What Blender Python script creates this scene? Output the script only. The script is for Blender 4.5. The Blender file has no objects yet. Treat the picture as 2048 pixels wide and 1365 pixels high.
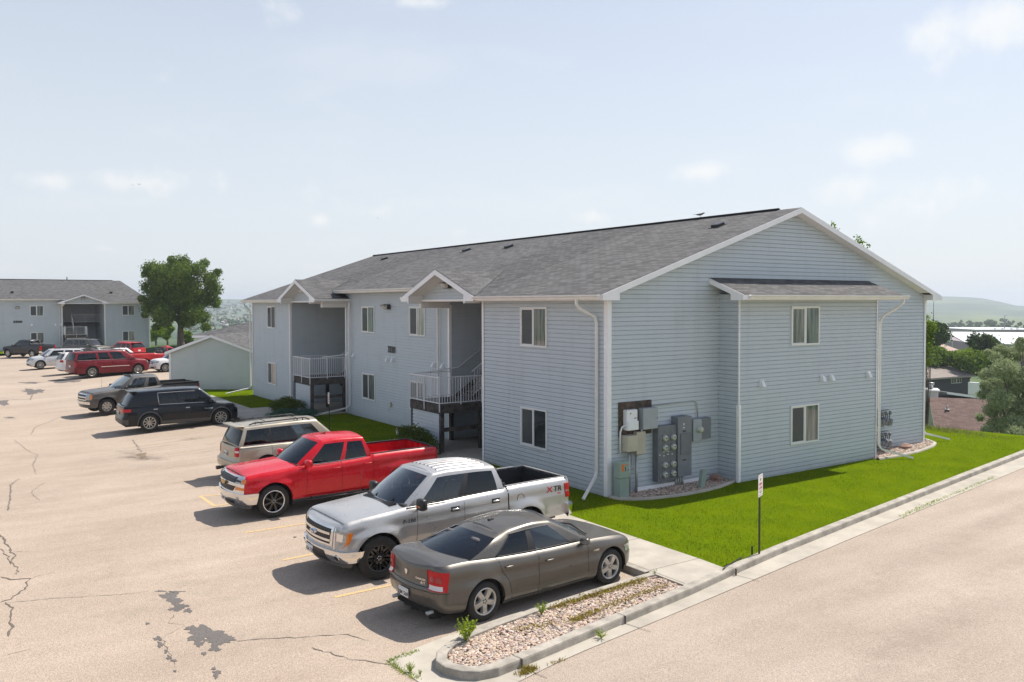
HZ = (5.5, 5.74, 5.96); CL = (6.7, 6.7, 6.6); EXPO = .60; HAZE = .00030
import bpy, bmesh, math, random
import numpy as np
from math import sin, cos, pi, radians, sqrt, atan2
from mathutils import Vector, Matrix
random.seed(7)
scene = bpy.context.scene
COL = scene.collection

# ------------------------------------------------------------------ camera survey
CAM = dict(f=1679.165, y0=657.016, pitch=1.7051, yaw=55.8494, roll=-0.1566, loc=(-15.179, -17.6825, 5.3573))
_c = radians(CAM['yaw']); _t = radians(CAM['pitch']); _r = radians(CAM['roll'])
CF = np.array([cos(_c), sin(_c), 0.0]); CR = np.array([sin(_c), -cos(_c), 0.0]); CU = np.array([0, 0, 1.0])
CF2 = CF*cos(_t) - CU*sin(_t); CU2 = CF*sin(_t) + CU*cos(_t)
CC = np.array(CAM['loc'])
def sray(px, py):
    """direction of sight through a survey point of the site photograph"""
    x, y = (px-1024)/CAM['f'], (py-CAM['y0'])/CAM['f']
    x, y = x*cos(_r)+y*sin(_r), -x*sin(_r)+y*cos(_r)
    return CF2 + CR*x - CU2*y
def onplane(px, py, ax, val):
    d = sray(px, py); return CC + d*(val-CC[ax])/d[ax]
def at_depth(px, py, d):
    return CC + sray(px, py)*d
def lotz(u, v):
    s = min(1, max(0, (v-6)/12.0))
    return -0.14 - s*0.04*min(7.0, max(0.0, -4.0-u))
def onlot(px, py, dz=0.0):
    z = -0.14
    for _ in range(12):
        P = onplane(px, py, 2, z+dz); z = lotz(P[0], P[1])
    return P
def gnd(px, py, z=0.0):
    return onplane(px, py, 2, z)

# ------------------------------------------------------------------ tagging
def tag(o, label=None, cat=None, group=None, kind=None):
    if label: o['label'] = label
    if cat: o['category'] = cat
    if group: o['group'] = group
    if kind: o['kind'] = kind
    return o
def empty(name, loc=(0, 0, 0), rz=0, parent=None):
    o = bpy.data.objects.new(name, None); COL.objects.link(o)
    o.location = loc; o.rotation_euler = (0, 0, rz)
    o.empty_display_size = .2
    if parent: o.parent = parent
    return o
def copy_tree(o, parent=None):
    c = o.copy(); COL.objects.link(c); c.parent = parent
    for ch in list(o.children): copy_tree(ch, c)
    return c

# ------------------------------------------------------------------ mesh builder
class MB:
    def __init__(self): self.v = []; self.f = []; self.m = []; self.s = []; self.uv = []
    def add(self, vs, fs, mi=0, smooth=False, uvs=None):
        o = len(self.v); self.v.extend([tuple(float(a) for a in p) for p in vs])
        for k, f in enumerate(fs):
            self.f.append(tuple(i+o for i in f)); self.m.append(mi); self.s.append(smooth)
            self.uv.append(uvs[k] if uvs else None)
        return self
    def quad(self, a, b, c, d, mi=0, uv=None):
        return self.add([a, b, c, d], [(0, 1, 2, 3)], mi, False, [uv] if uv else None)
    def poly(self, pts, mi=0): return self.add(pts, [tuple(range(len(pts)))], mi)
    def box(self, x0, x1, y0, y1, z0, z1, mi=0, M=None):
        vs = [(x0, y0, z0), (x1, y0, z0), (x1, y1, z0), (x0, y1, z0), (x0, y0, z1), (x1, y0, z1), (x1, y1, z1), (x0, y1, z1)]
        if M is not None: vs = [M @ Vector(p) for p in vs]
        return self.add(vs, [(0, 3, 2, 1), (4, 5, 6, 7), (0, 1, 5, 4), (1, 2, 6, 5), (2, 3, 7, 6), (3, 0, 4, 7)], mi)
    def rbox(self, x0, x1, y0, y1, z0, z1, b=.01, mi=0, M=None, smooth=False):
        """box with chamfered edges"""
        cx, cy, cz = (x0+x1)/2, (y0+y1)/2, (z0+z1)/2; hx, hy, hz = abs(x1-x0)/2, abs(y1-y0)/2, abs(z1-z0)/2
        b = min(b, hx*.9, hy*.9, hz*.9)
        bm = bmesh.new(); bmesh.ops.create_cube(bm, size=2)
        for v in bm.verts: v.co = Vector((v.co.x*hx, v.co.y*hy, v.co.z*hz))
        bmesh.ops.bevel(bm, geom=bm.edges[:]+bm.verts[:], offset=b, segments=2, affect='EDGES', profile=.6)
        vs = [v.co + Vector((cx, cy, cz)) for v in bm.verts]
        if M is not None: vs = [M @ p for p in vs]
        bm.verts.index_update(); fs = [tuple(v.index for v in f.verts) for f in bm.faces]; bm.free()
        return self.add(vs, fs, mi, smooth)
    def prism(self, pts, axis, a, b, mi=0):
        """extrude polygon pts (2D) along axis 0/1/2 from a to b"""
        def P(p, h):
            return (h, p[0], p[1]) if axis == 0 else ((p[0], h, p[1]) if axis == 1 else (p[0], p[1], h))
        n = len(pts); vs = [P(p, a) for p in pts] + [P(p, b) for p in pts]
        fs = [tuple(range(n)), tuple(range(2*n-1, n-1, -1))] + [(i, i+n, (i+1) % n+n, (i+1) % n) for i in range(n)]
        return self.add(vs, fs, mi)
    def tube(self, pts, r, n=8, mi=0, cap=True, smooth=True, flat=1.0):
        pts = [Vector(p) for p in pts]; rs = r if isinstance(r, (list, tuple)) else [r]*len(pts)
        vs = []; up = Vector((0, 0, 1)); prev = None
        for i, p in enumerate(pts):
            a = pts[max(0, i-1)]; b = pts[min(len(pts)-1, i+1)]; d = (b-a).normalized()
            if prev is None:
                ref = up if abs(d.dot(up)) < .95 else Vector((1, 0, 0)); s = d.cross(ref).normalized()
            else:
                s = (prev - d*prev.dot(d))
                s = s.normalized() if s.length > 1e-5 else d.orthogonal().normalized()
            prev = s; w = d.cross(s)
            for k in range(n):
                t = 2*pi*(k+.5)/n; vs.append(p + (s*cos(t) + w*sin(t)*flat)*rs[i])
        fs = []
        for i in range(len(pts)-1):
            for k in range(n):
                fs.append((i*n+k, i*n+(k+1) % n, (i+1)*n+(k+1) % n, (i+1)*n+k))
        if cap:
            fs.append(tuple(range(n-1, -1, -1))); fs.append(tuple((len(pts)-1)*n+k for k in range(n)))
        return self.add(vs, fs, mi, smooth)
    def cyl(self, c0, c1, r, n=16, mi=0, smooth=True): return self.tube([c0, c1], r, n, mi, True, smooth)
    def lathe(self, prof, c, axis, n=32, mi=0, smooth=True):
        """profile (r, h) revolved round axis through c"""
        ax = Vector(axis).normalized(); s = ax.orthogonal().normalized(); w = ax.cross(s); c = Vector(c)
        vs = []
        for (r, h) in prof:
            for k in range(n):
                t = 2*pi*k/n; vs.append(c + ax*h + (s*cos(t)+w*sin(t))*r)
        fs = [(i*n+k, (i+1)*n+k, (i+1)*n+(k+1) % n, i*n+(k+1) % n) for i in range(len(prof)-1) for k in range(n)]
        return self.add(vs, fs, mi, smooth)
    def grid(self, G, mi=0, smooth=True, closed=False, uv=None):
        """G: list of rows of points"""
        R_ = len(G); C_ = len(G[0]); vs = [p for row in G for p in row]; fs = []
        for i in range(R_-1):
            for j in range(C_ if closed else C_-1):
                j2 = (j+1) % C_
                fs.append((i*C_+j, i*C_+j2, (i+1)*C_+j2, (i+1)*C_+j))
        return self.add(vs, fs, mi, smooth)
    def xform(self, M, start=0):
        for i in range(start, len(self.v)): self.v[i] = tuple(M @ Vector(self.v[i]))
        return self
    def build(self, name, mats, parent=None, loc=None, auto=None):
        me = bpy.data.meshes.new(name); me.from_pydata(self.v, [], self.f)
        if not isinstance(mats, (list, tuple)): mats = [mats]
        for m in mats: me.materials.append(m)
        if len(self.f):
            me.polygons.foreach_set('material_index', self.m); me.polygons.foreach_set('use_smooth', self.s)
        if any(u is not None for u in self.uv):
            l = me.uv_layers.new(name='UVMap')
            for p, u in zip(me.polygons, self.uv):
                if u is not None:
                    for k, li in enumerate(p.loop_indices): l.data[li].uv = u[k]
        me.update()
        o = bpy.data.objects.new(name, me); COL.objects.link(o)
        if parent: o.parent = parent
        if loc is not None: o.location = loc
        return o

def text_mesh(txt, size, name='t', bold=.03):
    """2-D text outline as (verts, faces) in the xy plane, centred in x, baseline y=0"""
    cu = bpy.data.curves.new(name, 'FONT'); cu.body = txt; cu.size = size; cu.align_x = 'CENTER'; cu.resolution_u = 2
    cu.offset = size*bold
    ob = bpy.data.objects.new(name, cu); COL.objects.link(ob)
    dg = bpy.context.evaluated_depsgraph_get(); dg.update(); me = bpy.data.meshes.new_from_object(ob.evaluated_get(dg))
    vs = [tuple(v.co) for v in me.vertices]; fs = [tuple(p.vertices) for p in me.polygons]
    bpy.data.objects.remove(ob); bpy.data.curves.remove(cu); bpy.data.meshes.remove(me)
    return vs, fs
def put_text(mb, txt, size, origin, ex, ey, mi=0, sx=1.0, bold=.03):
    vs, fs = text_mesh(txt, size, 't', bold); o = Vector(origin); ex = Vector(ex); ey = Vector(ey)
    mb.add([o + ex*(p[0]*sx) + ey*p[1] for p in vs], fs, mi)

# ------------------------------------------------------------------ materials
MATS = {}
def nt(name):
    m = bpy.data.materials.new(name); m.use_nodes = True; n = m.node_tree; n.nodes.clear()
    out = n.nodes.new('ShaderNodeOutputMaterial'); b = n.nodes.new('ShaderNodeBsdfPrincipled')
    n.links.new(b.outputs[0], out.inputs[0]); MATS[name] = m
    return m, n, b
def node(n, t, **kw):
    x = n.nodes.new(t)
    for k, v in kw.items():
        if k.startswith('i_'): x.inputs[k[2:].replace('_', ' ')].default_value = v
        else: setattr(x, k, v)
    return x
def rgba(c): return (c[0], c[1], c[2], 1)
def pmat(name, col, rough=.5, metal=0.0, coat=0.0, spec=.5, noise=0.0, nscale=8, bump=0.0, bscale=60, col2=None, dist=.01):
    """general procedural material: colour mottled by noise, optional bump"""
    m, n, b = nt(name)
    b.inputs['Roughness'].default_value = rough; b.inputs['Metallic'].default_value = metal
    b.inputs['Coat Weight'].default_value = coat; b.inputs['Coat Roughness'].default_value = .03
    b.inputs['Specular IOR Level'].default_value = spec
    tc = node(n, 'ShaderNodeTexCoord')
    if noise > 0 or col2:
        ns = node(n, 'ShaderNodeTexNoise', i_Scale=nscale, i_Detail=5.0, i_Roughness=.6); n.links.new(tc.outputs['Object'], ns.inputs['Vector'])
        c2 = col2 or tuple(max(0, min(1, a*(1-noise))) for a in col); c1 = col if col2 else tuple(min(1, a*(1+noise)) for a in col)
        cr = node(n, 'ShaderNodeValToRGB'); cr.color_ramp.elements[0].position = .35; cr.color_ramp.elements[1].position = .65
        cr.color_ramp.elements[0].color = rgba(c2); cr.color_ramp.elements[1].color = rgba(c1)
        n.links.new(ns.outputs['Fac'], cr.inputs['Fac']); n.links.new(cr.outputs['Color'], b.inputs['Base Color'])
    else: b.inputs['Base Color'].default_value = rgba(col)
    if bump > 0:
        nb = node(n, 'ShaderNodeTexNoise', i_Scale=bscale, i_Detail=4.0); n.links.new(tc.outputs['Object'], nb.inputs['Vector'])
        bp = node(n, 'ShaderNodeBump', i_Strength=bump, i_Distance=dist); n.links.new(nb.outputs['Fac'], bp.inputs['Height']); n.links.new(bp.outputs['Normal'], b.inputs['Normal'])
    return m
# ---- vinyl siding
def siding_mat(name, col):
    m, n, b = nt(name); b.inputs['Roughness'].default_value = .42; b.inputs['Specular IOR Level'].default_value = .4
    tc = node(n, 'ShaderNodeTexCoord'); mp = node(n, 'ShaderNodeMapping'); mp.inputs['Scale'].default_value = (.5, .5, 7.87)
    n.links.new(tc.outputs['Object'], mp.inputs['Vector'])
    ns = node(n, 'ShaderNodeTexNoise', i_Scale=1.0, i_Detail=3.0); n.links.new(mp.outputs['Vector'], ns.inputs['Vector'])
    n2 = node(n, 'ShaderNodeTexNoise', i_Scale=1.3, i_Detail=6.0); n.links.new(tc.outputs['Object'], n2.inputs['Vector'])
    ad = node(n, 'ShaderNodeMath', operation='ADD'); n.links.new(ns.outputs['Fac'], ad.inputs[0]); n.links.new(n2.outputs['Fac'], ad.inputs[1])
    cr = node(n, 'ShaderNodeValToRGB'); cr.color_ramp.elements[0].position = .75; cr.color_ramp.elements[1].position = 1.25/1.3
    cr.color_ramp.elements[0].color = rgba([c*.97 for c in col]); cr.color_ramp.elements[1].color = rgba([min(1, c*1.025) for c in col])
    n.links.new(ad.outputs[0], cr.inputs['Fac'])
    m5 = node(n, 'ShaderNodeMapping'); m5.inputs['Scale'].default_value = (2.4, 2.4, .22); n.links.new(tc.outputs['Object'], m5.inputs['Vector'])
    n5 = node(n, 'ShaderNodeTexNoise', i_Scale=1.0, i_Detail=6.0, i_Roughness=.7); n.links.new(m5.outputs['Vector'], n5.inputs['Vector'])
    r5 = node(n, 'ShaderNodeMapRange'); r5.inputs['From Min'].default_value = .52; r5.inputs['From Max'].default_value = .78; r5.inputs['To Max'].default_value = .22; n.links.new(n5.outputs['Fac'], r5.inputs['Value'])
    s5 = node(n, 'ShaderNodeSeparateXYZ'); n.links.new(tc.outputs['Object'], s5.inputs[0])   # mud splash on the lowest courses
    r6 = node(n, 'ShaderNodeMapRange'); r6.inputs['From Min'].default_value = .42; r6.inputs['From Max'].default_value = .0; r6.inputs['To Max'].default_value = .5; n.links.new(s5.outputs['Z'], r6.inputs['Value'])
    n6 = node(n, 'ShaderNodeTexNoise', i_Scale=3.5, i_Detail=6.0); n.links.new(tc.outputs['Object'], n6.inputs['Vector']); mu6 = node(n, 'ShaderNodeMath', operation='MULTIPLY'); n.links.new(r6.outputs[0], mu6.inputs[0]); n.links.new(n6.outputs['Fac'], mu6.inputs[1])
    a6 = node(n, 'ShaderNodeMath', operation='MAXIMUM'); n.links.new(r5.outputs[0], a6.inputs[0]); n.links.new(mu6.outputs[0], a6.inputs[1])
    m6 = node(n, 'ShaderNodeMix', data_type='RGBA'); n.links.new(a6.outputs[0], m6.inputs['Factor']); n.links.new(cr.outputs['Color'], m6.inputs['A']); m6.inputs['B'].default_value = (.25, .24, .22, 1); n.links.new(m6.outputs['Result'], b.inputs['Base Color'])
    nb = node(n, 'ShaderNodeTexNoise', i_Scale=.9, i_Detail=2.0); n.links.new(tc.outputs['Object'], nb.inputs['Vector'])
    bp = node(n, 'ShaderNodeBump', i_Strength=.12, i_Distance=.03); n.links.new(nb.outputs['Fac'], bp.inputs['Height']); n.links.new(bp.outputs['Normal'], b.inputs['Normal'])
    return m
M_SIDE = siding_mat('siding_blue_grey', (.495, .55, .592))
M_SIDE2 = siding_mat('siding_sage', (.52, .565, .555))
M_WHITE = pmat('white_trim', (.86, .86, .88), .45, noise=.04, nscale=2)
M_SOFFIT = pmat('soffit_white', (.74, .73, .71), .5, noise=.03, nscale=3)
M_GUTTER = pmat('gutter_white', (.78, .76, .73), .35, noise=.05, nscale=2)
M_SASH = pmat('sash_white', (.75, .76, .76), .35)
M_RAIL = pmat('rail_white', (.74, .75, .77), .4)
def shingle_mat(name, c1, c2, c3):
    m, n, b = nt(name); b.inputs['Roughness'].default_value = .92; b.inputs['Specular IOR Level'].default_value = .25
    uv = node(n, 'ShaderNodeTexCoord')
    br = node(n, 'ShaderNodeTexBrick'); br.offset = .37; br.squash = 1.0
    br.inputs['Scale'].default_value = 1.0; br.inputs['Brick Width'].default_value = .33; br.inputs['Row Height'].default_value = .143
    br.inputs['Mortar Size'].default_value = .007; br.inputs['Mortar Smooth'].default_value = .3; br.inputs['Bias'].default_value = 0
    br.inputs['Color1'].default_value = rgba(c1); br.inputs['Color2'].default_value = rgba(c2); br.inputs['Mortar'].default_value = rgba(c3)
    n.links.new(uv.outputs['UV'], br.inputs['Vector'])
    ns = node(n, 'ShaderNodeTexNoise', i_Scale=.7, i_Detail=6.0); n.links.new(uv.outputs['UV'], ns.inputs['Vector'])
    n2 = node(n, 'ShaderNodeTexNoise', i_Scale=35.0, i_Detail=2.0); n.links.new(uv.outputs['UV'], n2.inputs['Vector'])
    mx = node(n, 'ShaderNodeMix', data_type='RGBA', blend_type='MULTIPLY'); mx.inputs['Factor'].default_value = 1
    cr = node(n, 'ShaderNodeValToRGB'); cr.color_ramp.elements[0].position = .3; cr.color_ramp.elements[1].position = .7
    cr.color_ramp.elements[0].color = (.96, .96, .97, 1); cr.color_ramp.elements[1].color = (1.03, 1.03, 1.02, 1)
    n.links.new(ns.outputs['Fac'], cr.inputs['Fac']); n.links.new(br.outputs['Color'], mx.inputs['A']); n.links.new(cr.outputs['Color'], mx.inputs['B'])
    m2 = node(n, 'ShaderNodeMix', data_type='RGBA', blend_type='MULTIPLY'); m2.inputs['Factor'].default_value = 1
    c4 = node(n, 'ShaderNodeValToRGB'); c4.color_ramp.elements[0].position = .3; c4.color_ramp.elements[1].position = .7
    c4.color_ramp.elements[0].color = (.72, .72, .72, 1); c4.color_ramp.elements[1].color = (1.25, 1.25, 1.25, 1)
    n.links.new(n2.outputs['Fac'], c4.inputs['Fac']); n.links.new(mx.outputs['Result'], m2.inputs['A']); n.links.new(c4.outputs['Color'], m2.inputs['B'])
    n.links.new(m2.outputs['Result'], b.inputs['Base Color'])
    # course step: saw-tooth height down the slope + tab relief
    sx = node(n, 'ShaderNodeSeparateXYZ'); n.links.new(uv.outputs['UV'], sx.inputs[0])
    dv = node(n, 'ShaderNodeMath', operation='DIVIDE'); dv.inputs[1].default_value = .143; n.links.new(sx.outputs['Y'], dv.inputs[0])
    fr = node(n, 'ShaderNodeMath', operation='FRACT'); n.links.new(dv.outputs[0], fr.inputs[0])
    sb = node(n, 'ShaderNodeMath', operation='SUBTRACT'); sb.inputs[0].default_value = 1; n.links.new(fr.outputs[0], sb.inputs[1])
    ad = node(n, 'ShaderNodeMath', operation='MULTIPLY_ADD'); ad.inputs[1].default_value = .5; n.links.new(br.outputs['Fac'], ad.inputs[0]); n.links.new(sb.outputs[0], ad.inputs[2])
    bp = node(n, 'ShaderNodeBump', i_Strength=.8, i_Distance=.012); n.links.new(ad.outputs[0], bp.inputs['Height']); n.links.new(bp.outputs['Normal'], b.inputs['Normal'])
    return m
M_SHING = shingle_mat('shingles_grey', (.150, .148, .149), (.082, .081, .083), (.030, .029, .031))
M_SHING_BROWN = shingle_mat('shingles_brown', (.20, .135, .12), (.13, .085, .075), (.07, .045, .04))
M_SHING_TAN = shingle_mat('shingles_tan', (.26, .21, .18), (.20, .165, .14), (.12, .10, .09))
# ---- asphalt
def asphalt_mat(name, c1, c2, marks=(), grain=70):
    m, n, b = nt(name); b.inputs['Roughness'].default_value = .9; b.inputs['Specular IOR Level'].default_value = .3
    tc = node(n, 'ShaderNodeTexCoord')
    big = node(n, 'ShaderNodeTexNoise', i_Scale=.22, i_Detail=9.0, i_Roughness=.62); n.links.new(tc.outputs['Object'], big.inputs['Vector'])
    mp = node(n, 'ShaderNodeMapping'); mp.inputs['Scale'].default_value = (.25, 1.6, 1); mp.inputs['Rotation'].default_value = (0, 0, .12); n.links.new(tc.outputs['Object'], mp.inputs['Vector'])
    st = node(n, 'ShaderNodeTexNoise', i_Scale=.8, i_Detail=5.0); n.links.new(mp.outputs['Vector'], st.inputs['Vector'])
    fine = node(n, 'ShaderNodeTexVoronoi', i_Scale=float(grain)); fine.feature = 'F1'; n.links.new(tc.outputs['Object'], fine.inputs['Vector'])
    f2 = node(n, 'ShaderNodeTexNoise', i_Scale=45.0, i_Detail=3.0); n.links.new(tc.outputs['Object'], f2.inputs['Vector'])
    ad = node(n, 'ShaderNodeMath', operation='MULTIPLY_ADD'); ad.inputs[1].default_value = .45; n.links.new(st.outputs['Fac'], ad.inputs[0])
    m1 = node(n, 'ShaderNodeMath', operation='MULTIPLY'); m1.inputs[1].default_value = .62; n.links.new(big.outputs['Fac'], m1.inputs[0]); n.links.new(m1.outputs[0], ad.inputs[2])
    cr = node(n, 'ShaderNodeValToRGB'); cr.color_ramp.elements[0].position = .36; cr.color_ramp.elements[1].position = .68
    cr.color_ramp.elements[0].color = rgba(c2); cr.color_ramp.elements[1].color = rgba(c1)
    n.links.new(ad.outputs[0], cr.inputs['Fac'])
    hs = node(n, 'ShaderNodeSeparateColor'); n.links.new(fine.outputs['Color'], hs.inputs['Color'])
    cs = node(n, 'ShaderNodeValToRGB'); e = cs.color_ramp.elements; e[0].position = 0; e[0].color = (.62, .62, .63, 1); e[1].position = 1; e[1].color = (1.28, 1.24, 1.2, 1)
    k = e.new(.5); k.color = (1, 1, 1, 1); n.links.new(hs.outputs[0], cs.inputs['Fac'])
    mx = node(n, 'ShaderNodeMix', data_type='RGBA', blend_type='MULTIPLY'); mx.inputs['Factor'].default_value = .6
    n.links.new(cr.outputs['Color'], mx.inputs['A']); n.links.new(cs.outputs['Color'], mx.inputs['B'])
    m2 = node(n, 'ShaderNodeMix', data_type='RGBA', blend_type='MULTIPLY'); m2.inputs['Factor'].default_value = .5
    c5 = node(n, 'ShaderNodeValToRGB'); c5.color_ramp.elements[0].position = .3; c5.color_ramp.elements[1].position = .7; c5.color_ramp.elements[0].color = (.7, .7, .7, 1); c5.color_ramp.elements[1].color = (1.25, 1.25, 1.25, 1)
    n.links.new(f2.outputs['Fac'], c5.inputs['Fac']); n.links.new(mx.outputs['Result'], m2.inputs['A']); n.links.new(c5.outputs['Color'], m2.inputs['B'])
    res = m2.outputs['Result']
    if marks:       # soft oil and tyre marks at surveyed places, broken up by noise
        acc = None; wn = node(n, 'ShaderNodeTexNoise', i_Scale=2.2, i_Detail=7.0, i_Roughness=.65); n.links.new(tc.outputs['Object'], wn.inputs['Vector'])
        for (mx_, my_, rx, ry, rot, op) in marks:
            mp2 = node(n, 'ShaderNodeMapping'); mp2.vector_type = 'TEXTURE'; mp2.inputs['Location'].default_value = (mx_, my_, -.2); mp2.inputs['Rotation'].default_value = (0, 0, rot); mp2.inputs['Scale'].default_value = (rx, ry, 5); n.links.new(tc.outputs['Object'], mp2.inputs['Vector'])
            le = node(n, 'ShaderNodeVectorMath', operation='LENGTH'); n.links.new(mp2.outputs['Vector'], le.inputs[0])
            mr = node(n, 'ShaderNodeMapRange'); mr.inputs['From Min'].default_value = 1.0; mr.inputs['From Max'].default_value = .1; mr.inputs['To Min'].default_value = 0; mr.inputs['To Max'].default_value = op*1.25; n.links.new(le.outputs['Value'], mr.inputs['Value'])
            if acc is None: acc = mr.outputs[0]
            else: ma = node(n, 'ShaderNodeMath', operation='MAXIMUM'); n.links.new(acc, ma.inputs[0]); n.links.new(mr.outputs[0], ma.inputs[1]); acc = ma.outputs[0]
        nr = node(n, 'ShaderNodeMapRange'); nr.inputs['From Min'].default_value = .35; nr.inputs['From Max'].default_value = .6; n.links.new(wn.outputs['Fac'], nr.inputs['Value'])
        mm = node(n, 'ShaderNodeMath', operation='MULTIPLY'); n.links.new(acc, mm.inputs[0]); n.links.new(nr.outputs[0], mm.inputs[1])
        m3 = node(n, 'ShaderNodeMix', data_type='RGBA'); n.links.new(mm.outputs[0], m3.inputs['Factor']); n.links.new(res, m3.inputs['A']); m3.inputs['B'].default_value = (.10, .082, .065, 1); res = m3.outputs['Result']
    n.links.new(res, b.inputs['Base Color'])
    bp = node(n, 'ShaderNodeBump', i_Strength=.6, i_Distance=.006); n.links.new(fine.outputs['Distance'], bp.inputs['Height'])
    b2 = node(n, 'ShaderNodeBump', i_Strength=.4, i_Distance=.02); n.links.new(f2.outputs['Fac'], b2.inputs['Height']); n.links.new(bp.outputs['Normal'], b2.inputs['Normal'])
    n.links.new(b2.outputs['Normal'], b.inputs['Normal'])
    return m
MARKS = []
for (v, u0) in ((-1.6, -8.2), (1.1, -8.0), (4.2, -8.2), (7.6, -7.6), (9.9, -6.5), (13.3, -6.4), (15.8, -6.8), (18.5, -8.5), (-4.4, -7.6)):
    MARKS += [(u0, v-.75, 3.2, .28, .04, .22), (u0+.3, v+.8, 3.0, .25, -.03, .18), (u0+1.8, v+.1, .6, .45, 0, .55), (u0-3.6, v+.3, 2.6, 1.1, .3, .12)]
MARKS += [(-9.2, 15.44, .55, 1.6, .5, .8), (-9.3, 16.9, .4, 1.9, .35, .45), (-12.5, 1.0, 3.5, 1.2, 1.2, .12), (-13, 10, 5, 2, 1.4, .12), (-8.1, -4.2, 1.4, .8, 0, .5), (-12, -8, 4, 1.2, .4, .12), (-11.2, -1.0, .8, 2.5, .2, .14)]
M_ASPH = asphalt_mat('parking_asphalt', (.455, .375, .305), (.36, .288, .228), MARKS)
M_ROAD = asphalt_mat('road_asphalt', (.445, .370, .308), (.33, .270, .220), [(-3, -10.2, 14, .7, .15, .14), (0, -12.0, 16, .6, .15, .14), (4, -7.6, 16, .5, .15, .12), (-7, -9.2, 1.5, .8, .4, .2)])
M_ASPH_DARK = asphalt_mat('bare_asphalt', (.17, .155, .145), (.12, .11, .105))
M_CONC = pmat('concrete', (.40, .365, .31), .85, noise=.14, nscale=1.4, bump=.35, bscale=70, dist=.006)
M_CONC2 = pmat('concrete_kerb', (.36, .33, .285), .88, noise=.25, nscale=3.0, bump=.5, bscale=40, dist=.01)
M_OILD = asphalt_mat('oil_soaked_asphalt', (.16, .14, .13), (.10, .09, .085))
M_CRACK = pmat('crack_dark', (.14, .115, .095), .95)
M_YELLOW = pmat('line_paint_worn', (.66, .45, .18), .8, col2=(.44, .345, .22), nscale=14)
M_YELLOWF = pmat('line_paint_faded', (.47, .36, .22), .85, col2=(.36, .30, .25), nscale=9)
M_DIRT = pmat('dirt', (.20, .15, .10), .95, noise=.3, nscale=6, bump=.6, bscale=30, dist=.03)
def grass_mat(name, c1, c2, c3=None, sc=1.2):
    m, n, b = nt(name)
    tc = node(n, 'ShaderNodeTexCoord'); gm = node(n, 'ShaderNodeNewGeometry')
    ns = node(n, 'ShaderNodeTexNoise', i_Scale=sc, i_Detail=7.0, i_Roughness=.65); n.links.new(gm.outputs['Position'], ns.inputs['Vector'])
    cr = node(n, 'ShaderNodeValToRGB'); e = cr.color_ramp.elements; e[0].position = .33; e[1].position = .67
    e[0].color = rgba(c2); e[1].color = rgba(c1)
    n.links.new(ns.outputs['Fac'], cr.inputs['Fac'])
    ri = node(n, 'ShaderNodeTexNoise', i_Scale=38.0, i_Detail=2.0); n.links.new(gm.outputs['Position'], ri.inputs['Vector'])
    c5 = node(n, 'ShaderNodeValToRGB'); c5.color_ramp.elements[0].position = .25; c5.color_ramp.elements[1].position = .75
    c5.color_ramp.elements[0].color = (.55, .6, .5, 1); c5.color_ramp.elements[1].color = (1.5, 1.4, 1.3, 1); n.links.new(ri.outputs['Fac'], c5.inputs['Fac'])
    mx = node(n, 'ShaderNodeMix', data_type='RGBA', blend_type='MULTIPLY'); mx.inputs['Factor'].default_value = .8
    n.links.new(cr.outputs['Color'], mx.inputs['A']); n.links.new(c5.outputs['Color'], mx.inputs['B']); df = node(n, 'ShaderNodeBsdfDiffuse'); n.links.new(mx.outputs['Result'], df.inputs['Color']); out = [x for x in n.nodes if x.type == 'OUTPUT_MATERIAL'][0]; n.links.new(df.outputs[0], out.inputs[0]); n.nodes.remove(b)
    return m, n, df, mx
def leafy(name, c1, c2, sc=1.2, trans=.35):
    """leaf material: diffuse + translucent, colour varied in space and per leaf"""
    m, n, b, mx = grass_mat(name, c1, c2, sc=sc)
    out = [x for x in n.nodes if x.type == 'OUTPUT_MATERIAL'][0]
    tr = node(n, 'ShaderNodeBsdfTranslucent'); ms = node(n, 'ShaderNodeMixShader'); ms.inputs[0].default_value = trans
    n.links.new(mx.outputs['Result'], tr.inputs['Color']); n.links.new(b.outputs[0], ms.inputs[1]); n.links.new(tr.outputs[0], ms.inputs[2]); n.links.new(ms.outputs[0], out.inputs[0])
    return m
M_TURF = grass_mat('turf', (.11, .165, .004), (.08, .13, .004), sc=.9)[0]
M_BLADE = leafy('grass_blades', (.30, .305, .012), (.12, .18, .008), sc=.45, trans=.4)
M_WILD = grass_mat('wild_grass', (.17, .17, .07), (.08, .11, .035), sc=.15)[0]
M_LEAF = leafy('leaf_green', (.18, .25, .06), (.08, .14, .03), sc=.8)
M_LEAF_BR = leafy('leaf_bright', (.24, .34, .05), (.12, .20, .025), sc=.6)
M_LEAF_SIL = leafy('leaf_silver', (.46, .52, .34), (.24, .30, .16), sc=2.5)
M_LEAF_DK = leafy('leaf_dark', (.09, .14, .045), (.05, .085, .025), sc=.4)
M_LEAF_FAR = leafy('leaf_far', (.12, .17, .07), (.07, .11, .045), sc=.05, trans=.15)
M_BUSH = leafy('leaf_bush', (.13, .165, .03), (.06, .10, .02), sc=3)
M_JUNI = leafy('leaf_juniper', (.07, .15, .12), (.035, .09, .07), sc=3, trans=.15)
M_WEED = leafy('leaf_weed', (.36, .46, .06), (.20, .30, .04), sc=4)
M_MOSS = leafy('moss_olive', (.34, .32, .05), (.24, .15, .07), sc=9)
M_BARK = pmat('bark', (.12, .095, .075), .95, noise=.35, nscale=5, bump=.8, bscale=14, dist=.05)
M_WOOD = pmat('weathered_wood', (.10, .085, .075), .9, col2=(.035, .03, .03), nscale=5, bump=.4, bscale=30)
M_PLY = pmat('old_plywood', (.12, .085, .06), .9, col2=(.035, .028, .028), nscale=7)
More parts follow.
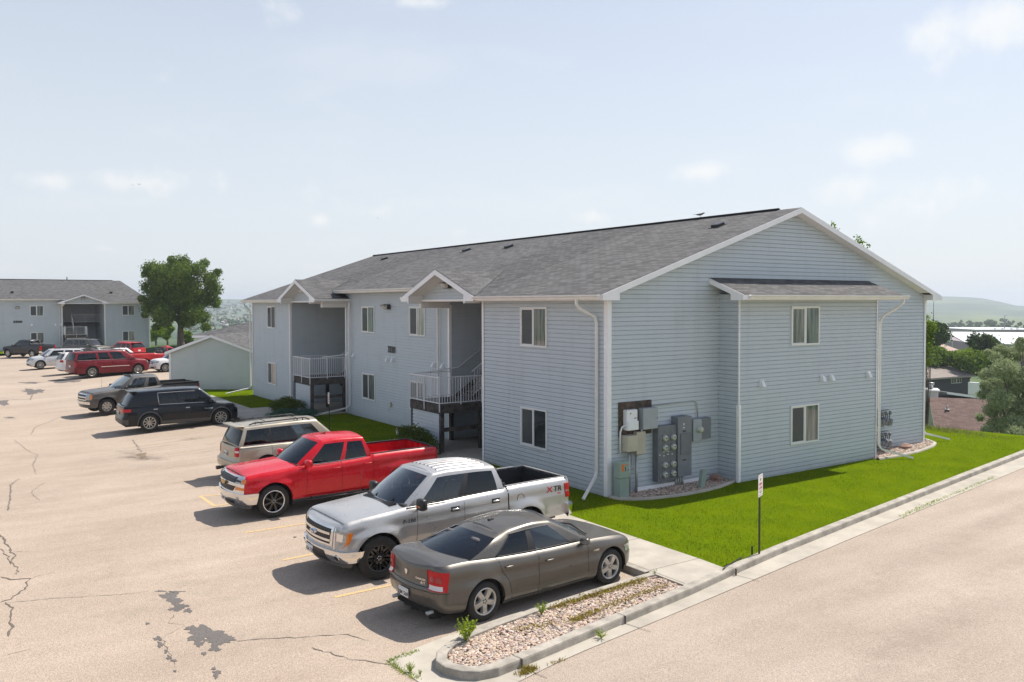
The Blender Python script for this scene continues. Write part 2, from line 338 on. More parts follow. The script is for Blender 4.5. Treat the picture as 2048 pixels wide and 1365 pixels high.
M_ROCKW = [pmat('river_rock_%d' % i, c, .8, noise=.12, nscale=20) for i, c in enumerate([(.50, .38, .31), (.60, .50, .43), (.40, .27, .21), (.52, .42, .30), (.30, .25, .23)])]
M_STEELG = pmat('grey_enclosure', (.155, .165, .185), .5, noise=.1, nscale=3)
M_STEELL = pmat('light_grey_enclosure', (.34, .37, .40), .45, noise=.06, nscale=3)
M_STEELM = pmat('mid_grey_enclosure', (.19, .205, .23), .5, noise=.08, nscale=3)
M_BEIGE = pmat('beige_enclosure', (.50, .46, .37), .55, noise=.06, nscale=3)
M_PEDES = pmat('sage_pedestal', (.28, .36, .32), .6, noise=.08, nscale=3)
M_PLASW = pmat('white_plastic', (.80, .81, .84), .4)
M_GALV = pmat('galvanised', (.42, .43, .43), .45, metal=.6, noise=.1, nscale=10)
M_BLACK = pmat('black_plastic', (.018, .018, .02), .45)
M_BLKMET = pmat('black_metal', (.02, .02, .022), .35)
M_BRONZE = pmat('bronze_fixture', (.03, .026, .022), .4)
M_LENS = pmat('fixture_lens', (.55, .53, .48), .15)
M_ORANGE = pmat('orange_sticker', (.75, .18, .03), .6)
M_RED_P = pmat('sign_red', (.55, .02, .05), .5)
M_SIGNW = pmat('sign_white', (.75, .73, .72), .4)
M_POST = pmat('sign_post', (.045, .04, .03), .6, metal=.3, noise=.3, nscale=30)
M_DIAL = pmat('meter_dial', (.48, .50, .42), .15, coat=.5)
M_DARKIN = pmat('interior_dark', (.03, .033, .038), .9)
M_DOORW = pmat('door_white', (.62, .63, .62), .5)
def curtain_mat(name, c1, c2, period, rough=.06):
    m, n, b = nt(name); b.inputs['Roughness'].default_value = rough; b.inputs['Specular IOR Level'].default_value = .7; b.inputs['Coat Weight'].default_value = .5
    tc = node(n, 'ShaderNodeTexCoord'); s = node(n, 'ShaderNodeSeparateXYZ'); n.links.new(tc.outputs['Object'], s.inputs[0]); a = node(n, 'ShaderNodeMath', operation='ADD'); n.links.new(s.outputs['X'], a.inputs[0]); n.links.new(s.outputs['Y'], a.inputs[1])
    c = node(n, 'ShaderNodeCombineXYZ'); n.links.new(a.outputs[0], c.inputs[0]); z = node(n, 'ShaderNodeMath', operation='MULTIPLY'); z.inputs[1].default_value = .08; n.links.new(s.outputs['Z'], z.inputs[0]); n.links.new(z.outputs[0], c.inputs[1])
    w_ = node(n, 'ShaderNodeTexNoise', i_Scale=period, i_Detail=3.0, i_Roughness=.6); n.links.new(c.outputs[0], w_.inputs['Vector'])
    cr = node(n, 'ShaderNodeValToRGB'); cr.color_ramp.elements[0].position = .38; cr.color_ramp.elements[1].position = .60; cr.color_ramp.elements[0].color = rgba(c2); cr.color_ramp.elements[1].color = rgba(c1); n.links.new(w_.outputs['Fac'], cr.inputs['Fac']); n.links.new(cr.outputs['Color'], b.inputs['Base Color']); return m
def glass_mat(name, col, rough=.04, noise=0, nscale=2, c2=None, spec=.6):
    m = pmat(name, col, rough, spec=spec, noise=noise, nscale=nscale, col2=c2); return m
M_GL_SCREEN = glass_mat('insect_screen_dark', (.055, .065, .07), .45, c2=(.035, .042, .048), nscale=1.5)
M_GL_DARK = glass_mat('pane_dark', (.035, .045, .045), .05, c2=(.02, .025, .028), nscale=1.2)
M_GL_CURT = curtain_mat('pane_curtain', (.25, .26, .235), (.09, .105, .10), 7.0)
M_GL_BEIGE = glass_mat('pane_beige_blind', (.50, .42, .37), .12, c2=(.44, .36, .31), nscale=2)
M_GL_WHITE = curtain_mat('pane_white_curtain', (.62, .61, .56), (.16, .16, .15), 5.0)
M_GL_GREEN = curtain_mat('pane_greenish', (.21, .25, .23), (.05, .075, .07), 4.0)
LAP = 0.127
def siding(mb, p0, d, n, z0, z1, smin, smax, mi=0):
    """courses of lapped siding on the vertical plane through p0; d along, n outward; smin/smax give the ends at height z"""
    p0 = Vector(p0); d = Vector(d); n = Vector(n); z = z0
    while z < z1-1e-4:
        zb = min(z+LAP, z1); za = z
        def P(s, off, zz): q = p0 + d*s + n*off; return (q.x, q.y, zz)
        gz = min(.019, (zb-za)*.3)
        for (zl, ol, zh, oh) in ((za, -.016, za+gz, -.016), (za+gz, -.016, za+gz, .018), (za+gz, .018, zb-.0, .004), (zb, .004, zb, -.016)):
            a0, a1 = smin(zl), smax(zl); b0, b1 = smin(zh), smax(zh)
            if a1-a0 < .01 and b1-b0 < .01: continue
            q = [P(a0, ol, zl), P(max(a1, a0), ol, zl), P(max(b1, b0), oh, zh), P(b0, oh, zh)]
            mb.quad(*q, mi=mi)
        z = zb
def wallrect(mb, p0, d, n, L_, z0, z1, mi=0): siding(mb, p0, d, n, z0, z1, lambda z: 0.0, lambda z: L_, mi)

def window(parent, p, d, n, w, z0, z1, glass, screen_left=True, label=None):
    """sliding window: frame part with two panes as sub-parts. p = left end (seen from outside), d along the wall"""
    p = Vector(p); d = Vector(d); n = Vector(n); up = Vector((0, 0, 1))
    M = Matrix(((d.x, n.x, 0, p.x), (d.y, n.y, 0, p.y), (0, 0, 1, 0), (0, 0, 0, 1)))
    f = MB(); t = .055
    f.box(0, w, -.01, .05, z0, z0+t, M=M); f.box(0, w, -.01, .052, z1-t, z1, M=M)
    f.box(0, t, -.01, .048, z0+t, z1-t, M=M); f.box(w-t, w, -.01, .048, z0+t, z1-t, M=M)
    f.box(w/2-.035, w/2+.035, -.01, .044, z0+t, z1-t, M=M)
    # inner sash of the sliding half
    a, b_ = (t, w/2-.035); s = .028
    for (x0, x1, y0, y1) in ((a, b_, z0+t, z0+t+s), (a, b_, z1-t-s, z1-t), (a, a+s, z0+t+s, z1-t-s), (b_-s, b_, z0+t+s, z1-t-s)):
        f.box(x0, x1, -.01, .034, y0, y1, M=M)
    fo = f.build('window', M_SASH, parent)
    if label: fo['label'] = label
    for i, (x0, x1) in enumerate(((a, b_), (w/2+.035, w-t))):
        q = MB(); q.box(x0, x1, .0, .022+.004*i, z0+t, z1-t, M=M); q.build('pane', glass[i], fo)
    return fo

def gutter(mb, a, b, out, h=.125, mi=0):
    """K-style gutter from a to b (top back edge); out = outward unit vector"""
    a = Vector(a); b = Vector(b); out = Vector(out); up = Vector((0, 0, 1))
    prof = [(0, 0), (.0, -h), (.075, -h), (.085, -h*.62), (.125, -h*.35), (.125, -.012), (.125, 0), (.112, 0), (.112, -.02), (.085, -.03), (.02, -.03), (.012, 0)]
    A = [a + out*x + up*z for x, z in prof]; B = [b + out*x + up*z for x, z in prof]; k = len(prof)
    mb.add(A+B, [tuple(range(k)), tuple(range(2*k-1, k-1, -1))]+[(i, (i+1) % k, (i+1) % k+k, i+k) for i in range(k)], mi)
def downspout(parent, pts, name='downspout'):
    mb = MB(); mb.tube(pts, .046, 4, 0, True, False); return mb.build(name, M_GUTTER, parent)

def slopequad(mb, pts, udir, vdir, o, mi=0):
    """roof polygon with metre UVs"""
    o = Vector(o); ud = Vector(udir).normalized(); vd = Vector(vdir).normalized()
    uv = [((Vector(p)-o).dot(ud), (Vector(p)-o).dot(vd)) for p in pts]
    mb.add(pts, [tuple(range(len(pts)))], mi, False, [uv])

PITCH = .3365; EZ = 5.60
def roofz(x): return EZ + PITCH*(x+.5)

def railing(parent, pts, zt=.92, step=.115, name='railing', drop=.32, posts=True, mat=None):
    """metal railing along a 3-D polyline of base points (z = bottom rail)"""
    mb = MB(); pts = [Vector(p) for p in pts]; up = Vector((0, 0, 1))
    for a, b in zip(pts[:-1], pts[1:]):
        L_ = (b-a).length; n = max(1, int(L_/step))
        mb.tube([a, b], .020, 4, 0, True, False); mb.tube([a+up*zt, b+up*zt], .024, 4, 0, True, False)
        for i in range(1, n): q = a.lerp(b, i/n); mb.tube([q, q+up*zt], .0105, 4, 0, False, False)
        if posts:
            for q in ([a] if a is pts[0] else [])+[b, a.lerp(b, .5)]: mb.tube([q-up*drop, q+up*zt], .021, 4, 0, True, False)
    return mb.build(name, mat or M_RAIL, parent)

def apartment(root, A=6.45, mid=10.2, rec=4.45, W=15.88, vn=2.77, bump=True, hip=0.0, wins=None, number='3330', detail=True, S=None):
    L = 2*A+2*rec+mid; X1 = 1.25; yA = A; yB = A+rec; yC = yB+mid; yD = yC+rec; ZE = 5.45; R = roofz(W/2); ww = 1.41
    D = S or M_SIDE
    # ---------------- walls
    w = MB(); ex, ey = (1, 0, 0), (0, 1, 0); nx, ny = (-1, 0, 0), (0, -1, 0)
    wallrect(w, (0, 0, 0), ey, nx, A, -.25, ZE); wallrect(w, (0, yD, 0), ey, nx, A, -.25, ZE)
    wallrect(w, (X1, yB, 0), ey, nx, mid, -.25, 5.98)
    wallrect(w, (0, yA, 0), ex, ey, 7.2, -.25, ZE); wallrect(w, (X1, yB, 0), ex, ny, 6, -.25, 5.98)
    wallrect(w, (X1, yC, 0), ex, ey, 6, -.25, 5.98); wallrect(w, (0, yD, 0), ex, ny, 7.2, -.25, ZE)
    for y in (yA, yC): wallrect(w, (7.2, y, 0), ey, nx, rec, -.25, ZE)
    sl = lambda z: 0.0 if z <= 5.3 else (z-.18-EZ)/PITCH-.5+.25
    smn = lambda z: max(0.0, (z+.16-EZ)/PITCH-.5)
    if hip: smx_top = lambda z: W-smn(z)
    zt_ = R-.14 if not hip else ZE
    siding(w, (0, 0, 0), ex, ny, -.25, zt_, smn, lambda z: W-smn(z))
    siding(w, (0, L, 0), ex, ey, -.25, R-.14, smn, lambda z: W-smn(z))
    wallrect(w, (W, 0, 0), ey, (1, 0, 0), L, -.25, ZE)
    for yc in (yA+rec/2+.1, yD-rec/2-.1):      # porch tympana
        hw = rec/2+.1
        mn = lambda z: max(0.0, (z+.13-EZ)/.366-.42); 
        siding(w, (.05, yc-hw, 0), ey, nx, 5.50, 6.45, mn, lambda z: 2*hw-mn(z))
    # backing sheets so that no daylight shows through the grooves
    w.box(.02, 7.19, .02, yA-.02, -.2, ZE-.01, 0); w.box(.02, 7.19, yD+.02, L-.02, -.2, ZE-.01, 0); w.box(X1+.02, 7.19, yB+.02, yC-.02, -.2, 5.9, 0)
    w.box(7.215, W-.02, .02, L-.02, -.2, ZE-.01, 0)
    if not hip: w.prism([(smn(ZE)+.02, ZE), (W-smn(ZE)-.02, ZE), (W/2, R-.18)], 1, .02, .15); 
    w.prism([(smn(ZE)+.02, ZE), (W-smn(ZE)-.02, ZE), (W/2, R-.18)], 1, L-.15, L-.02)
    if bump:
        u0, u1, d = 4.46, 11.46, .79
        wallrect(w, (u0, -d, 0), ey, nx, d, -.25, 5.62); wallrect(w, (u0, -d, 0), ex, ny, u1-u0, -.25, ZE)
        wallrect(w, (u1, -d, 0), ey, (1, 0, 0), d, -.25, 5.62); w.box(u0+.02, u1-.02, -d+.02, .01, -.2, 5.44)
    w.build('wall', D, root)
    # ---------------- roof
    r = MB(); o = (0, 0, 0); vd = (1, 0, PITCH); y0, y1 = -.35, L+.35; h = hip
    yq1, yq2 = yA+rec/2+.1, yD-rec/2-.1; xq = (6.57-EZ)/PITCH-.5
    segs = [(y0, yq1-2.65, -.5), (yq1+1.5, yq2-1.5, .75), (yq2+2.65, y1, -.5)]
    for yc, sg in ((yq1, 1), (yq2, -1)):
        for (xa, ya, xb, yb_) in ((-.5, yc-sg*2.65, xq, yc), (xq, yc, .75, yc+sg*1.5)):
            pq = [(xa, ya, roofz(xa)), (W/2, ya, R), (W/2, yb_, R), (xb, yb_, roofz(xb))]
            slopequad(r, pq if sg < 0 else pq[::-1], ey, vd, o)
    for i, (a, b, x0) in enumerate(segs):
        a2 = a+h if (i == 0 and h) else a
        slopequad(r, [(x0, b, roofz(x0)), (x0, a, roofz(x0)), (W/2, a2, R), (W/2, b, R)], ey, vd, o)
        if not h or i: pass
    # west slope is split in the middle; back slope whole
    slopequad(r, [(W+.5, y0, EZ), (W+.5, y1, EZ), (W/2, y1, R), (W/2, y0+h, R)], ey, (-1, 0, PITCH), (W, 0, 0))
    if h: slopequad(r, [(W+.5, y0, EZ), (W/2, y0+h, R), (-.5, y0, EZ)], ex, (0, h, R-EZ), o)
    yp1, yp2 = yA+rec/2+.1, yD-rec/2-.1; xv = (6.57-EZ)/PITCH-.5
    for yc, sgn in ((yp1, 1), (yp2, -1)):      # porch cross gables; sgn points to the middle block
        q = lambda x, dy, z: (x, yc+dy*sgn, z)
        k = .97/2.65
        P_in = [q(-.55, 0, 6.57), q(xv, 0, 6.57), q(.75, 1.5, 6.57-k*1.5), q(1.26, 1.5, 6.57-k*1.5), q(1.26, 2.65, EZ), q(-.55, 2.65, EZ)]
        P_out = [q(-.55, 0, 6.57), q(-.55, -2.65, EZ), q(-.5, -2.65, EZ), q(xv, 0, 6.57)]
        if sgn < 0: P_in.reverse(); P_out.reverse()
        slopequad(r, [(p[0], p[1], p[2]+.012) for p in P_in], (1, 0, 0), (0, -sgn, k), o)
        slopequad(r, [(p[0], p[1], p[2]+.012) for p in P_out], (1, 0, 0), (0, sgn, k), o)
    if bump:
        slopequad(r, [(4.05, -1.33, 5.60), (12.2, -1.33, 5.60), (12.2, 0, 6.11), (4.05, 0, 6.11)], ex, (0, 1.33, .51), o)
    ro = r.build('roof', M_SHING, root)
    rc = MB(); rc.tube([(W/2, y0+h+.9, R+.02), (W/2, y1-.05, R+.02)], .075, 6, flat=.6); rc.build('ridge_cap', M_SHING, ro)
    # ---------------- soffit, fascia, gutter
    t = MB()
    def rake(yf, x0, x1, z0, z1, th=.17, dy=.02):
        sg = -1 if yf < L/2 else 1
        t.add([(x0, yf, z0), (x1, yf, z1), (x1, yf, z1-th), (x0, yf, z0-th), (x0, yf+sg*dy, z0), (x1, yf+sg*dy, z1), (x1, yf+sg*dy, z1-th), (x0, yf+sg*dy, z0-th)],
              [(0, 1, 2, 3), (7, 6, 5, 4), (0, 4, 5, 1), (3, 2, 6, 7), (0, 3, 7, 4), (1, 5, 6, 2)], 0)
    for yf in ([y0, y1] if not hip else [y1]):
        rake(yf, -.5, W/2, EZ-.01, R-.01); rake(yf, W+.5, W/2, EZ-.01, R-.01)
        ya, yb = (yf-.0, 0.02) if yf < 0 else (L-.02, yf)
        for s in (0, 1):    # sloped rake soffit and eave box (pork chop)
            fx = (lambda x: x) if s == 0 else (lambda x: W-x)
            a = [(fx(.35), ya, EZ-.155+.85*PITCH-.03), (fx(W/2), ya, R-.165), (fx(W/2), yb, R-.165), (fx(.35), yb, EZ-.155+.85*PITCH-.03)]
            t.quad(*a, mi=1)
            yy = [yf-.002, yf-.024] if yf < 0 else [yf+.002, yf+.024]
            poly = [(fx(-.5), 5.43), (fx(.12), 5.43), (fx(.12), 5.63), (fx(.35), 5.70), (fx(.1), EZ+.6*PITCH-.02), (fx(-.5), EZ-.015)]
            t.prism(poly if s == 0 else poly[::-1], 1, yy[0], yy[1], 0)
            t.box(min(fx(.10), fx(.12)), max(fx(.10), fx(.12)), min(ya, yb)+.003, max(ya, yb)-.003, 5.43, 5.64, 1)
    def eave(x, a, b, z=EZ):
        t.box(x-.0, x+.02, a, b, z-.16, z-.012, 0); 
    for (a, b) in ((y0, yp1-2.65), (yp2+2.65, y1)):
        eave(-.5, a, b); t.box(-.48, .0, a, b, 5.43, 5.445, 1)
    eave(.75, yp1+1.4, yp2-1.4, roofz(.75)); t.box(.77, X1, yp1+2.66, yp2-2.66, 5.855, 5.87, 1)
    t.box(W, W+.48, y0, y1, 5.43, 5.445, 1); t.box(W+.48, W+.5, y0, y1, 5.44, 5.588, 0)
    for yc, sgn in ((yp1, 1), (yp2, -1)):
        k = .97/2.65
        for s in (1, -1):   # porch rakes on the front plane x=-.55
            pts = [(yc+s*2.65, EZ-.01), (yc, 6.56), (yc, 6.56-.18), (yc+s*2.45, EZ+.07-.18)]
            pts2 = [(yc+s*2.65, EZ-.01), (yc+s*2.25, EZ+.09), (yc+s*2.02, EZ+.03), (yc+s*2.02, 5.36), (yc+s*2.10, 5.36), (yc+s*2.10, 5.43), (yc+s*2.65, 5.43)]
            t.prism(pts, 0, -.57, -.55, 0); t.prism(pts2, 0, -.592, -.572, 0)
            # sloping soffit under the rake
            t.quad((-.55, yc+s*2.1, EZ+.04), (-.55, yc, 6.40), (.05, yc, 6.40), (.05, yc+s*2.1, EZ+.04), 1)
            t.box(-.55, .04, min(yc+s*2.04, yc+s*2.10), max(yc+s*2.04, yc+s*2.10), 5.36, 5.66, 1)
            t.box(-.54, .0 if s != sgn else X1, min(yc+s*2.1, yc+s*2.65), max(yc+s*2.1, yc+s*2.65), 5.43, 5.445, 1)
        # header over the open side, toward the middle block
        ys = yc+sgn*2.27
        t.box(-.02, X1+.0, min(ys, ys-sgn*.2), max(ys, ys-sgn*.2), 5.18, 5.50, 1)
        t.box(-.03, .06, yc-2.2, yc+2.2, 5.44, 5.51, 0)
        t.box(.02, 7.2, yc-2.2, yc+2.2, 5.425, 5.44, 1)
    if bump:
        t.box(3.98, 12.1, -1.352, -1.332, 5.44, 5.588, 0); t.box(4.12, 12.1, -1.33, -.79, 5.43, 5.445, 1)
        for x in (4.03, 12.18):
            t.prism([(-1.33, 5.59), (0, 6.10), (0, 5.94), (-.85, 5.61), (-.85, 5.43), (-1.35, 5.43)], 0, x-.02, x, 0)
            t.quad((x, -.85, 5.62), (x, 0, 5.945), (4.46 if x < 8 else 11.46, 0, 5.945), (4.46 if x < 8 else 11.46, -.85, 5.62), 1)
            t.box(min(x, 4.46 if x < 8 else 11.46)+.005, max(x, 4.46 if x < 8 else 11.46)-.005, -.87, -.85, 5.445, 5.62, 1)
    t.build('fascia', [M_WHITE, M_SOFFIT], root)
    g = MB(); gutter(g, (-.502, y0+.05, EZ-.01), (-.502, yp1-2.62, EZ-.01), nx); gutter(g, (-.502, yp2+2.62, EZ-.01), (-.502, y1, EZ-.01), nx)
    gutter(g, (.748, yp1+2.0, roofz(.75)-.01), (.748, yp2-2.0, roofz(.75)-.01), nx)
    gutter(g, (-.57, yp1+2.652, EZ-.01), (1.24, yp1+2.652, EZ-.01), ey); gutter(g, (-.57, yp2-2.652, EZ-.01), (1.24, yp2-2.652, EZ-.01), ny)
    gutter(g, (W+.502, y0+.05, EZ-.01), (W+.502, y1, EZ-.01), ex)
    if bump: gutter(g, (4.2, -1.354, 5.59), (12.36, -1.354, 5.59), ny)
    g.build('gutter', M_GUTTER, root)
    # ---------------- corner posts
    def corner(x, y, z0, z1, sx, sy, b=.09):   # sx,sy: outward signs
        c = MB()
        c.box(min(x+sx*.03, x-sx*b), max(x+sx*.03, x-sx*b), min(y+sy*.022, y+sy*.031), max(y+sy*.022, y+sy*.031), z0, z1)
        c.box(min(x+sx*.022, x+sx*.031), max(x+sx*.022, x+sx*.031), min(y+sy*.0221, y-sy*b), max(y+sy*.0221, y-sy*b), z0, z1-.001); c.build('corner_post', M_WHITE, root)
    corner(0, 0, -.2, 5.43, -1, -1, .12); corner(0, yA, -.2, 5.43, -1, 1); corner(0, yD, -.2, 5.43, -1, -1); corner(0, L, -.2, 5.43, -1, 1)
    corner(X1, yB, -.2, 5.3, -1, -1); corner(X1, yC, -.2, 5.3, -1, 1); corner(W, 0, -.2, 5.43, 1, -1); corner(W, L, -.2, 5.43, 1, 1)
    if bump:
        corner(4.46, -.79, -.2, 2.3, -1, -1, .07); corner(11.46, -.79, -.2, 5.43, 1, -1, .03); corner(4.46, -.79, 2.3, 5.43, -1, -1, .012)
    # ---------------- windows (glass pairs: screened half, fixed half), seen from outside, left to right
    Z = ((4.0, 5.235), (.868, 2.103))
    WG = wins or {}
    def W_(key, p, d, n):
        for lv in (0, 1):
            gl = WG.get((key, lv), (M_GL_SCREEN, M_GL_CURT)); window(root, p, d, n, ww, Z[lv][0], Z[lv][1], gl)
    my = (0, -1, 0)
    W_('a', (0, vn+ww, 0), my, nx); W_('b', (X1, yB+1.95+ww, 0), my, nx); W_('c', (X1, yC-1.95, 0), my, nx); W_('d', (0, L-vn, 0), my, nx)
    if bump: W_('e', (6.85, -.79, 0), ex, ny)
    # ---------------- stair decks
    for yc, sgn in ((yp1, 1), (yp2, -1)):
        yi = yc+sgn*2.0; yo = yc-sgn*.30     # deck lies against the middle block
        lo, hi = min(yi, yo), max(yi, yo)
        dk = MB(); dk.box(-.5, 1.6, lo, hi, 1.66, 1.72); dk.box(-.54, -.5, lo-.02, hi+.02, 1.40, 1.73); dk.box(-.5, 3.3, lo-.03, lo, 1.42, 1.70); dk.box(-.5, 1.6, hi, hi+.03, 1.42, 1.70)
        for (px, py) in ((-.45, lo+.05), (-.45, hi-.07), (1.2, lo+.05), (1.2, hi-.07)): dk.box(px-.07, px+.07, py-.06, py+.08, -.1, 1.66)
        dk.box(-.38, 1.1, lo+.02, lo+.06, .75, .9)
        # flights: down flight near yo, up flight near yi
        ym = (lo+hi)/2
        fu = (min(ym, yi), max(ym, yi)); fd = (min(ym, yo), max(ym, yo)); ns = 8
        for i in range(ns):
            x = 1.5+i*.26; z = 1.72+(i+1)*.175; dk.box(x, x+.28, fu[0]+.04, fu[1]-.04, z-.05, z)
            z = 1.72-(i+1)*.19; dk.box(x, x+.28, fd[0]+.04, fd[1]-.04, z-.05, z)
        for yy in fu: dk.prism([(1.4, 1.55), (3.6, 3.02), (3.6, 3.2), (1.4, 1.78)], 1, yy-.02, yy+.02)
        for yy in fd: dk.prism([(1.4, 1.5), (3.6, -.05), (3.9, -.05), (1.4, 1.72)], 1, yy-.025, yy+.015)
        dk.build('stair_deck', M_WOOD, root)
        b = MB(); b.box(3.6, 7.2, yc-rec/2-.1, yc+rec/2+.1, 2.92, 3.12); b.build('upper_landing', M_WOOD, root)
        us = MB(); wallrect(us, (-.50, lo+.12, 0), ey, nx, hi-lo-.12, -.2, 1.40)
        us.box(-.49, -.47, lo+.14, hi, -.2, 1.39); us.build('deck_skirt', D, root)
        zb = 1.79
        railing(root, [(1.2, yo, zb), (-.57, yo, zb), (-.57, yi, zb), (1.2, yi, zb)], step=.105 if detail else .14)
        railing(root, [(1.5, ym, zb+.05), (3.6, ym, zb+1.45)], posts=False, step=.14)
        hr = MB(); hr.tube([(.1, yi-sgn*.08, 2.75), (1.5, yi-sgn*.08, 2.85), (3.6, yi-sgn*.08, 4.2)], .025, 6); hr.build('handrail', M_RAIL, root)
        railing(root, [(3.62, yc-rec/2+.0, 3.2), (3.62, ym-sgn*.0, 3.2)] if sgn > 0 else [(3.62, yc+rec/2, 3.2), (3.62, ym, 3.2)], step=.14)
        for zz in (.0, 3.12):
            dd = MB(); dd.box(7.13, 7.19, yc+.5, yc+1.45, zz, zz+2.05); dr = dd.build('door', M_DOORW, root)
            kn = MB(); kn.lathe([(0, -.03), (.03, -.02), (.03, .01), (0, .03)], (7.11, yc+.6, zz+1.0), (1, 0, 0), 8); kn.build('handle', M_GALV, dr)
        fl = MB(); fl.box(-.5, 7.2, yc-rec/2, yc+rec/2, -.12, .02); fl.build('porch_slab', M_CONC, root)
    return dict(L=L, yA=yA, yB=yB, yC=yC, yD=yD, yp1=yp1, yp2=yp2, R=R, W=W)

def vent_hood(name_loc, d, n, root_label, group, s=.13):
    """small louvred dryer vent; loc on wall, d along, n out"""
    p = Vector(name_loc); d = Vector(d); n = Vector(n)
    M = Matrix(((d.x, n.x, 0, 0), (d.y, n.y, 0, 0), (0, 0, 1, 0), (0, 0, 0, 1)))
    mb = MB(); mb.box(-s*.5, s*.5, .0, .03, -s*.65, s*.65, M=M)
    mb.add([M @ Vector(q) for q in [(-s*.32, .03, s*.6), (s*.32, .03, s*.6), (s*.5, .03, -s*.62), (-s*.5, .03, -s*.62), (-s*.30, .075, s*.45), (s*.30, .075, s*.45), (s*.46, .15, -s*.55), (-s*.46, .15, -s*.55)]],
           [(4, 5, 6, 7), (0, 4, 7, 3), (1, 2, 6, 5), (0, 1, 5, 4), (3, 7, 6, 2)], 0)
    o = mb.build('dryer_vent', M_PLASW); o.location = p
    return tag(o, root_label, 'vent', group)
# =================================================================== terrain
def smooth(t):
    t = np.clip(t, 0, 1); return t*t*(3-2*t)
AZPX = np.array([-4000, -300, 300, 380, 440, 505, 620, 1000, 1700, 1840, 1895, 1940, 1975, 1990, 2010, 2030, 2060, 2300, 5000])
AZROW = np.array([604, 603, 601, 599, 597.5, 598.5, 603, 606, 600, 596.5, 597, 598.5, 601.5, 604, 609.5, 613, 614.5, 615, 604])
def terrain(u, v):
    u = np.asarray(u, float); v = np.asarray(v, float)
    dx, dy = u-CC[0], v-CC[1]; f = dx*CF[0]+dy*CF[1]; r = dx*CR[0]+dy*CR[1]; d = np.sqrt(dx*dx+dy*dy)
    px = np.where(f > 1, 1024+CAM['f']*r/np.maximum(f, 1), 5000*np.sign(r))
    edge = 18.9 + .6*np.sin(v*.5) + np.maximum(0, (v-34))*.0
    s1 = smooth((u-edge)/8.0); s2 = smooth((v-108)/50.0)
    s0 = np.maximum(s1*smooth((75-v)/30), s2); s0 = np.maximum(s0, smooth((u-40)/30))
    z = -.75 + .35*smooth((u+6)/4.0)*smooth((26-u)/2.0+3) - 5.2*s0 - 13*smooth((d-60)/320)*s0 - 12*smooth((d-400)/900)
    top = 5.36+(607-np.interp(px, AZPX, AZROW))*4000/CAM['f']
    hill = smooth((d-1900)/2100)
    wob = 3.0*np.sin(d/170.0+px/90.0)+2.0*np.sin(d/61.0-px/37.0)
    z = z*(1-hill)+top*hill + wob*smooth((d-1300)/600)*(1-smooth((d-3500)/400))
    z = np.where(d > 4000, top-(d-4000)*.02, z)
    # low grassy mound beside the far trunk
    z = z + .95*np.exp(-(((u-10)/7.0)**2+((v-90)/7.0)**2))
    return z
def make_terrain():
    rs = np.concatenate([[0.0], np.geomspace(3, 6200, 150)]); na = 420
    th = np.linspace(0, 2*pi, na, endpoint=False)
    U = CC[0]+np.outer(rs, np.cos(th)); V = CC[1]+np.outer(rs, np.sin(th)); Z = terrain(U, V)
    vs = np.stack([U, V, Z], -1).reshape(-1, 3); fs = []
    for i in range(len(rs)-1):
        for j in range(na):
            j2 = (j+1) % na; fs.append((i*na+j, (i+1)*na+j, (i+1)*na+j2, i*na+j2))
    me = bpy.data.meshes.new('terrain'); me.from_pydata([tuple(p) for p in vs], [], fs); me.polygons.foreach_set('use_smooth', [True]*len(fs))
    m, n, b = nt('terrain_ground'); b.inputs['Roughness'].default_value = .95; b.inputs['Specular IOR Level'].default_value = .1
    g = node(n, 'ShaderNodeNewGeometry')
    mp = node(n, 'ShaderNodeMapping'); mp.inputs['Scale'].default_value = (.0035, .0035, .05); n.links.new(g.outputs['Position'], mp.inputs['Vector'])
    ns = node(n, 'ShaderNodeTexNoise', i_Scale=1.0, i_Detail=8.0, i_Roughness=.6); n.links.new(mp.outputs['Vector'], ns.inputs['Vector'])
    cr = node(n, 'ShaderNodeValToRGB'); e = cr.color_ramp.elements; e[0].position = .38; e[0].color = (.035, .07, .035, 1); e[1].position = .62; e[1].color = (.15, .19, .06, 1)
    k = e.new(.5); k.color = (.08, .12, .05, 1); n.links.new(ns.outputs['Fac'], cr.inputs['Fac'])
    n2 = node(n, 'ShaderNodeTexNoise', i_Scale=.8, i_Detail=6.0); n.links.new(g.outputs['Position'], n2.inputs['Vector'])
    mx = node(n, 'ShaderNodeMix', data_type='RGBA', blend_type='MULTIPLY'); mx.inputs['Factor'].default_value = .7
    c5 = node(n, 'ShaderNodeValToRGB'); c5.color_ramp.elements[0].position = .3; c5.color_ramp.elements[1].position = .7; c5.color_ramp.elements[0].color = (.6, .6, .6, 1); c5.color_ramp.elements[1].color = (1.3, 1.3, 1.3, 1)
    n.links.new(n2.outputs['Fac'], c5.inputs['Fac']); n.links.new(cr.outputs['Color'], mx.inputs['A']); n.links.new(c5.outputs['Color'], mx.inputs['B']); n.links.new(mx.outputs['Result'], b.inputs['Base Color'])
    me.materials.append(m)
    o = bpy.data.objects.new('terrain', me); COL.objects.link(o); tag(o, kind='structure')
make_terrain()

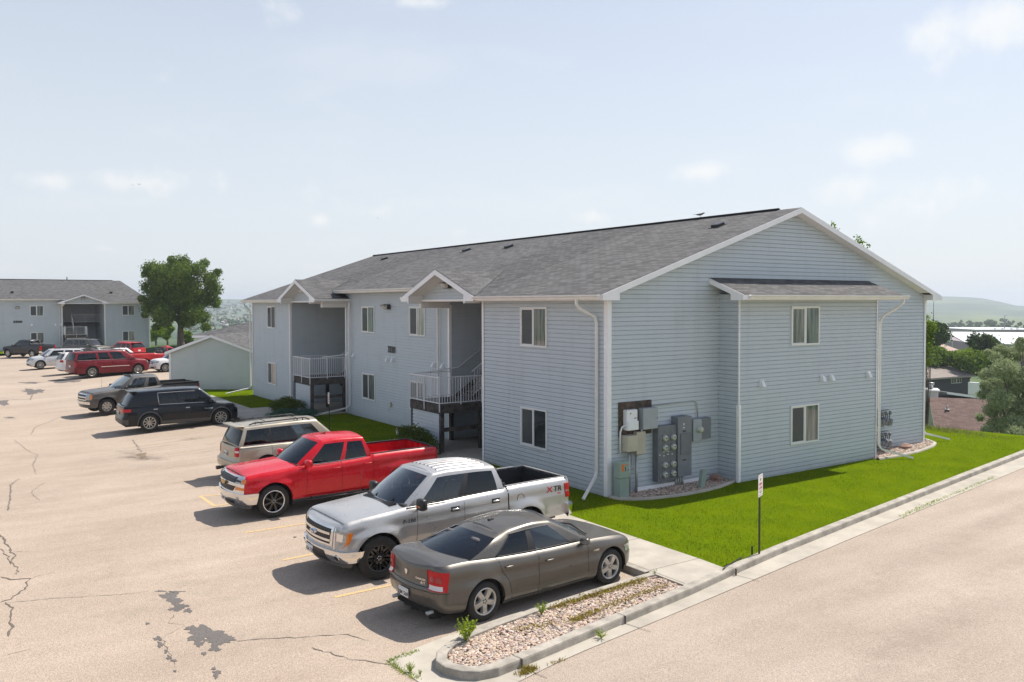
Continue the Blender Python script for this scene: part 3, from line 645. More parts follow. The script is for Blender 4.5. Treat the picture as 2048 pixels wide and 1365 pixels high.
# =================================================================== asphalt, kerbs, walks
def sheet(name, us, vs, zf, mat, kind='structure', keep=None):
    P = [[(u, v, zf(u, v)) for u in us] for v in vs]; mb = MB()
    W_ = len(us); pts = [p for r in P for p in r]; fs = []
    for j in range(len(vs)-1):
        for i in range(W_-1):
            if keep and not keep((us[i]+us[i+1])/2, (vs[j]+vs[j+1])/2): continue
            fs.append((j*W_+i, j*W_+i+1, (j+1)*W_+i+1, (j+1)*W_+i))
    mb.add(pts, fs, 0, True); o = mb.build(name, mat); return tag(o, kind=kind)
us = sorted(set([-60, -45, -35] + [x*1.0 for x in range(-30, -3)] + [-9.6, -3.66] + [-2, 0, 3, 6, 9, 12]))
vs_ = sorted(set([-40, -30, -22, -16, -12] + [-8, -7, -6] + [x*1.0 for x in range(-5, 40)] + [38] + [x*2.0 for x in range(20, 46)] + [92]))
sheet('parking_lot', us, vs_, lambda u, v: lotz(u, v), M_ASPH,
      keep=lambda u, v: (u < -3.66 or v > 38.0) and not (u > -9.6 and v < -5.0 and False) and (u < 9))
KP = [gnd(*p)[:2] for p in [(1471, 1135), (1560, 1096.5), (1700, 1041), (1929, 951), (2048, 905)]]
kdir = (KP[-1]-KP[0])/np.linalg.norm(KP[-1]-KP[0])
KLINE = [(-3.62, -6.62)] + [tuple(p) for p in KP] + [tuple(KP[-1]+kdir*t) for t in (2.0, 4.5)]
ISL = [(-3.62, -5.50), (-5.2, -5.62), (-6.7, -5.78), (-7.7, -5.95), (-8.25, -6.08), (-8.7, -6.24), (-8.98, -6.45), (-9.14, -6.72), (-9.14, -7.0), (-9.0, -7.25), (-8.8, -7.41), (-8.5, -7.46), (-7.6, -7.32), (-5.89, -7.02), (-3.62, -6.62)]
def offs(pts, d, closed=False):
    out = []; n = len(pts)
    for i in range(n):
        a = Vector(pts[max(0, i-1)]); b = Vector(pts[min(n-1, i+1)]); t = (b-a).normalized(); out.append((pts[i][0]-t.y*d, pts[i][1]+t.x*d))
    return out
# ISL runs counter-clockwise seen from above -> left side is the inside
def kerb_loft(name, line, inside=1, w=.17, drop=-.16, inner=-.07, mat=M_CONC2):
    L0 = offs(line, -.025*inside); L1 = offs(line, -.008*inside); L2 = offs(line, .02*inside); L3 = offs(line, w*inside); L4 = offs(line, (w+.004)*inside)
    rows = [[(p[0], p[1], drop-.1) for p in L0], [(p[0], p[1], -.035) for p in L1], [(p[0], p[1], -.008) for p in line], [(p[0], p[1], 0.0) for p in L2], [(p[0], p[1], 0.002) for p in L3], [(p[0], p[1], inner-.1) for p in L4]]
    mb = MB(); mb.grid(rows, 0, False); return mb
k1 = kerb_loft('a', ISL)
k2 = kerb_loft('b', KLINE)
lotk = [(-3.70, 34.0), (-3.70, -5.46)]
k3 = kerb_loft('c', lotk, 1, .16)
for mb, l in ((k1, ''), (k2, ''), (k3, '')):
    pass
# expansion joints as thin dark gaps
def joint(mb, a, b, w=.012, z=.004): 
    a = Vector(a); b = Vector(b); t = (b-a).normalized(); n = Vector((-t.y, t.x))*w/2
    mb.quad((a.x-n.x, a.y-n.y, z), (b.x-n.x, b.y-n.y, z), (b.x+n.x, b.y+n.y, z), (a.x+n.x, a.y+n.y, z))
tag(k1.build('island_kerb', M_CONC2), kind='structure'); tag(k2.build('road_kerb', M_CONC2), kind='structure'); tag(k3.build('lot_kerb', M_CONC2), kind='structure')
# gutter pan and tip apron, road
pan_out = [(-9.62, -6.05), (-9.55, -7.2), (-9.35, -8.2)] 
seam = [gnd(*p, -.15)[:2] for p in [(1040, 1365), (1130, 1320), (1300, 1250), (1500, 1165), (1700, 1080), (2048, 937)]]
seam = [tuple(p) for p in seam]; seam = seam + [(seam[-1][0]+6*kdir[0], seam[-1][1]+6*kdir[1])]
gp = MB(); inn = [(p[0], p[1]-.0) for p in [(-8.5, -7.44), (-7.6, -7.30), (-5.89, -7.0), (-3.62, -6.6)]+[tuple(p) for p in KP]+[tuple(KP[-1]+kdir*6)]]
def along(line, n):
    P_ = [Vector(p) for p in line]; cl = [0]
    for a, b in zip(P_[:-1], P_[1:]): cl.append(cl[-1]+(b-a).length)
    out = []
    for i in range(n):
        s = cl[-1]*i/(n-1); k = max(j for j in range(len(cl)) if cl[j] <= s+1e-9); k = min(k, len(P_)-2)
        out.append(P_[k].lerp(P_[k+1], (s-cl[k])/(cl[k+1]-cl[k])))
    return out
A_, B_ = along(inn, 40), along(seam, 40)
gp.grid([[(p.x, p.y+.03, -.132) for p in A_], [(p.x, p.y, -.130) for p in B_]], 0, True)
tip = [(-9.62, -6.0), (-9.55, -7.1), (-9.42, -8.0), (-8.33, -7.77), (-8.5, -7.40), (-8.8, -7.35), (-9.05, -7.1), (-9.08, -6.6), (-8.6, -6.15), (-8.2, -5.95), (-8.3, -5.70)]
gp.poly([(x, y, -.132) for x, y in tip[::1]])
gp.poly([(x, y, -.1325) for x, y in [(-8.28, -5.72), (-8.22, -6.0), (-6.7, -5.74), (-3.7, -5.46), (-3.7, -5.25), (-6.7, -5.48)][::1]])
tag(gp.build('gutter_pan', M_CONC), kind='structure')
rd = MB(); a = along(seam, 30)
rd.grid([[(p.x, p.y, -.140) for p in a], [(p.x+.5, p.y-3, -.10) for p in a], [(p.x+1.5, p.y-9, -.12) for p in a], [(p.x+4, p.y-26, -.2) for p in a]], 0, True)
tag(rd.build('road', M_ROAD), kind='structure')
# ---- lawn base, pavements
lw = MB(); pts = [(-3.55, -5.4)] + [(p[0]-kdir[1]*.1, p[1]+kdir[0]*.1) for p in KLINE[0:]]
lawn_poly = [(-2.2, -6.2)] + [(p[0]-kdir[1]*.12, p[1]+kdir[0]*.12) for p in KLINE[1:]] + [(20.2, 1.5), (19.6, 8), (19.4, 38), (-3.6, 38), (-3.6, 33), (-2.2, 33)]
lw.poly([(x, y, -.03) for x, y in lawn_poly]); tag(lw.build('lawn', M_TURF), kind='structure')
lf = MB(); lf.poly([(9, 60, -.1), (30, 60, -.2), (30, 86, .3), (9.0, 86, .25)]); lf.poly([(-60, 91.9, -.12), (9, 91.9, -.12), (12, 96, .1), (-60, 96, .0)][::1])
tag(lf.build('far_lawn', M_TURF), kind='structure')
sw = MB()
def slab(x0, x1, y0, y1, z=.0): sw.box(x0, x1, y0, y1, z-.2, z)
slab(-3.56, -2.15, -5.42, 33); sw.prism([(-3.62, -6.46), (-2.2, -6.22), (-2.15, -5.422), (-3.56, -5.422), (-3.62, -5.5)], 2, -.2, .001)
slab(-2.148, -.0, 6.5, 8.3, .0); slab(-2.148, -.0, 22.6, 25.5, .0)
tag(sw.build('sidewalk', M_CONC), kind='structure')
jn = MB()
for y in [-5.43, -3.6, -1.8, 0, 1.8, 3.6, 5.4, 7.2, 9, 10.8, 12.6, 14.4, 16.2, 18, 19.8, 21.6, 23.4, 25.2, 27, 28.8, 30.6]: joint(jn, (-3.55, y), (-2.15, y))
joint(jn, (-3.55, -6.4), (-3.55, 33)); 
for (x0, y0, x1, y1) in ((-5.6, -6.98, -5.62, -6.80), (-8.05, -7.40, -8.1, -7.2), (-2.05, -6.33, -2.12, -6.12), (-6.0, -5.72, -6.0, -5.90), (3.5, -5.33, 3.45, -5.15), (8.5, -4.6, 8.45, -4.4)): joint(jn, (x0, y0), (x1, y1), .010, .005)
for (x, y) in ((-5.6, -6.98), (-8.05, -7.40), (-2.05, -6.33)): jn.box(x-.005, x+.005, y-.03, y+.01, -.16, .002); joint(jn, (x, y-.02), (x+.1, y-.52), .012, -.125)
tag(jn.build('slab_joint', M_CRACK), kind='structure')
# ---- worn parking lines and cracks
pl = MB(); pf = MB()
def strip(mb, a, b, w=.10, dz=.005):
    a = np.array(a[:2], float); b = np.array(b[:2], float); n = max(1, int(np.linalg.norm(b-a)/.8)); t = (b-a)/np.linalg.norm(b-a); nn = np.array([-t[1], t[0]])*w/2
    for i in range(n):
        p = a+(b-a)*i/n; q = a+(b-a)*(i+1)/n
        mb.quad(*[(c[0], c[1], lotz(c[0], c[1])+dz) for c in (p-nn, q-nn, q+nn, p+nn)])
for (a, b) in (((669, 1195), (776, 1172)), ((565, 1121), (610, 1112)), ((490, 1066), (620, 1046)), ((430, 1013), (470, 1006)), ((400, 993), (430, 1013)), ((398, 993), (450, 990))):
    A2 = onlot(*a); B2 = onlot(*b); t = (B2-A2); t = t/np.linalg.norm(t)
    if a in ((669, 1195), (565, 1121), (490, 1066), (430, 1013)): B2 = A2+t*5.3
    strip(pl, A2, B2)
for (a, b) in (((313, 938), (440, 920)), ((303, 914), (440, 894)), ((255, 897), (450, 870)), ((345, 966), (440, 955)), ((200, 772), (330, 760)), ((245, 905), (300, 900))):
    A2 = onlot(*a); B2 = onlot(*b); strip(pf, A2, B2, .10)
tag(pl.build('parking_line', M_YELLOW), kind='structure'); tag(pf.build('faded_parking_line', M_YELLOWF), kind='structure')
rc_ = random.Random(3)
cr_ = MB()
def crack(pxs, w=.02, wig=.05, surf=onlot):
    P_ = [surf(*p)[:2] for p in pxs]; pts = []
    for a, b in zip(P_[:-1], P_[1:]):
        L_ = np.linalg.norm(b-a); n = max(2, int(L_/.10))
        for i in range(n):
            p = a+(b-a)*i/n; pts.append(p+np.array([rc_.gauss(0, wig*.4), rc_.gauss(0, wig*.4)]))
    pts.append(P_[-1]); ws = [w*rc_.uniform(.2, 1.05) for _ in pts]; ws[0] = ws[-1] = .003
    for i in range(len(pts)-1):
        t = pts[i+1]-pts[i]; l = np.linalg.norm(t)+1e-6; nn = np.array([-t[1], t[0]])/l
        a, b, c, d = pts[i]-nn*ws[i]/2, pts[i+1]-nn*ws[i+1]/2, pts[i+1]+nn*ws[i+1]/2, pts[i]+nn*ws[i]/2
        cr_.quad(*[(q[0], q[1], (lotz(*q) if surf is onlot else -.135)+.006) for q in (a, b, c, d)])
crack([(0, 1070), (15, 1090), (30, 1112), (22, 1130)], .05); crack([(0, 1098), (25, 1125), (36, 1138), (34, 1150)], .03); crack([(25, 1104), (80, 1105)], .015)
crack([(0, 1155), (30, 1160), (62, 1158), (45, 1180), (20, 1200), (0, 1206)], .045); crack([(62, 1158), (78, 1152), (110, 1143)], .014)
crack([(14, 1204), (24, 1225), (22, 1245), (26, 1255), (17, 1274)], .045); crack([(10, 1206), (130, 1196), (240, 1190), (300, 1183)], .016, .03)
crack([(40, 958), (22, 970), (20, 995), (16, 1022)], .05); crack([(28, 880), (60, 905), (75, 910), (66, 930), (72, 950)], .022); crack([(90, 965), (62, 985), (78, 1002)], .018)
crack([(98, 955), (200, 935), (240, 932)], .012, .03); crack([(6, 1312), (64, 1298)], .014, .03); crack([(470, 1282), (560, 1277), (690, 1270), (740, 1282)], .022, .04)
crack([(345, 1230), (340, 1247), (370, 1252)], .018); crack([(620, 1295), (700, 1320), (790, 1330)], .025, .05); crack([(370, 1252), (330, 1272)], .012); crack([(325, 1280), (350, 1330)], .014)
crack([(265, 880), (275, 893), (282, 905)], .05, .08); crack([(0, 798), (60, 800), (70, 782)], .06, .1); crack([(0, 801), (160, 790)], .03, .06); crack([(0, 835), (40, 832)], .04); crack([(70, 828), (165, 820)], .02)
crack([(35, 762), (160, 764)], .03, .1); crack([(0, 756), (100, 754)], .05, .06); crack([(120, 835), (70, 855), (62, 870)], .03, .05)
rs = lambda px, py: gnd(px, py, -.13)
crack([(1800, 1133), (1900, 1148), (1980, 1160), (2040, 1168)], .014, .03, rs); crack([(1650, 1365), (1850, 1290), (1990, 1225)], .010, .03, rs)
tag(cr_.build('pavement_crack', M_CRACK), kind='structure')
# patches where the top coat has worn to dark asphalt: islands with ragged stream-wise edges
pt = MB(); rk = [0]
def ragged(cx, cy, lx, ly, n=46, surf=onlot):
    c = surf(cx, cy)[:2]; ex_ = surf(cx+lx, cy)[:2]-c; ey_ = surf(cx, cy+ly)[:2]-c; ph = [rc_.uniform(0, 6.28) for _ in range(6)]; pts = []
    for i in range(n):
        t = 2*pi*i/n; r = 1+.22*sin(3*t+ph[0])+.16*sin(5*t+ph[1])+.13*sin(9*t+ph[2])+.12*rc_.uniform(-1, 1); p = c+ex_*cos(t)*r+ey_*sin(t)*r
        pts.append((p[0], p[1], lotz(*p)+.003+.0002*rk[0]))
    rk[0] += 1; cc = (c[0], c[1], lotz(*c)+.003+.0002*(rk[0]-1)); pt.add([cc]+pts, [(0, (i+1) % n+1, i+1) for i in range(n)], 0)
for a in ((340, 1194, 16, 10), (352, 1204, 12, 8), (362, 1213, 14, 5), (350, 1219, 12, 4), (376, 1222, 8, 4), (352, 1184, 14, 1.3), (322, 1183, 10, 1.2), (410, 1268, 34, 14), (436, 1282, 26, 9), (452, 1277, 18, 6), (398, 1288, 10, 5), (430, 1299, 12, 4), (384, 1257, 14, 4), (408, 1308, 5, 3), (316, 1278, 8, 4), (320, 1290, 5, 6), (295, 1248, 4, 2), (338, 1316, 5, 4), (348, 1322, 6, 2), (332, 1304, 3, 4), (435, 1345, 8, 3), (432, 1352, 5, 6), (428, 1338, 4, 3), (350, 1343, 3, 2)): ragged(*a)
for a in ((66, 783, 20, 5), (130, 763, 28, 3), (60, 766, 18, 1.6), (6, 806, 12, 5), (20, 836, 9, 1.4)): ragged(*a)
tag(pt.build('worn_patch', M_ASPH_DARK), kind='structure')
pd_ = MB(); _pt = pt; pt = pd_; ragged(284, 911, 9, 4.5); pt = _pt; tag(pd_.build('damp_hole', M_DIRT), kind='structure')
# oil and tyre stains in the stalls
st_a = MB(); st_b = MB(); _pt = pt
pt = st_b
for a in ((842, 1218, 20, 3.5), (868, 1236, 13, 2.4), (815, 1208, 10, 2), (905, 1225, 9, 2), (590, 1075, 3, 1), (700, 1045, 5, 1.4)): ragged(*a, n=40)
pt = _pt
tag(st_b.build('oil_stain', M_OILD), kind='structure')
# =================================================================== gravel
def pebbles(name, region, n, smin, smax, z, mats, seed=1, flat=.6):
    rg = np.random.RandomState(seed); bm = bmesh.new(); bmesh.ops.create_icosphere(bm, subdivisions=1, radius=1); base = np.array([v.co[:] for v in bm.verts]); bm.verts.index_update(); F_ = [tuple(v.index for v in f.verts) for f in bm.faces]; bm.free()
    V_ = []; FF = []; MI = []; k = 0
    while k < n:
        p = region(rg)
        if p is None: continue
        s = rg.uniform(smin, smax)*np.array([rg.uniform(.8, 1.4), rg.uniform(.7, 1.1), flat*rg.uniform(.8, 1.2)]); a = rg.uniform(0, 6.28)
        q = base*(1+rg.uniform(-.18, .18, base.shape))*s; ca, sa = cos(a), sin(a); til = rg.uniform(-.5, .5)
        q = np.stack([q[:, 0]*ca-q[:, 1]*sa, q[:, 0]*sa+q[:, 1]*ca, q[:, 2]+q[:, 0]*til*.4], -1)+np.array([p[0], p[1], z+rg.uniform(-.006, .012)])
        o = len(V_)*len(base) if False else k*len(base); V_.append(q); FF += [tuple(i+o for i in f) for f in F_]; MI += [rg.randint(len(mats))]*len(F_); k += 1
    me = bpy.data.meshes.new(name); me.from_pydata(np.concatenate(V_).tolist(), [], FF)
    for m in mats: me.materials.append(m)
    me.polygons.foreach_set('material_index', MI); o = bpy.data.objects.new(name, me); COL.objects.link(o); tag(o, kind='stuff'); return o
def inpoly(x, y, poly):
    c = False; j = len(poly)-1
    for i in range(len(poly)):
        if (poly[i][1] > y) != (poly[j][1] > y) and x < (poly[j][0]-poly[i][0])*(y-poly[i][1])/(poly[j][1]-poly[i][1])+poly[i][0]: c = not c
        j = i
    return c
isl_in = offs(ISL, .19)
g0 = MB(); g0.poly([(x, y, -.055) for x, y in offs(ISL, .15)]); tag(g0.build('gravel_bed', M_DIRT), kind='structure')
def reg_isl(rg):
    x, y = rg.uniform(-9.1, -3.66), rg.uniform(-7.4, -5.5)
    return (x, y) if inpoly(x, y, isl_in) else None
tag(pebbles('island_gravel', reg_isl, 5600, .016, .036, -.035, M_ROCKW, 2), 'pinkish river rock filling the long kerbed island', 'gravel')
EDG = [(-.05, -.12), (.0, -.45), (.35, -.75), (.75, -.93), (1.88, -1.12), (2.8, -1.1), (3.46, -1.0), (4.1, -.82), (4.46, -.68)]
EDG2 = [(11.2, -1.12), (12.39, -1.18), (13.6, -1.1), (14.45, -.95), (15.3, -.75), (16.0, -.45), (16.5, .15), (16.55, .6)]
for ed, lim in ((EDG, (0, 4.46)), (EDG2, (11.5, 16.5))):
    e = MB(); a0 = along(ed, 40); a1 = offs([(p.x, p.y) for p in a0], .12)
    e.grid([[(p.x, p.y, -.05) for p in a0], [(p.x, p.y, .03) for p in a0], [((p.x+q[0])/2, (p.y+q[1])/2, .045) for p, q in zip(a0, a1)], [(q[0], q[1], .03) for q in a1], [(q[0], q[1], -.05) for q in a1]], 0, True)
    tag(e.build('lawn_edging', M_CONC), kind='structure')
    poly = [(q[0], q[1]) for q in a1]+([(4.46, 0), (0, 0)] if ed is EDG else [(16.4, .6), (15.9, .6), (15.9, 0), (11.3, 0)])
    q = MB(); q.poly([(x, y, -.015) for x, y in poly]); tag(q.build('gravel_soil', M_DIRT), kind='structure')
    def reg(rg, poly=poly, lim=lim):
        x, y = rg.uniform(lim[0], lim[1]), rg.uniform(-1.2, .1); return (x, y) if inpoly(x, y, poly) and not (11.3 < x < 11.55 and y > -.8) else None
    tag(pebbles('bed_gravel', reg, 1500, .018, .045, .0, M_ROCKW, 5), 'river rock bed below the meters' if ed is EDG else 'river rock bed at the far corner of the end wall', 'gravel')
def boulder(loc, s, label):
    bm = bmesh.new(); bmesh.ops.create_icosphere(bm, subdivisions=3, radius=1); rg = np.random.RandomState(int(loc[0]*10))
    ph = rg.uniform(0, 6, 6); mb = MB(); vs = []
    for v in bm.verts:
        c = v.co; k = 1+.16*sin(3*c.x+ph[0])+.14*sin(4*c.y+ph[1])+.1*sin(7*c.z+ph[2])+.05*sin(11*c.x+9*c.y+ph[3]); vs.append((c.x*k*s[0], c.y*k*s[1], c.z*k*s[2]))
    bm.verts.index_update(); mb.add(vs, [tuple(v.index for v in f.verts) for f in bm.faces], 0, False); bm.free()
    o = mb.build('boulder', MATS.setdefault('boulder_red', None) or bould, None, loc); return tag(o, label, 'rock')
bould = pmat('boulder', (.33, .20, .16), .85, col2=(.22, .13, .10), nscale=4, bump=.6, bscale=12, dist=.04); MATS['boulder_red'] = bould
boulder((4.0, -.35, .06), (.22, .16, .15), 'reddish boulder in the gravel bed right of the meters'); boulder((14.0, -.42, .05), (.24, .17, .13), 'reddish boulder in the gravel bed at the far wall corner')
# =================================================================== vegetation
def raw_mesh(name, V, F, mat, n=3, smooth=False):
    """fast mesh from numpy vertex and face arrays (n corners per face)"""
    me = bpy.data.meshes.new(name); nv = len(V); nf = len(F)
    me.vertices.add(nv); me.vertices.foreach_set('co', np.ascontiguousarray(V, dtype=np.float32).ravel())
    me.loops.add(nf*n); me.loops.foreach_set('vertex_index', np.ascontiguousarray(F, dtype=np.int32).ravel())
    me.polygons.add(nf); me.polygons.foreach_set('loop_start', np.arange(0, nf*n, n, dtype=np.int32)); me.polygons.foreach_set('loop_total', np.full(nf, n, dtype=np.int32))
    me.update(calc_edges=True); me.materials.append(mat)
    o = bpy.data.objects.new(name, me); COL.objects.link(o); return o
def blades(P, h, w, rg, lean=.5):
    n = len(P); a = rg.uniform(0, 2*pi, n); d = np.stack([np.cos(a), np.sin(a), np.zeros(n)], -1); b = rg.uniform(0, 2*pi, n); l = np.stack([np.cos(b), np.sin(b), np.zeros(n)], -1)
    H = h*rg.uniform(.6, 1.2, n)[:, None]; V = np.empty((n, 3, 3))
    V[:, 0] = P-d*w/2; V[:, 1] = P+d*w/2; V[:, 2] = P+np.array([0, 0, 1])*H+l*H*lean*rg.uniform(0, 1, n)[:, None]
    return V.reshape(-1, 3), np.arange(n*3).reshape(-1, 3)
rgn = np.random.RandomState(11)
def kv(u): return np.interp(u, [p[0] for p in KLINE], [p[1] for p in KLINE])
def lawn_points(n, u0, u1, v0, v1, test):
    P = np.stack([rgn.uniform(u0, u1, n), rgn.uniform(v0, v1, n)], -1); P = P[test(P[:, 0], P[:, 1])]
    return np.concatenate([P, np.full((len(P), 1), -.03)], 1)
def t_side(u, v):
    ok = (v > kv(u)+.19)
    e1 = np.interp(u, [p[0] for p in EDG], [p[1] for p in EDG]); e2 = np.interp(u, [p[0] for p in EDG2], [p[1] for p in EDG2])
    ok &= ~((u > -.02) & (u < 4.46) & (v > e1-.01)); ok &= ~((u > 11.4) & (u < 16.5) & (v > e2-.01)); ok &= ~((u > 4.44) & (u < 11.5) & (v > -.8)); ok &= ~((u > -.05) & (u < 15.9) & (v > 0))
    ok &= (u < 20.1-.05*v) & ~((u < -2.12)); ok &= rgn.uniform(0, 1, len(u)) < np.clip(1.6-.055*np.hypot(u+15, v+17), .3, 1)
    return ok
A1 = lawn_points(190000, -2.15, 20.2, -6.2, 9, t_side)
A2 = lawn_points(60000, -2.15, 1.2, -1.0, 33, lambda u, v: ((u < -.03) | ((v > 11) & (v < 21))) & ~((v > 6.4) & (v < 8.4)) & ~((v > 22.5) & (v < 25.6)))
A2 = A2[rgn.uniform(0, 1, len(A2)) < .6]
V1, F1 = blades(np.concatenate([A1, A2]), .048, .013, rgn, .7); g = raw_mesh('grass', V1, F1, M_BLADE); tag(g, 'mown green grass of the lawn round the building', 'grass', kind='stuff')
# ragged tall weeds on the brink beyond the lawn
uu = rgn.normal(19.6, .7, 9000); vv = rgn.uniform(-6, 14, 9000); P = np.stack([uu, vv, terrain(uu, vv)+.25-.25*np.clip(np.abs(uu-19.6), 0, 1)], -1); P[:, 2] = np.minimum(P[:, 2], -.05)
V1, F1 = blades(P, .42, .035, rgn, .8); tag(raw_mesh('tall_weeds', V1, F1, leafy('weed_straw', (.24, .24, .10), (.13, .16, .06), sc=2)), 'unmown weeds along the brink beyond the lawn', 'weeds', kind='stuff')
def leaf_cloud(P, N, size, rg, aspect=.55, droop=0.0):
    """leaf quads at points P with outward normals N (randomised)"""
    n = len(P); nn = N+rg.normal(0, .75, (n, 3)); nn /= np.linalg.norm(nn, axis=1)[:, None]+1e-9
    r = rg.normal(0, 1, (n, 3)); r[:, 2] -= droop; a = np.cross(nn, r); a /= np.linalg.norm(a, axis=1)[:, None]+1e-9; b = np.cross(nn, a)
    s = size*rg.uniform(.6, 1.35, n)[:, None]; V = np.empty((n, 4, 3)); V[:, 0] = P-a*s*.5; V[:, 1] = P+b*s*aspect*.5+nn*s*.06; V[:, 2] = P+a*s*.5; V[:, 3] = P-b*s*aspect*.5
    return V.reshape(-1, 3), np.arange(n*4).reshape(-1, 4)
def crown_points(blobs, n, rg, shell=.55):
    """points in a union of ellipsoid clumps, denser near their surfaces"""
    B_ = np.array(blobs, float); w = (B_[:, 3]*B_[:, 4]*B_[:, 5])**(2/3.); w /= w.sum(); k = rg.choice(len(B_), n, p=w)
    d = rg.normal(0, 1, (n, 3)); d /= np.linalg.norm(d, axis=1)[:, None]; r = (shell+(1-shell)*rg.uniform(0, 1, n)**.6)[:, None]*(1+rg.normal(0, .21, (n, 1)))
    return B_[k, :3]+d*r*B_[k, 3:6], d
def clumpy(cx, cy, cz, rx, ry, rz, nb, rg, bs=.38, low=-.8):
    """clump centres spread through an ellipsoid"""
    out = []
    while len(out) < nb:
        d = rg.normal(0, 1, 3); d /= np.linalg.norm(d); 
        if d[2] < low: continue
        r = rg.uniform(.35, .92); s = bs*rg.uniform(.6, 1.2)
        out.append((cx+d[0]*r*rx, cy+d[1]*r*ry, cz+d[2]*r*rz, rx*s, ry*s, rz*s*.85))
    return out
def make_tree(name, loc, H, blobs, nleaf, lsize, mat, label, cat='tree', trunk_r=.2, fork=.35, seed=1, group=None, aspect=.6, limbs=8, branches=14, bark=None):
    """tree > trunk, crown. blobs are relative to loc"""
    rg = np.random.RandomState(seed); rr = random.Random(seed); root = empty(name, loc); tag(root, label, cat, group)
    t = MB(); fz = H*fork; pts = [(0, 0, -.3), (0, 0, 0), (.03*H*rr.uniform(-1, 1)*.3, .02*H*rr.uniform(-1, 1)*.3, fz*.5), (.05*rr.uniform(-1, 1), .05*rr.uniform(-1, 1), fz)]
    t.tube(pts, [trunk_r*1.35, trunk_r*1.1, trunk_r*.85, trunk_r*.7], 10)
    bl_ = sorted(blobs, key=lambda b: -b[3]*b[4]*b[5])[:branches]
    for i, b in enumerate(bl_):
        c = Vector(b[:3]); s0 = Vector((0, 0, fz*rr.uniform(.75, 1.0))); mid = s0.lerp(c, .5)+Vector((rr.uniform(-.3, .3), rr.uniform(-.3, .3), rr.uniform(0, .5)))*.08*H
        r0 = trunk_r*rr.uniform(.3, .5); t.tube([s0, s0.lerp(mid, .5)+Vector((0, 0, .02*H)), mid, c], [r0, r0*.75, r0*.5, r0*.15], 6)
        for _ in range(3):
            e = c+Vector((rr.gauss(0, 1)*b[3]*.6, rr.gauss(0, 1)*b[4]*.6, rr.gauss(0, 1)*b[5]*.6)); t.tube([mid.lerp(c, .6), e], [r0*.25, .01], 4)
    t.build('trunk', bark or M_BARK, root)
    P, N = crown_points(blobs, nleaf, rg); V, F = leaf_cloud(P, N, lsize, rg, aspect); o = raw_mesh('crown', V, F, mat, 4); o.parent = root
    return root
rg = np.random.RandomState(5)
# big cottonwood/ash beside the far building
tp = at_depth(362, 690, 100.0); T0 = (tp[0], tp[1], float(terrain(tp[0], tp[1])))
rr_ = np.random.RandomState(8)
bl_t = []
for (px, row, rpx) in ((300, 575, 22), (310, 545, 20), (340, 540, 24), (365, 525, 18), (352, 560, 26), (395, 540, 20), (409, 527, 12), (420, 560, 22), (435, 545, 10), (300, 615, 20), (325, 600, 26), (360, 605, 30), (400, 600, 28), (430, 605, 16), (425, 580, 22), (330, 640, 20), (375, 640, 22), (405, 635, 20), (290, 548, 10), (283, 598, 10), (312, 655, 10), (290, 630, 10), (345, 520, 12), (412, 655, 12), (385, 570, 24), (330, 570, 22)):
    P = at_depth(px, row, 100.0+rr_.uniform(-2.4, 2.4)); r = rpx/CAM['f']*100*.80; bl_t.append((P[0]-T0[0], P[1]-T0[1], P[2]-T0[2], r, r, r*.9))
for k in range(16):
    a = rr_.uniform(0, 6.28); q_ = rr_.uniform(.5, 3.6); bl_t.append((q_*cos(a), q_*sin(a), rr_.uniform(3.6, 9), 1.2, 1.2, 1.1))
make_tree('broadleaf_tree', T0, 10.5, bl_t, 44000, .24, M_LEAF, 'large dark green broadleaf tree beside the far apartment building', trunk_r=.42, fork=.26, seed=3, aspect=.7)
# silvery tree right
sp = at_depth(2040, 850, 41.0); gz = float(terrain(sp[0], sp[1])); T1 = (sp[0], sp[1], gz); bs = []
for (px, row, rpx, dd) in ((2040, 760, 40, 0), (2010, 740, 30, -1), (2025, 710, 26, 1), (2045, 690, 20, 0), (1990, 775, 28, 0), (1975, 750, 20, 1), (2000, 800, 30, -1), (2040, 820, 38, 0), (1985, 820, 22, 0), (1965, 790, 14, 0), (2020, 850, 30, -1), (2045, 870, 30, -1), (1990, 850, 22, 0), (1960, 835, 12, 1), (2075, 780, 40, 0), (2080, 720, 34, 0), (2085, 840, 40, 0), (1968, 770, 12, 0), (2000, 700, 16, 1), (1990, 715, 14, 0), (2015, 775, 30, 1.5), (2110, 770, 40, 1), (1975, 705, 9, 0), (2040, 680, 8, 0), (2030, 870, 22, -2), (1975, 862, 16, -1)):
    P = at_depth(px, row, 41.0+dd); r = rpx/CAM['f']*41*.75; bs.append((P[0]-T1[0], P[1]-T1[1], P[2]-T1[2], r, r, r*.9))
make_tree('silver_leaf_tree', T1, 5.0, bs, 52000, .135, M_LEAF_SIL, 'grey-green fine-leaved tree at the right edge beyond the lawn', trunk_r=.22, fork=.4, seed=4, aspect=.3, branches=18)
def far_tree(px, row_c, rpx, rpz, d, n, ls, mat, label, seed, nb=14, group=None, name='tree'):
    P = at_depth(px, row_c, d); g = float(terrain(P[0], P[1])); rx = rpx/CAM['f']*d; rz = rpz/CAM['f']*d; rgx = np.random.RandomState(seed); g = min(g, P[2]-rz*.9)
    blb = clumpy(0, 0, P[2]-g, rx, rx, rz, nb+8, rgx, .5); return make_tree(name, (P[0], P[1], g), (P[2]+rz-g), blb, n, ls, mat, label, trunk_r=max(.15, rx*.08), fork=.35, seed=seed, group=group, branches=6)
far_tree(1872, 672, 27, 24, 120, 6000, .42, M_LEAF_DK, 'dark rounded tree just right of the building above the tan roof', 21)
far_tree(1868, 726, 32, 28, 112, 9000, .36, M_LEAF_BR, 'bright green rounded tree behind the dark house, left one', 22)
far_tree(1905, 730, 16, 24, 114, 4000, .34, M_LEAF_BR, 'narrow bright green tree in the gap behind the dark house', 26)
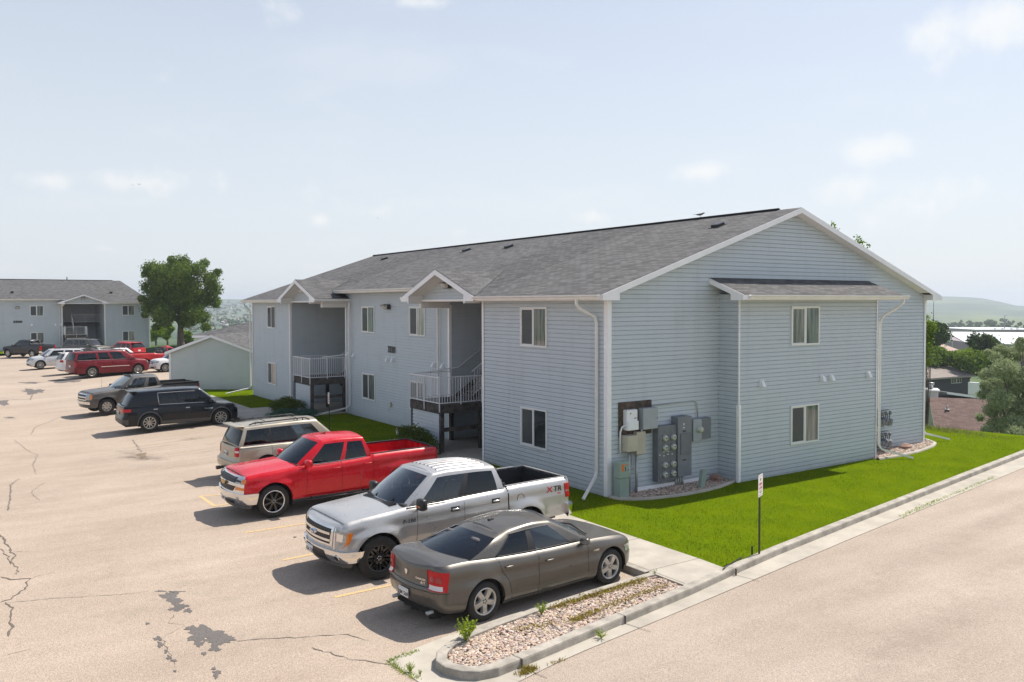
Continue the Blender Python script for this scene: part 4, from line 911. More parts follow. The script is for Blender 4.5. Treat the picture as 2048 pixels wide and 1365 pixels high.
far_tree(1938, 722, 30, 30, 110, 9000, .34, M_LEAF_BR, 'bright green rounded tree behind the dark house, right one', 23)
far_tree(1968, 696, 26, 28, 118, 7000, .36, M_LEAF_DK, 'dark tree in front of the white roofed hall', 24)
far_tree(2000, 720, 26, 22, 90, 4000, .3, M_LEAF_BR, 'green tree partly behind the silvery tree', 25)
# slender tree behind the roof: only leader twigs show
P = at_depth(1700, 470, 48); gb = float(terrain(P[0], P[1])); tops = []
for (px, row, r) in ((1668, 452, .16), (1666, 447, .10), (1712, 474, .16), (1717, 481, .22), (1722, 487, .2), (1736, 492, .12), (1727, 489, .2), (1735, 488, .06), (1672, 460, .2)):
    q = at_depth(px, row, 48); tops.append((q[0]-P[0], q[1]-P[1], q[2]-gb, r, r, r*1.2))
for k in range(14):
    a = rgn.uniform(0, 6.28); tops.append((1.6*cos(a), 1.6*sin(a), rgn.uniform(5.5, 8.3), .9, .9, .8))
make_tree('poplar_tree', (P[0], P[1], gb), 14, tops, 5200, .16, M_LEAF_BR, 'tree behind the roof with only its top twigs showing', trunk_r=.2, fork=.5, seed=9)
for i, (px, row) in enumerate(((1857, 655), (1853, 668), (1851, 718))):
    pass
P = at_depth(1853, 690, 44); gb = float(terrain(P[0], P[1])); tw = []
for (px, row, r) in ((1866, 650, .18), (1864, 657, .3), (1858, 663, .32), (1853, 672, .3), (1850, 700, .3), (1852, 722, .3), (1850, 650, .3), (1846, 690, .5), (1845, 640, .4), (1840, 670, .6)):
    q = at_depth(px, row, 44); tw.append((q[0]-P[0], q[1]-P[1], q[2]-gb, r, r, r))
make_tree('young_tree', (P[0], P[1], gb), 6, tw, 1800, .14, M_LEAF_BR, 'bright leafed sapling peeping out behind the far wall corner', trunk_r=.1, fork=.5, seed=12)
# shrubs by the far building
for i, (px, row, rp, d) in enumerate(((312, 668, 14, 112), (335, 665, 16, 116), (372, 675, 12, 118))):
    far_tree(px, row, rp, 17, d, 2500, .34, M_LEAF_BR, ['bright green bush at the corner of the far apartment building', 'bright green bush left of the big tree trunk', 'pale green bush right of the big tree trunk'][i], 40+i, 8, name='bush')
# shrubs near the stairs
def shrub(name, loc, r, n, ls, mat, label, seed, nb=16, aspect=.5):
    rgx = np.random.RandomState(seed); root = empty(name, loc); tag(root, label, 'shrub'); b = clumpy(0, 0, r[2]*.35, r[0], r[1], r[2]*.65, nb, rgx, .4, -.3)
    P, N = crown_points(b, n, rgx, .5); P[:, 2] = np.abs(P[:, 2]); V, F = leaf_cloud(P, N, ls, rgx, aspect); o = raw_mesh('foliage', V, F, mat, 4); o.parent = root
    t = MB(); rr = random.Random(seed)
    for _ in range(9): a = rr.uniform(0, 6.28); t.tube([(0, 0, -.05), (cos(a)*r[0]*.3, sin(a)*r[1]*.3, r[2]*.4), (cos(a)*r[0]*.7, sin(a)*r[1]*.7, r[2]*.7)], [.02, .014, .006], 5)
    t.build('stem', M_BARK, root); return root
shrub('deciduous_shrub', (-1.45, 21.9, 0), (1.05, 1.25, .85), 9000, .075, M_BUSH, 'taller olive green shrub beside the far stair deck', 51)
shrub('juniper_shrub', (-1.75, 20.1, 0), (1.05, 1.5, .55), 12000, .07, M_JUNI, 'low spreading blue-green juniper in front of the far stair deck', 52, 20, .25)
shrub('deciduous_shrub', (-1.3, 9.2, 0), (.75, 1.2, .95), 7000, .075, M_BUSH, 'dark green shrub beside the near stair deck behind the red pickup', 53)
# weeds
def weed(loc, h, r, n, label, seed, mat=M_WEED):
    rgx = np.random.RandomState(seed); root = empty('weed', loc); tag(root, label, 'weed'); st = MB(); P = []; N = []
    for k in range(n):
        a = rgx.uniform(0, 6.28); l = rgx.uniform(.5, 1); e = Vector((cos(a)*r*l, sin(a)*r*l, h*rgx.uniform(.6, 1.1))); m = e*.5+Vector((0, 0, h*.12)); st.tube([(0, 0, 0), m, e], [.004, .003, .0015], 4, 0, False)
        for j in range(9): t = rgx.uniform(.25, 1); q = (Vector((0, 0, 0)).lerp(m, t*2) if t < .5 else m.lerp(e, t*2-1)); P.append(q[:]); N.append((cos(a), sin(a), .6))
    st.build('stem', mat, root); V, F = leaf_cloud(np.array(P), np.array(N), h*.26, rgx, .3); o = raw_mesh('foliage', V, F, mat, 4); o.parent = root
def wl(px, row, z): p = gnd(px, row, z); return (p[0], p[1], z)
weed(wl(932, 1284, -.03), .34, .22, 30, 'largest leafy green weed at the rounded tip of the gravel island', 61)
weed(wl(1083, 1230, -.03), .2, .14, 16, 'small bright green weed halfway along the gravel island', 62)
weed(wl(1310, 1150, -.03), .12, .05, 5, 'tiny green weed at the sidewalk end of the gravel island', 63)
weed(wl(1203, 1277, -.13), .14, .15, 18, 'yellowish grass tuft in the road gutter', 64)
weed(wl(820, 1345, -.13), .14, .10, 14, 'green weed growing from the crack before the island apron', 65)
weed(wl(840, 1352, -.13), .10, .05, 6, 'tiny weed sprig beside the island apron edge', 66)
def tufts(pts, n, h, w, label, mat=M_WEED, spread=.03, seed=1):
    rgx = np.random.RandomState(seed); L_ = [np.array(p) for p in pts]; P = []
    for k in range(n):
        i = rgx.randint(len(L_)-1); P.append(L_[i]+(L_[i+1]-L_[i])*rgx.uniform(0, 1)+np.array([rgx.normal(0, spread), rgx.normal(0, spread), 0]))
    V, F = blades(np.array(P), h, w, rgx, .8); o = raw_mesh('crack_weeds', V, F, mat); tag(o, label, 'weeds', kind='stuff')
tufts([wl(779, 1322, -.135), wl(800, 1340, -.135), wl(835, 1358, -.135)], 320, .035, .014, 'weeds sprouting along the edge of the island apron', seed=2, spread=.04)
tufts([wl(779, 1322, -.135), wl(835, 1302, -.135)], 160, .035, .014, 'weeds in the seam left of the island', seed=3)
tufts([wl(1990, 955, -.14), wl(1880, 1000, -.14), wl(1800, 1035, -.14)], 700, .045, .02, 'weeds in the seam of the road gutter', seed=4, spread=.05)
tufts([wl(1040, 1350, -.13), wl(1070, 1338, -.13)], 220, .05, .015, 'olive weeds in the gutter seam near the island tip', M_MOSS, .04, 5)
tufts([wl(1130, 1318, -.13), wl(1100, 1330, -.13)], 60, .04, .012, 'sparse weeds further along the gutter seam', M_MOSS, .03, 6)
tufts([(-8.08, -7.52, -.15), (-7.95, -7.5, -.15)], 200, .08, .015, 'brownish weeds at the kerb joint', M_MOSS, .05, 7)
def moss(px0, px1, n, seed, lab):
    rgx = np.random.RandomState(seed); P = []
    for k in range(n): t = rgx.uniform(0, 1); P.append(np.array(wl(px0[0]+(px1[0]-px0[0])*t, px0[1]+(px1[1]-px0[1])*t, -.02))+np.array([rgx.normal(0, .06), rgx.normal(0, .05), rgx.uniform(0, .05)]))
    V, F = leaf_cloud(np.array(P), np.tile([0, 0, 1.], (n, 1)), .035, rgx, .6); o = raw_mesh('creeping_weeds', V, F, M_MOSS, 4); tag(o, lab, 'weeds', kind='stuff')
moss((1105, 1218), (1290, 1160), 1500, 71, 'olive creeping weeds along the car side of the island'); moss((1140, 1245), (1200, 1222), 450, 72, 'reddish creeping weeds along the road side of the island'); moss((1205, 1218), (1330, 1172), 450, 73, 'patchy creeping weeds near the sidewalk end of the island'); moss((1030, 1262), (1110, 1248), 160, 74, 'sparse creeping weeds mid island')
# =================================================================== the near apartment building
bl = empty('apartment_building', (0, 0, 0))
tag(bl, 'large two-storey blue-grey apartment building numbered 3330 with grey shingle roof', 'building')
B = apartment(bl, wins={
    ('a', 0): (M_GL_SCREEN, M_GL_CURT), ('a', 1): (M_GL_SCREEN, M_GL_DARK), ('b', 0): (M_GL_SCREEN, M_GL_WHITE), ('b', 1): (M_GL_SCREEN, M_GL_CURT),
    ('c', 0): (M_GL_DARK, M_GL_GREEN), ('c', 1): (M_GL_SCREEN, M_GL_CURT), ('d', 0): (M_GL_DARK, M_GL_SCREEN), ('d', 1): (M_GL_SCREEN, M_GL_BEIGE),
    ('e', 0): (M_GL_CURT, M_GL_GREEN), ('e', 1): (M_GL_SCREEN, M_GL_GREEN)})
# house number
nm = MB(); put_text(nm, '3330', .38, (1.205, 15.98, 3.20), (0, -1, 0), (0, 0, 1), sx=.95, bold=.055)
for i in range(len(nm.v)): pass
nm.build('house_number', M_BLACK, bl)
# downspouts
def dsp(pts): return downspout(bl, pts)
dsp([(-.60, .62, 5.50), (-.60, .62, 5.32), (-.52, .58, 5.2), (-.12, .40, 4.96), (-.085, .37, 4.8), (-.085, .37, .62), (-.16, .33, .50), (-.85, .02, .02)])
dsp([(-.60, 31.7, 5.50), (-.60, 31.7, 5.32), (-.15, 32.1, 5.0), (-.12, 32.12, 4.8), (-.12, 32.12, .5), (-.25, 32.2, .35), (-1.35, 32.9, .05)])
dsp([(1.13, 11.62, 5.42), (1.13, 11.62, .4), (1.0, 11.6, .25), (.2, 11.4, .03)])
dsp([(1.13, 20.42, 5.42), (1.13, 20.42, .45), (1.0, 20.5, .3), (-.9, 20.6, .0)])
dsp([(12.05, -1.42, 5.50), (12.05, -1.42, 5.36), (11.95, -1.3, 5.2), (11.62, -.96, 4.9), (11.56, -.87, 4.7), (11.56, -.87, .42), (11.6, -.95, .28), (12.2, -1.75, .03)])
dsp([(16.42, .3, 5.45), (16.42, .3, 5.3), (16.0, .12, 4.9), (15.98, .1, .45), (16.1, .05, .3), (17.1, -.35, .03)])
# roof vents on the front slope
def roof_vent(px, py):
    # intersect the sight line with the front roof plane
    d = sray(px, py); n = np.array([-PITCH, 0, 1.0]); p0 = np.array([-.5, 0, EZ]); t = n.dot(p0-CC)/n.dot(d); P = CC+d*t
    mb = MB(); mb.rbox(-.17, .17, -.17, .17, -.02, .10, .03); mb.box(-.26, .22, -.22, .22, -.01, .015)
    mb.xform(Matrix.Translation(P) @ Matrix.Rotation(-math.atan(PITCH), 4, 'Y'))
    return mb.build('roof_vent', M_BLKMET, bl)
for p in ((1436, 453), (1018, 495), (933, 502), (769, 519)): roof_vent(*p)
# flood lights
def flood(parent, loc, s=1.0):
    mb = MB(); mb.rbox(-.16*s, .0, -.2*s, .2*s, -.1*s, .13*s, .03*s); mb.add([(-.16*s, -.19*s, .12*s), (-.16*s, .19*s, .12*s), (-.36*s, .17*s, .10*s), (-.36*s, -.17*s, .10*s), (-.16*s, -.19*s, .09*s), (-.16*s, .19*s, .09*s), (-.36*s, .17*s, .08*s), (-.36*s, -.17*s, .08*s)], [(0, 1, 2, 3), (7, 6, 5, 4), (0, 3, 7, 4), (1, 5, 6, 2), (2, 6, 7, 3)], 0)
    o = mb.build('wall_light', M_BRONZE, parent); o.location = loc
    l = MB(); l.add([(-.161*s, -.17*s, .085*s), (-.161*s, .17*s, .085*s), (-.34*s, .15*s, .075*s), (-.34*s, -.15*s, .075*s), (-.161*s, -.15*s, -.09*s), (-.161*s, .15*s, -.09*s), (-.26*s, .13*s, -.06*s), (-.26*s, -.13*s, -.06*s)], [(3, 2, 6, 7), (0, 3, 7, 4), (1, 5, 6, 2), (4, 7, 6, 5)], 0)
    lo = l.build('lens', M_LENS, o)
    return o
flood(bl, (1.23, 16.26, 5.2)); flood(bl, (.03, B['yp1'], 6.0)); flood(bl, (.03, B['yp2'], 6.0))
hb = MB(); hb.rbox(1.15, 1.24, 16.0, 16.12, .78, .98, .02); hb.tube([(1.2, 16.03, .8), (1.1, 16.03, .74), (1.08, 16.03, .6)], .015, 6); hb.build('hose_bib', M_BEIGE, bl)
# dryer vents
for i, (y, lab) in enumerate([(20.09, 'white vent beside the downspout left of the number 3330'), (16.38, 'white vent below the first digits of 3330'), (15.85, 'white vent below the last digit of 3330'), (12.13, 'white vent just left of the downspout by the near stair'), (11.40, 'white vent just right of the downspout by the near stair')]):
    vent_hood((1.245, y, 2.88), (0, -1, 0), (-1, 0, 0), lab, 'dryer vents on the front wall', .15)
for i, (x, lab) in enumerate([(5.45, 'white vent left of the windows on the end wall'), (8.43, 'left one of the two paired white vents on the end wall'), (8.9, 'right one of the two paired white vents on the end wall'), (10.96, 'white vent nearest the tall downspout on the end wall')]):
    vent_hood((x, -.795, 2.90), (1, 0, 0), (0, -1, 0), lab, 'dryer vents on the end wall', .17)
vent_hood((1.245, 20.85, 2.88), (0, -1, 0), (-1, 0, 0), 'white vent half behind the downspout by the far stair rail', 'dryer vents on the front wall', .15)

# =================================================================== utility equipment on the end wall (faces -y)
def ubox(name, mat, x0, x1, z0, z1, d, label, cat='utility box', b=.015, y=-.02, group=None):
    mb = MB(); mb.rbox(x0, x1, y-d, y, z0, z1, b); o = mb.build(name, mat)
    if label: tag(o, label, cat, group)
    return o
pb = MB(); pb.box(.38, 1.62, -.045, -.02, 1.62, 2.58); tag(pb.build('backing_board', M_PLY), 'dark weathered plywood board screwed to the end wall', 'board')
o = ubox('telephone_box', M_PLASW, .53, .93, 1.80, 2.37, .16, 'white plastic telephone box on the left of the plywood board', y=-.047)
q = MB(); q.rbox(.55, .94, -.245, -.207, 1.80, 2.05, .01); q.build('cover', M_PLASW, o); q = MB(); q.box(.66, .69, -.2105, -.2075, 2.25, 2.29); q.box(.8, .9, -.2105, -.2075, 2.12, 2.14); q.build('latch', M_BLACK, o)
o = ubox('junction_cabinet', M_STEELL, 1.10, 1.66, 1.78, 2.38, .22, 'light grey steel cabinet on the right of the plywood board', y=-.047)
q = MB(); q.box(1.62, 1.64, -.271, -.268, 2.05, 2.1); q.build('latch', M_BLKMET, o)
o = ubox('splice_box', M_BEIGE, .46, .86, 1.22, 1.66, .30, 'smaller deep beige box below the white telephone box')
o = ubox('splice_cabinet', M_BEIGE, .92, 1.26, 1.08, 1.72, .17, 'taller beige box below the light grey cabinet')
# pedestal
pd = empty('telecom_pedestal', (.22, -.34, 0)); tag(pd, 'sage green utility pedestal with an orange sticker beside the building corner', 'pedestal')
q = MB(); q.rbox(-.17, .17, -.12, .12, -.1, .54, .02); q.build('base', M_PEDES, pd)
q = MB(); q.rbox(-.18, .18, -.13, .13, .545, 1.0, .025); hd = q.build('cover', M_PEDES, pd)
q = MB(); q.box(-.11, -.03, -.1335, -.131, .74, .94); q.box(.0, .10, -.1335, -.131, .91, .94); q.build('sticker', M_ORANGE, hd)
q = MB(); q.box(.01, .035, -.1335, -.131, .74, .86); q.rbox(.12, .14, -.14, -.13, .76, .79, .004); q.build('latch', M_BLACK, hd)
pd2 = MB(); pd2.rbox(-.1, .1, -.06, .06, -.1, .52, .02); o = pd2.build('cable_pedestal', M_PEDES); o.location = (2.95, -.72, 0); o.rotation_euler = (.06, .13, .1); tag(o, 'small leaning sage green pedestal standing in the gravel bed', 'pedestal')
# meter bank
mbk = empty('meter_bank', (1.69, -.02, 0)); mbk.scale = (.93, .75, .96); tag(mbk, 'dark grey electric meter bank with eight round glass meters', 'meter bank')
q = MB(); q.rbox(0, .78, -.30, 0, .22, 1.90, .012); q.box(.26, .27, -.3035, -.3005, .24, 1.88); q.box(.52, .53, -.3035, -.3005, .24, 1.88); q.box(.02, .76, -.3035, -.3005, 1.06, 1.07); q.build('cabinet', M_STEELG, mbk)
for cx in (.26, .62):
    for cz in (1.53, 1.24, .72, .43):
        s = MB(); s.lathe([(.0, .0), (.105, .0), (.105, .05), (.095, .055)], (cx+.0, -.30, cz), (0, -1, 0), 20); me_ = s.build('meter', M_GALV, mbk)
        s = MB(); s.lathe([(.09, .05), (.088, .11), (.07, .13), (0, .135)], (cx, -.30, cz), (0, -1, 0), 20); dl = s.build('dial', M_DIAL, me_)
        s = MB(); s.box(cx-.04, cx+.04, -.4375, -.435, cz+.0, cz+.03); s.build('register', M_BLKMET, dl)
        s = MB(); s.rbox(cx-.2, cx-.12, -.325, -.3, cz-.1, cz+.06, .005); s.build('breaker', M_STEELM, mbk)
q = MB()
for x, z in ((.07, 1.04), (.24, 1.0), (.42, 1.03), (.60, 1.02), (.24, 1.12), (.42, 1.12)): q.box(x-.03, x+.03, -.3065, -.304, z-.012, z+.012)
q.build('tag', M_SIGNW, mbk)
msd = empty('switchboard', (2.43, -.02, 0)); msd.scale = (.90, .78, .96); tag(msd, 'tall dark grey main service cabinet right of the eight meters', 'utility box')
q = MB(); q.rbox(0, .62, -.36, 0, .30, 2.12, .012); cb = q.build('cabinet', M_STEELM, msd)
q = MB(); q.rbox(.1, .58, -.395, -.361, .98, 1.62, .008); q.build('door', M_STEELG, cb)
q = MB(); q.box(.22, .29, -.364, -.361, 1.77, 1.80); q.box(.235, .275, -.364, -.361, 1.86, 1.93); q.build('tag', M_SIGNW, cb)
q = MB(); q.box(.2, .36, -.364, -.361, 1.66, 1.70); q.box(.2, .36, -.364, -.361, .78, .82); q.build('label_plate', M_BLKMET, cb)
q = MB(); [q.tube([(x, -.12, .3), (x, -.12, -.1)], .035, 8) for x in (.12, .22, .32, .42)]; q.build('conduit', M_GALV, msd)
ms = empty('meter_socket', (3.14, -.02, 0)); tag(ms, 'light blue-grey box with one round meter right of the tall cabinet', 'utility box')
q = MB(); q.rbox(0, .36, -.2, 0, 1.25, 1.90, .012); q.build('cabinet', M_STEELL, ms)
q = MB(); q.lathe([(.105, .0), (.105, .05), (.09, .055), (.088, .11), (.07, .13), (0, .135)], (.24, -.2, 1.60), (0, -1, 0), 20); q.build('meter', M_DIAL, ms)
ubox('meter_cabinet', M_STEELM, 3.56, 3.96, 1.27, 1.90, .14, 'dark grey box at the right end of the row of boxes')
# conduits
def pipe(name, pts, r, label, mat=M_GALV, parent=None):
    q = MB(); q.tube(pts, r, 8); o = q.build(name, mat, parent)
    if label: tag(o, label, 'pipe')
    return o
pipe('conduit', [(1.62, -.05, 2.40), (3.30, -.05, 2.43), (3.44, -.05, 2.38), (3.48, -.05, 2.25), (3.48, -.07, 1.92)], .014, 'thin conduit running along the wall and down to the single meter box')
pipe('conduit', [(.52, -.16, 1.95), (.43, -.12, 1.90), (.40, -.08, 1.75), (.40, -.08, 1.15)], .025, 'pale pipe curving from the telephone box to the orange-stickered pedestal', M_PLASW)
pipe('conduit', [(1.14, -.14, 1.78), (1.16, -.14, 1.68), (1.08, -.13, 1.58), (.92, -.13, 1.55), (.84, -.12, 1.48), (.84, -.12, 1.3)], .025, 'S-shaped pale pipe between the grey cabinet and the beige boxes', M_PLASW)
pipe('conduit', [(.64, -.18, 1.22), (.64, -.18, -.1)], .045, 'thick grey pipe under the smaller beige box')
pipe('conduit', [(.97, -.12, 1.08), (.97, -.12, -.1)], .040, 'thick grey pipe under the taller beige box')
pipe('cable', [(.76, -.12, 1.22), (.78, -.1, .9), (.74, -.1, .35)], .014, 'dark cable hanging beside the thick pipe', M_BLACK)
q = MB(); q.box(1.02, 4.0, -.09, -.02, -.12, .12); q.build('base_trim', M_WHITE, bl)
# gas meters
gas = empty('gas_meter_rack', (12.85, -.05, 0)); tag(gas, 'cluster of grey gas meters and pipes beside the tall downspout', 'gas meter')
for bz in (1.02, .25):
    for k in range(3):
        q = MB(); x = -.22+k*.25; q.rbox(x-.1, x+.1, -.30, -.10, bz-.13+.05*(k % 2), bz+.13+.05*(k % 2), .04, smooth=True); q.lathe([(.0, 0), (.075, 0), (.075, .03), (0, .035)], (x, -.30, bz+.05+.05*(k % 2)), (0, -1, 0), 14); q.build('gas_meter', M_STEELM, gas)
        q = MB(); q.tube([(x-.06, -.2, bz+.12), (x-.06, -.2, bz+.3), (x-.06, -.1, bz+.34), (x-.06, -.05, bz+.34)], .02, 6); q.tube([(x+.06, -.2, bz+.12), (x+.06, -.2, bz+.40)], .018, 6)
        q.lathe([(0, -.03), (.07, -.02), (.07, .02), (0, .04)], (x+.06, -.22, bz+.33), (0, -1, 0), 12); q.build('regulator', M_STEELG, gas)
    q = MB(); q.tube([(-.4, -.08, bz+.42), (.45, -.08, bz+.42)], .022, 6); q.build('pipe', M_STEELG, gas)
q = MB(); q.tube([(-.38, -.08, 1.44), (-.38, -.08, -.1)], .022, 6); q.build('pipe', M_STEELG, gas)
# =================================================================== the far apartment building
fb = empty('apartment_building', (6.15, 94.0, 0), pi/2)
tag(fb, 'distant two-storey grey apartment building numbered 3300 behind the parked cars', 'building')
B2 = apartment(fb, A=5.1, mid=10.2, rec=4.4, vn=1.75, bump=False, hip=2.4, wins={('a', 0): (M_GL_SCREEN, M_GL_CURT), ('b', 0): (M_GL_SCREEN, M_GL_GREEN), ('b', 1): (M_GL_SCREEN, M_GL_CURT)}, detail=False)
q = MB(); put_text(q, '3300', .34, (1.205, B2['yB']+4.6, 3.25), (0, -1, 0), (0, 0, 1), sx=1.35, bold=.06); q.build('house_number', M_BLACK, fb)
flood(fb, (1.23, B2['yB']+4.6, 5.0)); flood(fb, (.03, B2['yp1'], 6.05))
for y in (B2['yB']+.35,): downspout(fb, [(1.13, y, 5.5), (1.13, y, .5), (.9, y-.1, .3), (-.6, y-.9, .0)])
downspout(fb, [(-.1, .1, 5.3), (-.1, .1, .2)])
def rotp(x, y, z): return (6.15-y, 94.0+x, z)
for i, y in enumerate((B2['yB']+3.2, B2['yB']+6.6, B2['yB']+.15, B2['yB']+.75)):
    p = rotp(1.245, y, 2.95); vent_hood(p, (1, 0, 0), (0, -1, 0), ['white vent below the number 3300', 'white vent left of the number 3300', 'white vent left of the white downspout on the far building', 'white vent right of the white downspout on the far building'][i], 'vents on the far building', .2)
for (x, y) in ((2.9, 3.9), (2.9, 14.5)):
    q = MB(); q.rbox(x-.15, x+.15, y-.15, y+.15, roofz(x), roofz(x)+.2, .03); q.build('roof_vent', M_BLKMET, fb)
q = MB(); q.cyl((8, 8.2, 8.3), (8, 8.2, 8.85), .06, 8); q.build('vent_pipe', M_BLKMET, fb)

# =================================================================== simple pitched-roof houses
def house(name, loc, rz, L_, W_, zw, pitch, wall, roof, label, over=.4, hip=False, cat='house', base=-1.0, windows=(), door=None, trim=M_WHITE, course=False):
    """ridge along local x; local y=-W/2 is the front"""
    root = empty(name, loc, rz); tag(root, label, cat); w = MB(); hw = W_/2; R = zw+hw*pitch
    if course:
        for (p, d, nn, l) in (((-L_/2, -hw, 0), (1, 0, 0), (0, -1, 0), L_), ((-L_/2, hw, 0), (1, 0, 0), (0, 1, 0), L_)): wallrect(w, p, d, nn, l, base, zw)
        f = lambda z: max(0.0, (z-zw)/pitch)
        for x, nn in ((-L_/2, (-1, 0, 0)), (L_/2, (1, 0, 0))):
            siding(w, (x, -hw, 0), (0, 1, 0), nn, base, (R-.05) if not hip else zw, f, lambda z: W_-f(z))
        w.box(-L_/2+.03, L_/2-.03, -hw+.03, hw-.03, base, zw)
        if not hip: w.prism([(-hw+.03, zw), (hw-.03, zw), (0, R-.04)], 0, -L_/2+.03, L_/2-.03)
    else:
        w.box(-L_/2, L_/2, -hw, hw, base, zw)
        if not hip: w.prism([(-hw, zw), (hw, zw), (0, R)], 0, -L_/2, L_/2)
    w.build('wall', wall, root)
    r = MB(); ze = zw-over*pitch; a = L_/2+over; b = hw+over; t = .06
    h = b if hip else 0
    slopequad(r, [(-a, -b, ze+t), (a, -b, ze+t), (a-h, 0, R+t), (-a+h, 0, R+t)], (1, 0, 0), (0, 1, pitch), (0, 0, 0))
    slopequad(r, [(a, b, ze+t), (-a, b, ze+t), (-a+h, 0, R+t), (a-h, 0, R+t)], (1, 0, 0), (0, -1, pitch), (0, 0, 0))
    if hip:
        slopequad(r, [(a, -b, ze+t), (a, b, ze+t), (a-h, 0, R+t)], (0, 1, 0), (-1, 0, pitch), (0, 0, 0)); slopequad(r, [(-a, b, ze+t), (-a, -b, ze+t), (-a+h, 0, R+t)], (0, 1, 0), (1, 0, pitch), (0, 0, 0))
    ro = r.build('roof', roof, root)
    f_ = MB()
    for s in (-1, 1):
        f_.box(-a, a, min(s*b, s*(b-.03)), max(s*b, s*(b-.03)), ze-.14, ze+t-.012)
        if not hip:
            x0, x1 = (s*a, s*(a-.03)); 
            for q in (-1, 1): f_.prism([(q*(b-.031), ze-.12), (q*(b-.031), ze+t-.012), (0, R+t-.012), (0, R-.12)], 0, min(x0, x1), max(x0, x1))
        else: f_.box(min(s*a, s*(a-.03)), max(s*a, s*(a-.03)), -b+.031, b-.031, ze-.14, ze+t-.012)
    f_.quad((-a, -b+.02, ze-.01), (a, -b+.02, ze-.01), (a, -hw+.0, ze-.0), (-a, -hw, ze-.0)); f_.quad((-a, b-.02, ze-.01), (-a, hw, ze), (a, hw, ze), (a, b-.02, ze-.01))
    if not hip:
        for s in (-1, 1):
            for q in (-1, 1): f_.quad((s*L_/2, q*b, ze-.01), (s*a, q*b, ze-.01), (s*a, 0, R-.01), (s*L_/2, 0, R-.01))
    f_.build('fascia', trim, root)
    for (x, z, ww, hh) in windows: 
        fo = MB(); fo.box(x-ww/2-.06, x+ww/2+.06, -hw-.04, -hw+.0, z-.06, z+hh+.06); fw = fo.build('window', M_SASH, root); g = MB(); g.box(x-ww/2, x-.03, -hw-.05, -hw-.041, z, z+hh); g.box(x+.03, x+ww/2, -hw-.05, -hw-.041, z, z+hh); g.build('pane', M_GL_DARK, fw)
    return root
# garages: gable wall turned toward the lot
ga = gnd(340, 778, 0); gdir = radians(52.3)
# local frame: ridge along local x; gable end at local -x faces the camera
W1 = 5.55; hd_ = Vector((cos(gdir), sin(gdir), 0)); sd_ = Vector((sin(gdir), -cos(gdir), 0)); c0 = Vector(ga)+sd_*(W1/2)+hd_*7.0
g1 = house('garage', (c0.x, c0.y, 0), gdir, 14, W1, 2.38, .36, M_SIDE2, M_SHING, 'sage green sided garage with its white-trimmed gable toward the lot', over=.22, course=True, base=-.4)
q = MB(); q.box(-7.03, -6.9, 2.68, 2.80, -.3, 2.3); q.box(-7.03, -6.9, -2.80, -2.68, -.3, 2.3); q.build('corner_post', M_WHITE, g1)
P = at_depth(398, 668, 74.0); g2r = radians(50); h2 = Vector((cos(g2r), sin(g2r))); s2_ = Vector((sin(g2r), -cos(g2r)))
c1 = Vector((P[0], P[1]))+s2_*7.5+h2*4.0
house('garage', (c1.x, c1.y, 0), g2r-pi/2, 15, 8, P[2]-.05, .30, pmat('garage_cream', (.55, .53, .48), .6, noise=.05), M_SHING, 'white garage with a low dark hipped roof behind the sage garage', over=.45, hip=True, base=-1)
# brown-roofed house just below the bank
P0 = at_depth(1858, 794.5, 49.0); P1 = at_depth(2010, 800, 47.6); dv = Vector((P1[0]-P0[0], P1[1]-P0[1])).normalized(); rzb = math.atan2(dv.y, dv.x)
cb = Vector((P0[0], P0[1]))+dv*8.5; 
brn = house('house', (cb.x, cb.y, P0[2]-4.9), rzb, 16, 10.4, 2.75, .40, pmat('house_grey_wall', (.30, .29, .28), .7), M_SHING_BROWN, 'house below the lawn with a large brown shingled roof', over=.5, base=-1)
q = MB(); q.box(-9.0, -7.95, .6, 1.8, 2.5, 5.16); q.box(-9.08, -7.87, .5, 1.9, 5.16, 5.26); ch = q.build('chimney', M_PLASW, brn)
q = MB(); q.lathe([(.0, 0), (.24, 0), (.24, .55), (.34, .58), (.34, .72), (.22, .74), (.22, .80), (.36, .82), (.36, .92), (0, .95)], (-8.3, 1.2, 5.26), (0, 0, 1), 16); q.xform(Matrix.Translation((-8.3, 1.2, 5.26)) @ Matrix.Diagonal((.55, .55, .42, 1)) @ Matrix.Translation((8.3, -1.2, -5.26))); q.build('flue_cap', M_GALV, ch)
q = MB(); q.cyl((-7.7, -1.4, 4.1), (-7.7, -1.4, 4.62), .045, 8); q.rbox(-7.82, -7.58, -1.52, -1.28, 4.32, 4.40, .03); q.build('vent_pipe', M_GALV, brn)
# dark house
P0 = at_depth(1840, 787, 104); P1 = at_depth(1939, 789, 109); dv = Vector((P1[0]-P0[0], P1[1]-P0[1])); ln = dv.length+6; dv.normalize(); rzd = math.atan2(dv.y, dv.x); nrm = Vector((-dv.y, dv.x)); cb = Vector((P1[0], P1[1]))-dv*(ln/2)+nrm*4
wz = (787-757)/CAM['f']*106
house('house', (cb.x, cb.y, P0[2]), rzd, ln, 8, wz, .27, pmat('charcoal_wall', (.035, .036, .042), .7, noise=.1), M_SHING_TAN if False else pmat('roof_taupe', (.24, .205, .18), .9, noise=.12, nscale=2), 'low charcoal-walled house with a taupe roof beyond the brown roof', over=.5, trim=pmat('taupe_trim', (.30, .27, .24), .7), windows=((ln/2-2.3, .95, .9, .9), (ln/2-3.4, .95, .9, .9)), base=-1)
